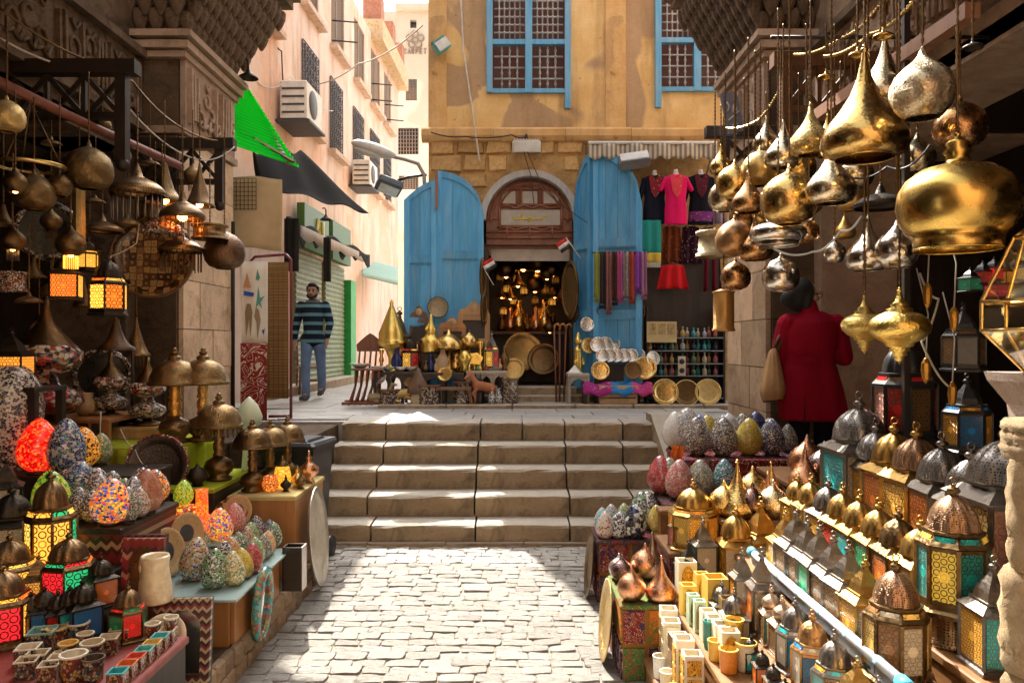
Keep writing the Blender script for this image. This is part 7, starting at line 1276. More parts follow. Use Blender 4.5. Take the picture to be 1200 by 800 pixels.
def frame_stand(label, px, py0, py1, D, w_px, mat, arch=True):
    w, h = w_px*D/F, (py1-py0)*D/F; t = thing('carved_mirror', label, 'frame', (X(px, D), D, zat(py1, D)), (R(-6), 0, 0)); b = w*.16
    put('panel', MB().box((0, 0.015, h*.4), (w*.86, 0.015, h*.7)), m_blackwood, t)
    for s_ in (-1, 1): put('stile', MB().box((s_*(w-b)/2, 0, h*.4), (b, 0.04, h*.8)), mat, t)
    for z in (0.06, 0.42, 0.76): put('rail', MB().box((0, 0.002, h*z), (w-2*b, 0.036, b)), mat, t)
    put('crest', MB().prism([(-w/2, h*.8), (w/2, h*.8), (w*.42, h*.88), (w*.25, h*.9), (w*.12, h*.97), (0, h), (-w*.12, h*.97), (-w*.25, h*.9), (-w*.42, h*.88)], .035, 'xz', -.017), mat, t); put('rosette', MB().lathe([(0, .01), (.04, .006), (.05, 0)], 12, (0, -.018, h*.9), rot=(pi/2, 0, 0)), m_palewood, t)
    return t
m_carve = wood((0.38, 0.2, 0.08), (0.5, 0.28, 0.12)); frame_stand('orange carved wooden frame in the middle of the display', 530, 371, 432, 10.6, 32, m_orangewood); frame_stand('large pale carved wooden frame with crested top near the doorway', 555, 352, 434, 10.75, 38, m_carve); frame_stand('small brown carved frame against the blue door', 490, 357, 434, 10.7, 22, m_midwood)
tray((X(513, 10.68), 10.72, zat(360, 10.68)), 0.29, metal((0.4, 0.33, 0.22), .35, engrave=.5), 'round engraved tray hung on the blue door', R(88), 0, rim=m_iron)
BX = 'brass candlestick beside the tall gold urn|little brass jug behind the blue dish|slim brass ewer between lantern and vase|round brass pot before the orange frame|copper coffee pot beside the domed lamp|small brass bell vase by the gilt bird|brass goblet behind the banded vase|dark bronze jar at the table end|brass sugar pot beside the crooked lamp|slender copper vase before the crested frame|brass mortar beside the lit lantern|small bronze ewer against the door jamb'.split('|')
for i, (px, D, z, h) in enumerate(((447, 10.5, 1.4515, .3), (475, 10.55, 1.4515, .26), (489, 10.45, 1.4515, .36), (522, 10.5, 1.4415, .2), (534, 10.45, 1.4415, .26), (540, 10.5, 1.4415, .3), (514, 10.5, 1.4415, .3), (499, 10.3, 1.4415, .16), (556, 10.45, 1.4615, .2), (563, 10.5, 1.4615, .4), (585, 10.4, 1.4615, .16), (591, 10.5, 1.4615, .34))):
    lathe_thing('brass_pot', BX[i], 'pot', (X(px, D), D, z), h, [[(0, 0), (.22, 0), (.1, .1), (.06, .3), (.12, .5), (.06, .7), (.14, .95), (.1, 1), (0, .9)], [(0, 0), (.2, 0), (.3, .2), (.3, .4), (.14, .6), (.12, .8), (.18, 1), (0, .9)], [(0, 0), (.16, 0), (.08, .1), (.22, .35), (.18, .55), (.06, .75), (.05, .9), (.02, 1), (0, 1)]][i % 3], [m_brass, m_gold, m_copper, m_bronze][i % 4], 20)
ml_in = mosaic(((.4, .32, .22), (.06, .03, .02), (.45, .38, .28), (.1, .05, .03)), (.03, .015, .01), 26, 0, .1)
for i, (px, D, w_, h_, lab) in enumerate(((503, 10.16, .15, .26, 'eight-sided pearl inlaid stool before the second black table'), (543, 10.2, .13, .3, 'narrow eight-sided pearl inlaid stool beside the bench'), (596, 10.3, .13, .34, 'eight-sided pearl inlaid stool at the left of the door step'), (457, 10.2, .14, .2, 'low eight-sided inlaid stool behind the reclining deer'))):
    t = thing('inlaid_stool', lab, 'stool', (X(px, D), D, KZ), .2); put('body', MB().lathe([(0, 0), (w_, 0), (w_, h_-.02), (0, h_-.02)], 8, smooth=False), ml_in, t); put('top', MB().lathe([(0, h_-.019), (w_*1.12, h_-.019), (w_*1.12, h_), (0, h_)], 8, smooth=False), m_midwood, t)
for i, (px, py, D, d, m_, lab) in enumerate(((445, 441, 10.24, .2, m_silver, 'silver plate leaning against the black table by the chair'), (521, 438, 10.2, .2, m_brass, 'brass plate leaning above the bench'), (480, 446, 10.22, .18, m_bronze, 'bronze plate leaning behind the leather pouf'), (602, 432, 10.7, .3, m_eng_brass, 'engraved brass plate hung at the left of the doorway'), (688, 380, 10.5, .2, m_silver, 'silver plate hung on the blue door above the statuette'), (690, 405, 10.5, .22, m_brass, 'brass plate hung on the blue door beside the statuette'), (765, 420, 10.3, .2, m_silver, 'silver dish leaning beside the bottle rack'))): tray((X(px, D), D, zat(py, D)), d, m_, lab, R(80), .1*i-.3)
# animal figures on the pavement
def animal(label, px, D, mat, kind, s=1.0, rz=0.0, cat='figurine'):
    mb = MB()
    if kind == 'deer':
        mb.cone((-.12, 0, .1), (.1, 0, .12), .06, .055); mb.cone((.1, 0, .13), (.16, 0, .27), .035, .025); mb.cone((.16, 0, .28), (.22, 0, .27), .026, .015); mb.cone((-.14, 0, .08), (-.02, .05, .03), .035, .02); mb.cone((.06, .03, .08), (.18, .04, .02), .025, .015); mb.cone((.06, -.03, .08), (.18, -.04, .02), .025, .015); mb.cone((-.14, 0, .08), (-.02, -.05, .03), .035, .02); mb.cone((.15, .02, .3), (.13, .05, .38), .008, .006); mb.cone((.15, -.02, .3), (.13, -.05, .38), .008, .006); mb.cone((.13, .05, .38), (.18, .06, .42), .006, .005); mb.cone((.13, -.05, .38), (.18, -.06, .42), .006, .005)
    elif kind == 'horse':
        mb.cone((-.1, 0, .2), (.08, 0, .24), .06, .055); mb.cone((.08, 0, .25), (.15, 0, .36), .04, .03); mb.cone((.15, 0, .37), (.22, 0, .32), .03, .018)
        for x, q in ((-.1, .03), (-.1, -.03)): mb.cone((x, q, .18), (x-.03, q, .1), .03, .018); mb.cone((x-.03, q, .1), (x, q, .01), .016, .014)
        mb.cone((.08, .03, .2), (.14, .03, .14), .022, .016); mb.cone((.14, .03, .14), (.1, .03, .07), .014, .012); mb.cone((.08, -.03, .2), (.1, -.03, .02), .022, .013); mb.cone((-.15, 0, .2), (-.2, 0, .06), .02, .01)
    elif kind == 'cat':
        mb.cone((0, 0, .06), (.01, 0, .2), .075, .05); mb.cone((.01, 0, .2), (.03, 0, .27), .045, .045); mb.cone((.03, .025, .3), (.03, .03, .35), .014, .006); mb.cone((.03, -.025, .3), (.03, -.03, .35), .014, .006); mb.cone((.04, .03, .16), (.06, .03, .015), .022, .018); mb.cone((.04, -.03, .16), (.06, -.03, .015), .022, .018); mb.cone((-.06, 0, .03), (-.1, .08, .02), .018, .012)
    o = blob('animal_figurine', mb, mat, 0.008, None, (X(px, D), D, KZ), (0, 0, rz), 3, s); tag(o, label, cat)
m_gilt = plain((.45, .3, .1), .35, .5); m_camel = plain((.4, .14, .05), .5)
animal('reclining antlered deer figurine with gilt body before the black table', 470, 10.2, m_gilt, 'deer', 1.25, R(15)); animal('small reclining deer figurine beside the carved chair', 446, 10.2, plain((.35, .27, .15), .5), 'deer', 0.95, R(10)); animal('russet rearing horse figurine beside the bench', 566, 10.12, m_camel, 'horse', 1.1, R(200)); animal('black seated cat figurine before the grey table', 561, 10.2, m_black, 'cat', 1.2, R(-100)); animal('larger black cat figurine by the door step', 588, 10.3, m_black, 'cat', 1.25, R(-70))
for i, px in enumerate((576, 584)): lathe_thing('stone_bottle', ('mottled grey stone bottle beside the black cat', 'mottled grey stone bottle nearest the door step')[i], 'bottle', (X(px, 10.12), 10.12, KZ), .22, [(0, 0), (.2, 0), (.22, .5), (.12, .7), (.1, .9), (.13, 1), (0, 1)], mosaic((K, WH, GY), scale=9))
lathe_thing('leather_fan', 'brown fringed leather pouf shaped like a fan before the black table', 'ornament', (X(490, 10.15), 10.15, KZ), .5, [(0, 0), (.2, 0), (.17, .28), (.3, .32), (.26, .5), (.14, .72), (.06, .92), (0, 1)], wood((.12, .07, .04), (.2, .12, .07)), extra=[('fringe', [(.2, .0), (.21, .02), (.18, .28), (.17, .28)], plain((.5, .4, .25), .8))], sy=.5)
# ---- doorway: flags, hangings, lit lamps, brass trays
def flag(label, px, py, D, rz, tilt):
    t = thing('small_flag', label, 'flag', W(px, py, D), (0, tilt, rz)); put('pole', MB().tube([(0, 0, -.25), (0, 0, .1)], .006, 5), m_white, t)
    for i, c_ in enumerate(((.02, .02, .02), (.75, .72, .7), (.6, .02, .02))):
        put('flag_band', MB().grid(lambda u, v, i=i: (-.17*u, .01*sin(u*8), -.05+.05*(i+v)), 8, 1, thick=.003), plain(c_, .7, vary=.05), t)
    put('eagle', MB().box((-.085, -.012, .025), (.022, .004, .028)), plain((.6, .45, .1), .5), t)
flag('little red, white and black flag on the blue door', 568, 316, 10.7, R(180), R(30)); flag('little red, white and black flag at the right door jamb', 668, 285, 10.6, 0, R(-35))
for i, (px, py, D, w_, h_) in enumerate(((566, 325, 10.7, .12, .5), (567, 362, 10.7, .12, .4), (668, 340, 10.7, .3, .75), (671, 365, 10.75, .2, .3))):
    t = thing('hung_mirror', ('narrow dark oval mirror high on the left door jamb', 'lower dark oval mirror on the left door jamb', 'large dark oval shield hung on the right door jamb', 'small dark oval mirror low on the right door jamb')[i], 'mirror', W(px, py, D), (R(90), 0, R(60 if i < 2 else -50))); put('frame', MB().torus((0, 0, 0), .5, .06, 28, 6), m_bronze, t, (0, 0, 0), (0, 0, 0), (w_, h_, .4)); put('mirror_glass', MB().lathe([(0, .0), (.47, .0)], 28), m_engraved, t, (0, 0, 0), (0, 0, 0), (w_, h_, .4))
for i, (px, py, s_) in enumerate(((593, 318, 24), (613, 310, 24), (630, 308, 24), (647, 318, 20), (607, 330, 20), (627, 333, 22), (641, 322, 18), (598, 346, 16), (660, 347, 18), (644, 385, 16), (588, 345, 14), (650, 343, 14))):
    pendant(px, py, 12.0+.35*(i % 3), s_, ['tulip', 'bell', 'globe'][i % 3], m_bronze, f'dim lit bronze lamp hanging {["top left", "top centre", "top right", "far right", "left of centre", "right of centre", "beside the right jamb", "lower left", "lower right", "lowest", "leftmost", "rightmost"][i]} inside the doorway', bulb=glow((1, .38, .07), 6), hang=.3)
for i in range(16):
    px, py = 586+(i*37 % 70), 330+(i*53 % 66); lantern(W(px, py, 12.9+.1*(i % 4)), .22, 'tiny dim lantern hanging in the depth of the doorway shop', 6, .5, 'dome', m_bronze, [filigree((.9, .4, .06), (.05, .03, .01), 6, .5 if i % 3 else .1)], .2, 'tiny lanterns inside the doorway', True)
tray((X(613, 12.2), 12.2, zat(412, 12.2)), .62, m_eng_brass, 'large brass tray leaning inside the doorway, left one', R(80), .15); tray((X(637, 12.0), 12.0, zat(421, 12.0)), .5, m_bronze, 'round brass tray leaning inside the doorway, right one', R(78), -.2)
t = thing('shop_counter', 'dark counter shelf with pots inside the doorway', 'counter', (X(618, 12.6), 12.6, 1.18)); put('top', MB().box((0, 0, .82), (1.2, .4, .04)), m_midwood, t); put('front_panel', MB().box((0, .1, .4), (1.2, .05, .78)), m_blackwood, t)
for i in range(7): lathe_thing('copper_pot', f'dusky metal pot, {"first second third fourth fifth sixth seventh".split()[i]} from the left on the counter inside the doorway', 'pot', (X(588+i*10, 12.6), 12.55, 2.021), .3+.12*(i % 3), [(0, 0), (.2, 0), (.28, .2), (.2, .5), (.08, .7), (.1, .9), (0, 1)], [m_bronze, m_copper, m_brass][i % 3], group='pots on the counter')
for i, px in enumerate((652, 656, 661)):
    t = thing('walking_cane', f'{("leftmost", "middle", "rightmost")[i]} of three walking canes standing beside the doorway', 'cane', (X(px, 10.6), 10.6+.03*i, KZ), (0, .03*(i-1), 0), 'canes beside the doorway'); put('shaft', MB().tube([(0, 0, 0), (0, 0, 1.0)], .014, 6), m_redwood, t); put('handle', MB().tube([(0, 0, 1.0), (.01, 0, 1.06), (.05, 0, 1.08), (.08, 0, 1.04)], .018, 6), m_orangewood, t)
# right of the door
arcade_table('small grey table with white pyramid beside the blue door', 664, 690, 10.4, zat(437, 10.4), m_greywood, 1, .35)
t = thing('white_pyramid', 'small white stone pyramid on the grey table', 'ornament', (X(673, 10.4), 10.36, zat(437, 10.4)+.001)); put('body', MB().lathe([(0, 0), (.13, 0), (0, .11)], 4, smooth=False, a0=.6), m_white, t); put('base', MB().box((0, 0, .005), (.2, .2, .01)), m_white, t)
mb = MB(); mb.cone((0, 0, .05), (0, 0, .25), .06, .045); mb.cone((0, 0, .26), (.0, 0, .3), .05, .02); mb.sphere((0, -.01, .36), .045); mb.cone((-.03, -.02, .04), (-.05, -.05, .12), .03, .02); mb.cone((.04, 0, .2), (.07, -.03, .1), .02, .015); mb.cone((0, 0, .4), (.01, 0, .46), .03, .01)
o = blob('gilt_statue', mb, m_gold, .008, None, (X(677, 10.5), 10.5, zat(437, 10.4)+.001), (0, 0, .3), 3, 1.2); tag(o, 'bright yellow gilt seated statuette beside the blue door', 'statue')
# plates
table('plate_stand', 'dark stepped stand of silver plates', X(695, 10.5), X(750, 10.5), 10.4, 10.7, zat(426, 10.5), m_blackwood, m_blackwood, zb=KZ, cat='stand')
for r_, (py, n, x0, dx) in enumerate(((408, 6, 701, 8.6), (418, 6, 706, 8.4))):
    for i in range(n):
        tray((X(x0+i*dx, 10.42-.06*r_), 10.46-.12*r_, zat(py, 10.42)+ (0.02 if r_ else .05)), .215-.03*r_, m_silver, f'{"first second third fourth fifth sixth".split()[i]} silver plate from the left in the {"back" if r_ == 0 else "front"} row on the stand', R(78), -.25, 'silver plates in two rows')
tray((X(703, 10.25), 10.22, zat(434, 10.25)), .25, m_brass, 'brass plate standing at the left of the silver rows', R(80), 0); tray((X(741, 10.25), 10.2, zat(434, 10.25)), .24, m_bronze, 'dark bronze plate in front of the brass dish', R(80), 0); tray((X(755, 10.3), 10.26, zat(431, 10.3)), .31, m_brass, 'larger brass dish behind the bronze plate', R(80), 0)
for i, (px, py, d) in enumerate(((725, 360, .2), (745, 366, .25), (724, 381, .22), (724, 396, .18), (712, 365, .14), (702, 364, .12))): tray((X(px, 10.55), 10.5, zat(py, 10.55)), d, [m_brass, m_bronze, m_silver, m_silver, m_bronze, m_bronze][i], ['hanging brass plate below the pink scarf', 'hanging dark plate with brass rim below the violet scarf', 'hanging silver plate above the plate rows', 'lowest hanging silver plate touching the rows', 'small hanging dark plate under the green scarf', 'smallest hanging dark plate beside the blue door'][i], R(88), .2*i-.4)
t = thing('wooden_crate', 'slatted wooden crate under the cloth pile', 'crate', (X(723, 10.25), 10.25, KZ)); 
for i in range(3): put('slat', MB().box((0, -.13, .05+i*.085), (.5, .018, .07)), m_palewood, t); put('slat', MB().box((0, .13, .05+i*.085), (.5, .018, .07)), m_palewood, t)
for s_ in (-1, 1): put('end_board', MB().box((s_*.24, 0, .135), (.02, .24, .25)), m_palewood, t)
for i, (px, w_, c_, lab) in enumerate(((700, .4, (.35, .03, .2), 'folded magenta shawl on the cloth pile'), (728, .34, (.03, .2, .45), 'folded blue shawl on the cloth pile'), (750, .3, (.5, .05, .2), 'folded pink shawl on the cloth pile'))):
    t = thing('folded_shawl', lab, 'shawl', (X(px, 10.2), 10.22, zat(454, 10.2))); put('cloth', MB().grid(lambda u, v: ((u-.5)*w_, (v-.5)*.3-.05*(v < .1), .05+.02*sin(u*9)+.012*sin(v*7)-.12*(1-min(1, v*4))), 16, 10, thick=.03), cloth(c_, speck=(.4, .3, .2)), t)
table('cloth_trestle', 'dark trestle under the folded shawls', X(682, 10.3), X(770, 10.3), 10.12, 10.38, zat(453, 10.2), m_blackwood, None, zb=KZ)
for i, px in enumerate((779, 804, 829)): tray((X(px, 10.1), 10.08, zat(459+i % 2, 10.1)+.0), .34, [m_brass, m_bronze, m_eng_brass][i], ['large brass tray standing leftmost of the three by the bottles', 'darker brass tray standing between two others', 'engraved brass tray standing rightmost by the pier'][i], R(80), 0, rim=m_brass)
# scarves on a rail before the door leaf
t = thing('scarf_rail', 'thin iron rail across the blue door carrying the scarves', 'rail', (0, 10.3, zat(296, 10.3))); put('rod', MB().tube([(X(694, 10.3), 0, 0), (X(760, 10.3), 0, 0)], .012, 6), m_iron, t)
SCF = [('olive green', (.28, .3, .08)), ('black flecked', (.05, .04, .04)), ('dusty rose', (.3, .13, .12)), ('dark brown', (.08, .04, .03)), ('bright pink', (.5, .1, .25)), ('grey patterned', (.3, .26, .24)), ('brick red', (.4, .08, .05)), ('violet', (.28, .08, .42)), ('mauve patterned', (.42, .2, .32))]
for i, (nm, c_) in enumerate(SCF):
    px = 699+i*6.9; L = (.62, .7, .78, .66, .62, .6, .64, .5, .58)[i]
    t = thing('scarf', f'{nm} scarf hanging on the rail before the blue door', 'scarf', (X(px, 10.3), 10.29, zat(296, 10.3))); put('cloth', MB().grid(lambda u, v, i=i, L=L: ((u-.5)*.085*(1-.15*sin(v*3)), .025*sin(u*9+i)-.01, .01-L*v), 10, 8, thick=.004), cloth(c_, speck=mul(c_, 2.2) if i % 2 else None), t); put('fringe', MB().grid(lambda u, v, L=L: ((u-.5)*.08, .012*sin(u*30), -L-.05*v), 16, 1, thick=.003), cloth(mul(c_, .8)), t)
# garments on hanging torsos
def garment(label, px, py0, py1, D, wpx, mat, sleeves=True, flare=1.0, neck=True, yoke=None, hem=None, rz=0.0):
    h, w = (py1-py0)*D/F, wpx*D/F; t = thing('garment', label, 'garment', (X(px, D), D, zat(py1, D)), rz)
    if not neck:                                        # flat garment hung by its shoulders
        put('body', MB().grid(lambda u, v: ((u-.5)*w*(.72+.28*v*flare), .03*sin(u*16)*(.3+v), h*(1-v)-.03*h*abs(u-.5)*2), 22, 8, thick=.01), mat, t); put('hanger', MB().tube([(-.3*w, 0, .97*h), (0, 0, 1.06*h), (.3*w, 0, .97*h)], .008, 5), m_midwood, t); return t
    pr = [(.46*flare, 0), (.45*flare, .02), (.42, .3), (.38, .52), (.44, .72), (.46, .84), (.36, .93), (.18, .975), (.15, .985)]
    put('body', MB().lathe([(r*w*1.04, z*h) for r, z in pr], 42, sy=.42, melon=7), mat, t)
    if sleeves:
        for s_ in (-1, 1): put('sleeve', MB().cone((s_*.40*w, 0, .87*h), (s_*.6*w, -.01, (.45 if sleeves == 'long' else .68)*h), .11*w, .085*w), mat, t)
    if neck: put('torso_neck', MB().lathe([(.16*w, .93*h), (.13*w, .98*h), (.085*w, 1.02*h), (.085*w, 1.07*h), (0, 1.08*h)], 16, sy=.7), plain((.55, .5, .42), .5), t)
    if yoke: put('embroidery', MB().prism([(-.26*w, .93*h), (-.14*w, .97*h), (0, .86*h), (.14*w, .97*h), (.26*w, .93*h), (.16*w, .62*h), (0, .5*h), (-.16*w, .62*h)], .012, 'xz', -.205*w), yoke, t)
    if hem: put('hem_band', MB().lathe([(.455*flare*w, .05*h), (.45*w, .24*h)], 28, sy=.43), hem, t)
    return t
m_embr = cloth((.25, .03, .04), speck=(.55, .4, .12))
garment('black embroidered jacket with red front on a torso', 767, 204, 262, 10.5, 30, cloth((.015, .017, .03)), 'long', 1.0, yoke=m_embr); garment('hot pink tunic with orange neckline on a torso', 792, 203, 263, 10.4, 30, cloth((.75, .015, .13)), 'short', .95, yoke=cloth((.75, .07, .10), speck=(.8, .35, .1))); garment('black dress with colourful hem band on a torso', 821, 203, 263, 10.5, 32, cloth((.012, .012, .018)), 'long', 1.0, yoke=cloth((.1, .02, .03), speck=(.3, .05, .1)), hem=cloth((.2, .04, .2), speck=(.5, .3, .1)))
garment('lilac patterned blouse at the edge of the stall', 840, 215, 262, 10.55, 20, cloth((.4, .32, .42), speck=(.5, .2, .3)), False, neck=False); garment('bright red skirt hanging in the middle of the stall', 788, 310, 338, 10.5, 36, cloth((.6, .02, .025)), False, 1.15, neck=False); garment('rust brown beaded top hanging below the pink tunic', 787, 265, 308, 10.62, 26, cloth((.2, .05, .02), speck=(.45, .2, .06)), False, neck=False); garment('dark plum top with white dots hanging beside the rust one', 809, 265, 308, 10.6, 26, cloth((.05, .015, .03), speck=(.5, .4, .35)), False, neck=False); garment('dark crimson dress half hidden behind the pier', 832, 266, 340, 10.65, 26, cloth((.12, .01, .02)), False, neck=False)
t = thing('ombre_scarf', 'teal scarf with yellow end and white tassels', 'scarf', (X(763, 10.4), 10.4, zat(258, 10.4))); put('cloth', MB().grid(lambda u, v: ((u-.5)*.27, .012*sin(u*14), -.44*v), 14, 8, thick=.004), cloth((.03, .28, .25)), t); put('end_band', MB().grid(lambda u, v: ((u-.5)*.27, .012*sin(u*14), -.44-.13*v), 14, 3, thick=.004), cloth((.6, .42, .07)), t); put('tassel_fringe', MB().grid(lambda u, v: ((u-.5)*.26, .01*sin(u*60), -.57-.07*v), 30, 1, thick=.003), cloth((.6, .58, .5)), t)
# perfume bottle rack
rk = thing('bottle_rack', 'dark glass-shelved rack of small perfume bottles', 'rack', (X(802, 10.5), 10.5, KZ))
rx0, rx1 = X(757, 10.5)-X(802, 10.5), X(846, 10.5)-X(802, 10.5); put('back_panel', MB().box(((rx0+rx1)/2, .16, 1.0), (rx1-rx0, .03, 2.0)), m_blackwood, rk)
for s_ in (rx0, rx1): put('upright', MB().box((s_, 0, .65), (.025, .25, 1.3)), m_blackwood, rk)
SZ = [zat(p, 10.5)-KZ for p in (439, 425, 410, 395)]
for z in SZ+[.08]: put('shelf_board', MB().box(((rx0+rx1)/2, 0, z-.01), (rx1-rx0-.03, .26, .014)), plain((.25, .27, .27), .15), rk)
rb_ = random.Random(4); cols = [((.55, .45, .3), 'cream'), ((.05, .3, .32), 'turquoise'), ((.4, .12, .12), 'rose'), ((.03, .03, .05), 'black'), ((.45, .3, .08), 'amber'), ((.4, .42, .45), 'silver'), ((.12, .2, .1), 'green')]
for j, z in enumerate(SZ):
    for i in range(13):
        c_, nm = cols[rb_.randrange(7)]; px = 762+i*6.4; lathe_thing('perfume_bottle', f'little {nm} perfume bottle on the {("lowest", "third", "second", "top")[j]} shelf of the rack', 'bottle', (X(px, 10.42), 10.44+.06*(i % 2), KZ+z-.002), .13+.03*rb_.random(), [(0, 0), (.2, 0), (.22, .4), (.14, .6), (.06, .68), (.06, .8), (.12, .86), (0, 1)], plain(c_, .2, bump=0), 10, group=f'{nm} perfume bottles on shelf {j+1} of the rack')
t = thing('papyrus_board', 'cream board of small printed papyrus pictures above the bottles', 'board', (X(775, 10.35), 10.33, zat(402, 10.35))); put('board', MB().box((0, 0, .15), (.4, .02, .28)), plain((.55, .42, .2), .7), t)
for i in range(3): put('picture', MB().box((-.125+i*.125, -.012, .19), (.1, .004, .15)), arabesque((.5, .38, .18), (.2, .12, .05), (.3, .18, .08), 18), t)
t = thing('postcard_rack', 'upright cream card holder with two dark round prints', 'card rack', (X(799, 10.3), 10.3, zat(440, 10.3))); put('board', MB().box((0, 0, .13), (.1, .02, .26)), plain((.6, .5, .35), .7), t)
for z in (.07, .19): put('print', MB().lathe([(0, .003), (.035, .003), (.036, 0)], 16, (0, -.012, z), rot=(pi/2, 0, 0)), m_black, t)
# striped awning, floodlights
aw = thing('striped_awning', 'cream and grey striped awning with scalloped edge over the clothes', 'awning', (0, 10.95, 0))
m_stripe = cloth((.62, .55, .43), (.28, .24, .2), 5.0, 'X'); ax0, ax1 = X(690, 10.4)+.0, X(841, 10.4); zt0 = zat(166, 10.5)
put('canvas', MB().grid(lambda u, v: (ax0+(ax1-ax0)*u, .0-.5*v, zt0+.06-.10*v), 30, 4, thick=.006), m_stripe, aw); put('valance', MB().grid(lambda u, v: (ax0+(ax1-ax0)*u, -.51+.02*sin(u*30), zt0-.04-v*(.17+.05*abs(sin(u*pi*9)))), 72, 4, thick=.005), m_stripe, aw); put('front_bar', MB().tube([(ax0, -.51, zt0-.03), (ax1, -.51, zt0-.03)], .022, 8), m_white, aw)
for x in (ax0+.02, ax1-.02): put('support_arm', MB().tube([(x, 0, zt0-.4), (x, -.5, zt0-.05)], .018, 6), m_greywood, aw)
def floodlight(label, px, py, D, w, rot, body):
    t = thing('floodlight', label, 'lamp', W(px, py, D), rot); put('housing', MB().cbox((0, 0, 0), (w, .16, .16), .03), body, t); put('lens', MB().box((0, -.083, 0), (w*.9, .008, .13)), plain((.6, .6, .58), .15, bump=0), t); put('bracket', MB().tube([(0, .08, .04), (0, .16, .12), (0, .34, .14)], .02, 6), m_iron, t)
    for i in range(9): put('cooling_fin', MB().box((-w*.42+i*w*.105, .0, .085), (.008, .13, .025)), body, t)
floodlight('white floodlight on a bracket above the arched doorway', 617, 171, 10.75, .40, (R(20), 0, 0), plain((.6, .55, .48), .5)); floodlight('tilted grey floodlight under the striped awning', 743, 188, 10.3, .42, (R(-35), R(-8), 0), plain((.22, .21, .2), .4, .5)); floodlight('small turquoise lamp box high on the ochre wall', 517, 54, 10.8, .22, (0, R(-38), R(20)), plain((.1, .42, .42), .4))
# ---- street lamps at the building corner
sl = thing('street_lamp', 'grey street lamp head on a curved arm at the building corner', 'lamp', (0, 0, 0)); D = 10.9
put('arm', MB().tube([W(498, 230, D), W(497, 205, D), W(490, 192, D), W(475, 187, D), W(462, 184, D), W(445, 178, D)], .028, 8), plain((.3, .27, .24), .5), sl); put('head', MB().sphere((0, 0, 0), (.34, .12, .09), 18, 10), plain((.55, .52, .48), .4), sl, W(438, 175, D), (0, R(18), 0)); put('lens', MB().sphere((0, 0, 0), (.22, .09, .05), 16, 8), plain((.6, .6, .58), .1, bump=0), sl, W(432, 179, D), (0, R(18), 0))
sl = thing('street_lamp', 'dark square floodlight on a short arm below the street lamp', 'lamp', (0, 0, 0)); put('arm', MB().tube([W(500, 205, D), W(480, 207, D), W(465, 212, D)], .02, 6), m_iron, sl); put('head', MB().cbox((0, 0, 0), (.36, .26, .12), .03), plain((.06, .07, .08), .4), sl, W(456, 217, D), (R(-25), R(18), R(20))); put('lens', MB().box((0, 0, 0), (.28, .2, .01)), plain((.6, .58, .5), .1, bump=0), sl, W(455, 223, D), (R(-25), R(18), R(20)))
cable('beige cable running down the ochre plaster wall', [W(540, 0, 10.9), W(543, 60, 10.9), W(552, 120, 10.9), W(562, 190, 10.9)], .014, m_palewire); cable('dark cable sagging along the cornice', [W(505, 155, 10.78), W(545, 160, 10.78), W(600, 158, 10.78), W(617, 160, 10.78)], .009, sag=.03); cable('thin wire from the floodlight down over the arch', [W(618, 178, 10.7), W(640, 225, 10.65), W(690, 262, 10.6)], .006, sag=.02); cable('second wire from the floodlight over the lunette', [W(614, 178, 10.7), W(622, 205, 10.68), W(626, 240, 10.8)], .006, sag=.01); cable('wire crossing the alley to the pink building', [W(495, 30, 11.5), W(420, 75, 14), W(360, 100, 15)], .012, m_palewire, sag=.1); cable('wire looping down the pink wall beside the window', [W(318, 42, 13.0), W(330, 60, 13.0), W(332, 105, 13.2)], .012, sag=.05); cable('thin wire strung along the pink building', [W(300, 95, 12.0), W(340, 90, 13.2), W(390, 130, 16.0)], .01, m_palewire, sag=.15)
# ---- pink side: air conditioners, canopy, tarp, shop lamp
def aircon(label, px, py, s=1.0):
    D = pd(px); t = thing('air_conditioner', label, 'air conditioner', (-4.33+.028*D+.3, D, pz(px, py)), -PY); put('case', MB().cbox((0, 0, 0), (.42*s, .85*s, .58*s), .02), plain((.68, .66, .6), .5), t); put('fan_grille', MB().lathe([(0, .01), (.2*s, .01), (.22*s, 0)], 24, (.215*s, -.1, 0), rot=(0, pi/2, 0)), m_grille, t)
    for k in range(4): put('louvre', MB().box((0, -.43*s, -.2*s+k*.12*s), (.34*s, .02, .03)), m_grille, t)
    put('bracket', MB().box((-.02, 0, -.33*s), (.55*s, .9*s, .04)), m_grille, t)
aircon('white air conditioner below the first grilled window', 333, 126, 1.1); aircon('white air conditioner lower along the pink wall', 413, 206, 1.0)
t = thing('green_canopy', 'bright green corrugated plastic canopy over the alley mouth', 'canopy', (0, 0, 0))
c00, c10, c11, c01 = W(266, 168, 8.7), W(350, 196, 8.75), W(283, 92, 10.6), W(255, 70, 10.8)
m_can = NT('canopy'); tr_ = m_can.n.new('ShaderNodeBsdfTranslucent'); tr_.inputs[0].default_value = (.03, .95, .08, 1); df = m_can.n.new('ShaderNodeBsdfDiffuse'); df.inputs[0].default_value = (.02, .6, .06, 1); mx = m_can.n.new('ShaderNodeMixShader'); mx.inputs[0].default_value = .35
m_can.t.links.new(tr_.outputs[0], mx.inputs[1]); m_can.t.links.new(df.outputs[0], mx.inputs[2]); m_can.t.links.new(mx.outputs[0], m_can.n['Material Output'].inputs[0]); m_can = m_can.m
nn_ = (c10-c00).cross(c01-c00).normalized()
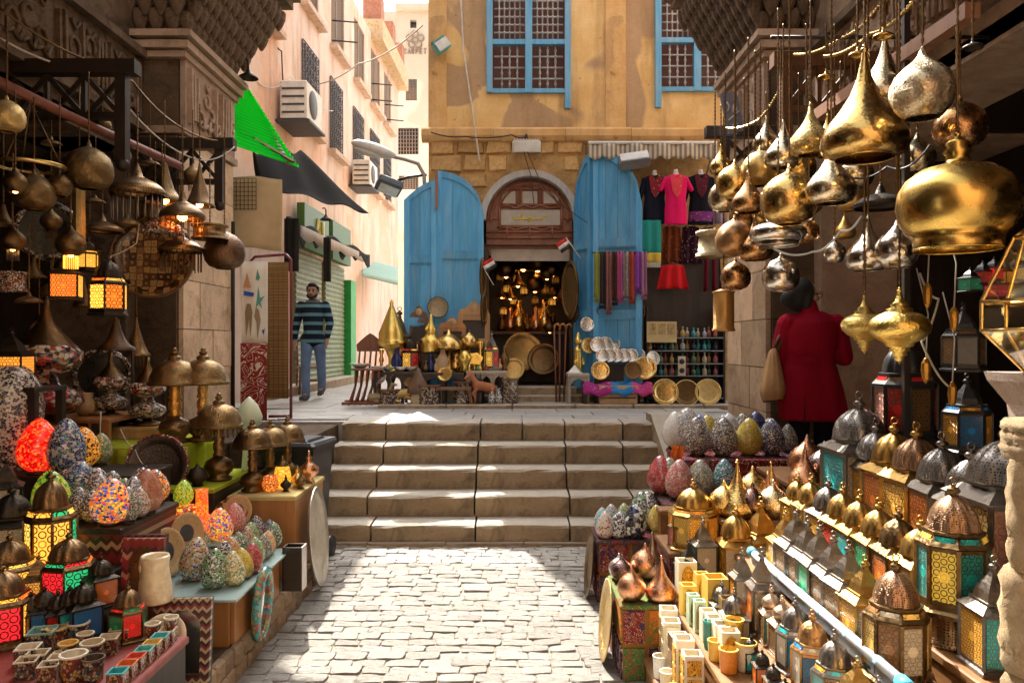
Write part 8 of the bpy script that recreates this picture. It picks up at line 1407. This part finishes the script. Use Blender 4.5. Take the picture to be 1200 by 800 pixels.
put('corrugated_sheet', MB().grid(lambda u, v: (c00.lerp(c10, u)).lerp(c01.lerp(c11, u), v)+nn_*.022*sin(v*2*pi*26), 6, 208), m_can, t); put('rafter', MB().tube([W(283, 96, 10.5), W(303, 130, 9.9), W(338, 192, 8.75)], .03, 4, smooth=False), m_midwood, t); put('rafter', MB().tube([W(270, 120, 9.6), W(276, 150, 9.2), W(345, 190, 8.72)], .02, 4, smooth=False), m_midwood, t)
t = thing('black_tarp', 'sagging black tarpaulin stretched beneath the green canopy', 'tarp', (0, 0, 0)); a, b_, c_, d = W(296, 178, 9.3), W(352, 178, 11.5), W(432, 250, 13.5), W(300, 216, 9.4)
put('sheet', MB().grid(lambda u, v: a.lerp(b_, u).lerp(d.lerp(c_, u), v)-Vector((0, 0, .12*sin(pi*u)*sin(pi*v)+.03*sin(u*17+v*5))), 24, 14, thick=.01), cloth((.007, .007, .008)), t)
t = thing('shop_tarp', 'black tarpaulin with torn grey scalloped edge above the green shutters', 'tarp', (0, 0, 0)); a, b_, c_, d = W(338, 252, 11.3), W(352, 262, 12.5), W(438, 305, 18.0), W(425, 300, 17)
put('sheet', MB().grid(lambda u, v: W(335+98*u, 254+44*u+(18+10*sin(u*40))*v*(1-.45*u), 11.5+6*u)+Vector((0, 0, .04*sin(u*25))), 40, 5, thick=.01), cloth((.03, .03, .03)), t); put('scalloped_edge', MB().grid(lambda u, v: W(352+80*u, 264+36*u+(12+5*abs(sin(u*16)))*v*(1-.45*u), 11.6+6*u), 60, 2, thick=.01), cloth((.42, .36, .3)), t); put('hanging_fold', MB().grid(lambda u, v: W(333+16*u, 256+62*v, 11.2)+Vector((0, .03*sin(u*14), 0)), 10, 8, thick=.01), cloth((.03, .026, .024)), t); put('hanging_fold', MB().grid(lambda u, v: W(379+8*u, 278+52*v, 13.4)+Vector((0, .03*sin(u*14), 0)), 8, 8, thick=.01), cloth((.04, .035, .03)), t)
t = thing('teal_awning', 'pale teal awning over a shop far down the alley', 'awning', (0, 0, 0)); put('canvas', MB().grid(lambda u, v: W(424+42*u, 304+10*u+20*v, 21-2.5*v), 16, 4, thick=.02), cloth((.12, .42, .38), (.5, .55, .5), 3, 'Y'), t)
def shade_lamp(label, px, py, D, w):
    t = thing('shade_lamp', label, 'lamp', W(px, py, D)); put('shade', MB().lathe([(.5*w, 0), (.48*w, .06*w), (.2*w, .26*w), (.1*w, .4*w), (.06*w, .5*w), (0, .5*w)], 24), m_iron, t); put('hook', MB().tube([(0, 0, .5*w), (0, 0, .8*w), (-.1*w, 0, w), (-.3*w, 0, .95*w)], .012, 5), m_iron, t)
shade_lamp('dark enamel lamp shade hanging off the stone corbel', 291, 92, 8.6, .22); shade_lamp('pale enamel lamp shade hanging in front of the green shop sign', 382, 258, 12.6, .2)
t = thing('canvas_sheet', 'tan canvas sheet with wire grid hanging above the textile rack', 'canvas', W(272, 208, 8.75)); P_ = F/8.75
put('sheet', MB().grid(lambda u, v: (58/P_*u, .03*sin(u*7+v*3), -84/P_*v+.02*sin(u*5)), 16, 12, thick=.006), cloth((.5, .38, .22)), t); wg = MB()
for i in range(7): wg.tube([(.02+i*.045, -.05, -.02), (.02+i*.045, -.05, -.38)], .004, 4)
for i in range(8): wg.tube([(.02, -.05, -.02-i*.05), (.29, -.05, -.02-i*.05)], .004, 4)
put('wire_grid', wg, m_iron, t)
# ---- textile rack
RD_ = 8.7; t = thing('textile_rack', 'dark red tubular rack standing on the terrace', 'rack', (0, RD_, TZ)); zr = zat(298, RD_)-TZ
m_redtube = plain((.16, .02, .03), .4)
for (p0, dy) in ((284, .25), (341, 0.0)): put('upright', MB().tube([(X(p0, RD_), dy, 0), (X(p0, RD_), dy, zr-.06), (X(p0, RD_)+(.06 if p0 < 300 else -.06), dy, zr)], .017, 8), m_redtube, t)
put('top_bar', MB().tube([(X(284, RD_)+.06, .25, zr), (X(341, RD_)-.06, 0, zr)], .017, 8), m_redtube, t); put('foot_bar', MB().tube([(X(318, RD_), -.1, .03), (X(341, RD_), 0, .03)], .017, 8), m_redtube, t); put('foot_bar', MB().tube([(X(284, RD_), .25, .03), (X(284, RD_), -.1, .03)], .017, 8), m_redtube, t)
t = thing('printed_textile', 'white printed textile with red and white scroll border on the rack', 'textile', (X(283, 8.5), 8.5, zat(306, 8.5)), R(6)); tw_, th_ = 30*8.5/F, (402-306)*8.5/F
put('cloth', MB().grid(lambda u, v: (tw_*u, .012*sin(u*9), -th_*v), 10, 8, thick=.004), cloth((.78, .74, .66)), t); put('scroll_border', MB().grid(lambda u, v: (tw_*u-.01, .012*sin(u*9)-.004, -th_-.86*v), 10, 10, thick=.004), arabesque((.26, .03, .03), (.66, .56, .46), (.24, .03, .03), 3.6, lw=.34), t)
def motif(pts, c_, nm='printed_motif'): put(nm, MB().prism([(p*tw_, -q*th_) for p, q in pts], .006, 'xz', -.022), plain(c_, .8, vary=.05), t)
motif([(.08, .32), (.22, .14), (.36, .32)], (.5, .25, .12)); motif([(.55, .22), (.62, .1), (.72, .2), (.65, .24)], (.1, .3, .25)); motif([(.1, .42), (.1, .36), (.5, .39), (.45, .43)], (.03, .08, .4)); motif([(.6, .45), (.65, .3), (.72, .45), (.9, .42), (.74, .5), (.8, .58), (.66, .52), (.55, .58)], (.1, .35, .3)); motif([(.15, .62), (.22, .52), (.36, .52), (.42, .62), (.36, .92), (.3, .7), (.2, .92)], (.25, .18, .1)); motif([(.5, .68), (.56, .56), (.68, .6), (.74, .72), (.62, .95), (.58, .75)], (.3, .22, .14)); motif([(.78, .85), (.9, .82), (.86, .9)], (.05, .08, .4))
t = thing('woven_hanging', 'tan woven hanging on a wire grid at the rack end', 'textile', (X(311, 8.75), 8.75, zat(308, 8.75)), R(-4)); tw2, th2 = 28*8.75/F, 158*8.75/F; put('cloth', MB().grid(lambda u, v: (tw2*u, .015*sin(u*6), -th2*v), 8, 12, thick=.004), cloth((.36, .23, .08), (.28, .17, .06), 9, 'Z'), t); wg = MB()
for i in range(6): wg.tube([(tw2*i/5, -.03, 0), (tw2*i/5, -.03, -th2)], .005, 4)
for i in range(22): wg.tube([(0, -.03, -th2*i/21), (tw2, -.03, -th2*i/21)], .005, 4)
put('wire_grid', wg, m_midwood, t)
t = thing('drain_pipe', 'black pipe running up the edge of the stone pier', 'pipe', (X(273, 8.55), 8.55, TZ)); put('pipe', MB().tube([(0, 0, 0), (0, 0, 2.2)], .022, 8), m_iron, t)
t = thing('bentwood_chair', 'dark wooden chair behind the walking man', 'chair', (X(357, 12.6), 12.9, TZ), .4)
put('seat', MB().cbox((0, 0, .45), (.4, .4, .035), .03), m_redwood, t)
for sx in (-1, 1):
    put('leg', MB().tube([(sx*.17, -.17, .44), (sx*.19, -.2, 0)], .018, 6), m_redwood, t); put('leg', MB().tube([(sx*.18, .18, .9), (sx*.17, .17, .44), (sx*.19, .22, 0)], .018, 6), m_redwood, t)
put('backrest', MB().tube([(-.18, .18, .88), (0, .2, .95), (.18, .18, .88)], .022, 6), m_redwood, t); put('stretcher', MB().torus((0, 0, .22), .18, .012, 20, 6), m_redwood, t)
# ---- wheeled bin by the steps
t = thing('wheelie_bin', 'black plastic wheeled bin with pink sticker beside the steps', 'bin', (-1.79, 6.42, 0), R(-8)); m_bin = plain((.02, .021, .024), .42, bump=.05)
put('body', MB().box((0, 0, .47), (.40, .46, .86), taper=1.0).v and MB().lathe([(0, .06), (.24, .06), (.31, .93), (.33, .93), (.33, .97), (0, .97)], 4, smooth=False, a0=pi/4), m_bin, t); lid = put('lid', MB().cbox((0, 0, 1.0), (.50, .52, .05), .03), m_bin, t); put('lid_ridge', MB().cbox((0, -.02, 1.03), (.34, .36, .03), .03), m_bin, lid); put('handle', MB().tube([(-.2, .28, .97), (-.2, .33, 1.0), (.2, .33, 1.0), (.2, .28, .97)], .016, 6), m_bin, t)
for s_ in (-1, 1): put('wheel', MB().lathe([(0, -.025), (.09, -.025), (.09, .025), (0, .025)], 20, (s_*.2, .2, .09), rot=(0, pi/2, 0)), m_black, t)
put('sticker', MB().prism([(-.04, -.06), (.02, -.08), (.05, -.02), (.03, .05), (0, .09), (-.03, .04)], .004, 'yz', .218), plain((.65, .1, .35), .5), t, (.0, -.06, .62), (0, R(5), 0)); put('sticker_white', MB().prism([(-.02, .03), (.02, .04), (.01, .08)], .004, 'yz', .223), m_white, t, (.0, -.06, .62), (0, R(5), 0))
# ================================================================ people
m_skin = plain((.42, .23, .14), .55, vary=.08); m_hair = plain((.008, .006, .005), .75, vary=.4, scale=40, bump=.8); m_denim = cloth((.13, .19, .31), vary=.6)
def hand(mb, w, d, side, s=1.0, curl=.3):               # relaxed hand: palm, four fingers, thumb; d = direction of the fingers
    w = Vector(w); d = Vector(d).normalized(); f = Vector((0, -1, 0)); u = d.cross(f).normalized()*side
    p = w+d*.045*s; mb.cone(w, p+d*.04*s, .026*s, .03*s, 8)
    for i, L in enumerate((.068, .078, .072, .056)):
        b = w+d*.085*s+f*((1.5-i)*.017*s); m_ = b+d*L*.5*s; mb.cone(b, m_, .0095*s, .009*s, 6); mb.cone(m_, m_+(d*(1-curl)-u*curl).normalized()*L*.55*s, .009*s, .0075*s, 6)
    b = w+d*.03*s+f*.028*s; mb.cone(b, b+(d*.7+f*.7).normalized()*.04*s, .012*s, .010*s, 6); mb.cone(b+(d*.7+f*.7).normalized()*.04*s, b+(d*.7+f*.7).normalized()*.04*s+d*.03*s, .010*s, .008*s, 6)
def head(mb, c_, s=1.0, yaw=0.0):                       # skull, jaw, nose, brow, ears; faces -Y turned by yaw
    c_ = Vector(c_); m_ = Matrix.Rotation(yaw, 3, 'Z'); q = lambda x, y, z: c_+m_ @ Vector((x, y, z))*s
    mb.sphere(q(0, .012, .03), (.076*s, .095*s, .09*s), 16, 12, rot=(0, 0, yaw)); mb.sphere(q(0, -.022, -.045), (.058*s, .065*s, .068*s), 14, 10, rot=(0, 0, yaw)); mb.cone(q(0, -.085, .012), q(0, -.108, -.028), .012*s, .017*s, 8); mb.cone(q(-.045, -.072, .03), q(.045, -.072, .03), .016*s, .016*s, 8); mb.sphere(q(0, -.07, -.09), .022*s, 10, 8); mb.cone(q(-.02, -.08, -.058), q(.02, -.08, -.058), .01*s, .01*s, 6)
    for sx in (-1, 1): mb.sphere(q(sx*.078, .01, -.01), (.012*s, .024*s, .034*s), 8, 6, rot=(0, 0, yaw)); mb.sphere(q(sx*.04, -.058, -.02), .026*s, 8, 6)
    return q
# ---- the man walking out of the alley
MX, MD = X(367, 11.6), 11.6
mb = MB(); q = head(mb, (0, -.03, 1.62))
mb.cone((0, 0, 1.42), (0, -.015, 1.56), .062, .055); mb.cone((0, .01, 1.0), (0, 0, 1.36), .12, .14); mb.cone((-.14, 0, 1.40), (.14, 0, 1.40), .06, .06)
hipL, kneL, ankL = Vector((-.09, 0, .90)), Vector((-.08, -.14, .50)), Vector((-.045, -.24, .085)); hipR, kneR, ankR = Vector((.09, 0, .90)), Vector((.12, .0, .50)), Vector((.06, .30, .17))
for h_, k_, a_ in ((hipL, kneL, ankL), (hipR, kneR, ankR)): mb.cone(h_, k_, .082, .055); mb.cone(k_, a_, .052, .036)
mb.cone(ankL, ankL+Vector((-.01, -.16, -.045)), .04, .03); mb.cone(ankR, ankR+Vector((0, -.13, -.08)), .04, .03)
arms = ((-1, Vector((-.185, 0, 1.41)), Vector((-.255, .03, 1.14)), Vector((-.265, -.05, .90))), (1, Vector((.185, 0, 1.41)), Vector((.26, -.02, 1.15)), Vector((.25, -.14, .93))))
for s_, a, b, w in arms: mb.cone(a, b, .052, .042); mb.cone(b, w, .04, .028); hand(mb, w, (.1*-s_, -.15, -1), s_)
man = blob('person', mb, m_skin, .0075, None, (MX, MD, TZ+.004), (0, 0, 0), 3); tag(man, 'man in striped blue sweater and jeans walking out of the alley', 'person')
ts = NT('sweater'); zz_ = ts.sep(ts.co())[2]; fr_ = ts.math('FRACT', ts.math('MULTIPLY', zz_, 7.6)); cc_ = ts.ramp(fr_, [(0, (.012, .018, .035)), (.5, (.13, .27, .31)), (.86, (.02, .03, .05))], 'CONSTANT'); cc_ = ts.mix(.3, cc_, ts.mix(ts.noise(60, 3), (.3,)*3, (.7,)*3), 'OVERLAY'); m_sweater = ts.done(cc_, .95, 0, ts.bump(ts.noise(14, 4), .5, .02), spec=.1)
mb = MB(); mb.cone((0, .01, .93), (0, .005, 1.15), .145, .15, 16); mb.cone((0, .005, 1.12), (0, 0, 1.33), .15, .165, 16); mb.cone((-.155, 0, 1.395), (.155, 0, 1.395), .075, .075); mb.cone((-.075, .0, .90), (.075, .0, .90), .125, .125, 14); mb.cone((0, 0, 1.4), (0, -.005, 1.46), .085, .075)
for s_, a, b, w in arms: mb.cone(a, b, .074, .062); mb.cone(b, w+Vector((0, 0, .02)), .06, .045)
sw_ = blob('sweater', mb, m_sweater, .011, man, smooth=4); mb = MB(); mb.tube([(.085*cos(a), -.01+.075*sin(a), 1.475+.012*sin(a)) for a in [k*pi/8 for k in range(16)]], .026, 8, True); put('hood_collar', mb, cloth((.16, .17, .18)), man)
mb = MB(); mb.cone((-.075, .005, .93), (.075, .005, .93), .105, .105, 14)
for h_, k_, a_ in ((hipL, kneL, ankL), (hipR, kneR, ankR)): mb.cone(h_, k_, .098, .070, 14); mb.cone(k_, a_+Vector((0, 0, -.015)), .070, .062, 14)
blob('jeans', mb, m_denim, .011, man, smooth=4)
for a_, tip in ((ankL, Vector((-.012, -.19, -.045))), (ankR, Vector((0, -.15, -.1)))):
    mb = MB(); mb.cone(a_+Vector((0, .03, -.03)), a_+tip, .054, .042); mb.cone(a_+Vector((0, .01, -.02)), a_+Vector((0, 0, .03)), .05, .05); blob('shoe', mb, plain((.04, .04, .045), .6), .009, man, smooth=3); mb = MB(); mb.cone(a_+Vector((0, .04, -.058)), a_+tip+Vector((0, -.01, -.026)), .03, .026); blob('shoe_sole', mb, m_white, .009, man, smooth=2)
mb = MB(); mb.sphere(q(0, .025, .055), (.083, .095, .082)); mb.sphere(q(0, -.04, .10), (.062, .05, .035)); mb.cone(q(-.076, .02, .0), q(-.07, .0, .06), .022, .03); mb.cone(q(.076, .02, .0), q(.07, .0, .06), .022, .03); mb.sphere(q(0, .06, -.01), (.07, .05, .07)); blob('hair', mb, m_hair, .009, man, smooth=2)
mb = MB(); mb.tube([q(.066*cos(a), -.03-.062*sin(a) if sin(a) > 0 else -.03, -.05-.045*abs(sin(a))) for a in [pi*k/10 for k in range(11)]], .021, 8); mb.cone(q(-.026, -.094, -.048), q(.026, -.094, -.048), .009, .009); mb.sphere(q(0, -.076, -.098), (.04, .025, .024)); blob('beard', mb, m_hair, .007, man, smooth=1)
for sx in (-1, 1): put('eye', MB().sphere(q(sx*.032, -.083, .008), (.014, .007, .008), 10, 6), m_black, man); put('eyebrow', MB().cone(q(sx*.015, -.092, .032), q(sx*.052, -.082, .034), .006, .005), m_hair, man)
# ---- the woman in the red coat, seen from behind, looking at the goods to her right
WX, WD, WZ = X(951, 6.4), 6.4, .731
woman_rot = 0.0
mb = MB(); qw = head(mb, (-.035, .04, 1.50), 1.08, R(104))
mb.cone((0, .0, 1.3), (-.02, .03, 1.42), .06, .052); mb.cone((0, 0, .85), (0, 0, 1.22), .10, .10); mb.cone((-.13, 0, 1.27), (.13, 0, 1.27), .06, .06)
for sx in (-1, 1): mb.cone((sx*.1, 0, .82), (sx*.1, 0, .45), .095, .06); mb.cone((sx*.1, 0, .45), (sx*.1, .01, .07), .056, .04); mb.cone((sx*.1, 0, .05), (sx*.1, .16, .035), .042, .032)
wr = ((-1, Vector((-.2, 0, 1.26)), Vector((-.25, .06, .98)), Vector((-.12, .26, .95))), (1, Vector((.2, 0, 1.26)), Vector((.30, .07, .98)), Vector((.26, .32, 1.0))))
for s_, a, b, w in wr: mb.cone(a, b, .055, .045); mb.cone(b, w, .042, .03); hand(mb, w, (w-b).normalized(), s_, .95, .5)
wom = blob('person', mb, plain((.48, .28, .19), .5, vary=.06), .008, None, (WX, WD, WZ), (0, 0, woman_rot), 3); tag(wom, 'woman in red coat with tan shoulder bag browsing, seen from behind', 'person')
m_coat = cloth((.30, .006, .022), vary=.18, rough=.8); mb = MB()
prof = [(.26, .46), (.272, .47), (.27, .6), (.258, .75), (.235, .88), (.215, .98), (.222, 1.08), (.232, 1.18), (.215, 1.27), (.15, 1.33), (.085, 1.365), (.0, 1.37)]
NU = 60
def coat_pt(u, v):                                      # skirt falls in soft folds
    k = v*(len(prof)-2); i = int(min(k, len(prof)-2.001)); f_ = k-i; r = prof[i][0]*(1-f_)+prof[i+1][0]*f_; z = prof[i][1]*(1-f_)+prof[i+1][1]*f_
    a = 2*pi*u; fold = max(0, 1-(z-.46)/.5); r *= 1+.055*fold*sin(9*a+1.3*sin(2*a))+.025*sin(5*a+z*7)+.03*(abs(z-.97) < .06)*-1
    return (r*cos(a)+.02*sin(z*5), r*.68*sin(a), z)
NV = 32; mb.add([coat_pt(i/NU, j/NV) for j in range(NV+1) for i in range(NU)], [(j*NU+i, j*NU+(i+1) % NU, (j+1)*NU+(i+1) % NU, (j+1)*NU+i) for j in range(NV) for i in range(NU)]+[tuple(range(NU-1, -1, -1)), tuple(range(NV*NU, NV*NU+NU))]); mb.cone((-.17, 0, 1.26), (.17, 0, 1.26), .085, .085)
for s_, a, b, w in wr: mb.cone(a, b, .088, .076); mb.cone(b, b.lerp(w, .9), .074, .055)
mb.cone((-.02, .0, 1.34), (-.02, .015, 1.40), .085, .075)
blob('coat', mb, m_coat, .009, wom, smooth=3)
put('coat_belt', MB().box((-.13, -.150, .965), (.16, .016, .045), (0, R(-6), R(-12))), m_coat, wom); put('coat_vent', MB().box((-.12, -.165, .56), (.012, .012, .22)), plain((.03, .0, .005), .9), wom); put('coat_seam', MB().tube([(0, -.152, 1.3), (0, -.155, 1.1), (0, -.145, .98), (0, -.172, .7), (0, -.18, .47)], .004, 5), m_coat, wom)
mb = MB()
for sx in (-1, 1): mb.cone((sx*.1, 0, .8), (sx*.1, 0, .42), .115, .085); mb.cone((sx*.1, 0, .42), (sx*.1, .01, .08), .083, .07)
blob('trousers', mb, cloth((.012, .013, .02)), .012, wom, smooth=3)
for sx in (-1, 1): mb = MB(); mb.cone((sx*.1, -.03, .035), (sx*.1, .17, .03), .046, .036); blob('shoe', mb, m_black, .01, wom, smooth=2)
mb = MB(); mb.sphere(qw(0, .042, .04), (.106, .108, .106), 20, 14); mb.sphere(qw(0, .075, -.05), (.092, .085, .09), 18, 12); mb.cone(qw(-.07, .01, .03), qw(-.068, .03, -.09), .04, .034); mb.cone(qw(.07, .01, .03), qw(.068, .03, -.09), .04, .034); mb.sphere(qw(.0, .15, -.03), (.07, .06, .07), 16, 12); blob('hair', mb, m_hair, .008, wom, smooth=22)
put('hair_clip', MB().sphere(qw(.03, .125, .03), (.02, .02, .03), 8, 6), plain((.3, .28, .26), .3), wom); put('earring', MB().sphere(qw(.088, .01, -.05), .009, 8, 6), m_silver, wom)
gl_ = MB()
for sx in (-1, 1): gl_.torus(qw(sx*.034, -.104, .004), .024, .003, 12, 5, (pi/2, 0, R(128)))
gl_.tube([qw(.058, -.1, .006), qw(.08, .0, .01)], .003, 5); gl_.tube([qw(-.058, -.1, .006), qw(-.08, .0, .01)], .003, 5); put('glasses_frame', gl_, m_black, wom)
# tan shoulder bag
bg = thing('shoulder_bag', 'soft tan leather bag hanging from the shoulder of the red coat', 'bag', (WX-.335, WD-.03, WZ+.62)); mb = MB()
mb.grid(lambda u, v: (.115*(.22+.78*v**.8)*(1 if v < .8 else 1-(v-.8)*1.6)*(1+.09*sin(9*2*pi*u)*(1-v*.6))*cos(2*pi*u), .15*(.3+.7*v**.7)*(1 if v < .8 else 1-(v-.8)*1.6)*(1+.06*sin(12*2*pi*u)*(1-v*.6))*sin(2*pi*u), .42*(1-v)-.02*sin(u*6)), 44, 12); mb.add([(.07*cos(a)*.8, .08*sin(a), .0) for a in [2*pi*k/16 for k in range(16)]], [tuple(range(16))])
put('pouch', mb, plain((.42, .24, .10), .55, vary=.2, bump=.4), bg); put('strap', MB().tube([(-.02, 0, .38), (.05, .0, .52), (.13, .01, .67), (.19, .02, .70)], .014, 6), plain((.1, .05, .03), .5), bg); put('strap', MB().tube([(.03, 0, .38), (.09, .0, .52), (.16, .03, .67), (.20, .04, .70)], .014, 6), plain((.1, .05, .03), .5), bg)
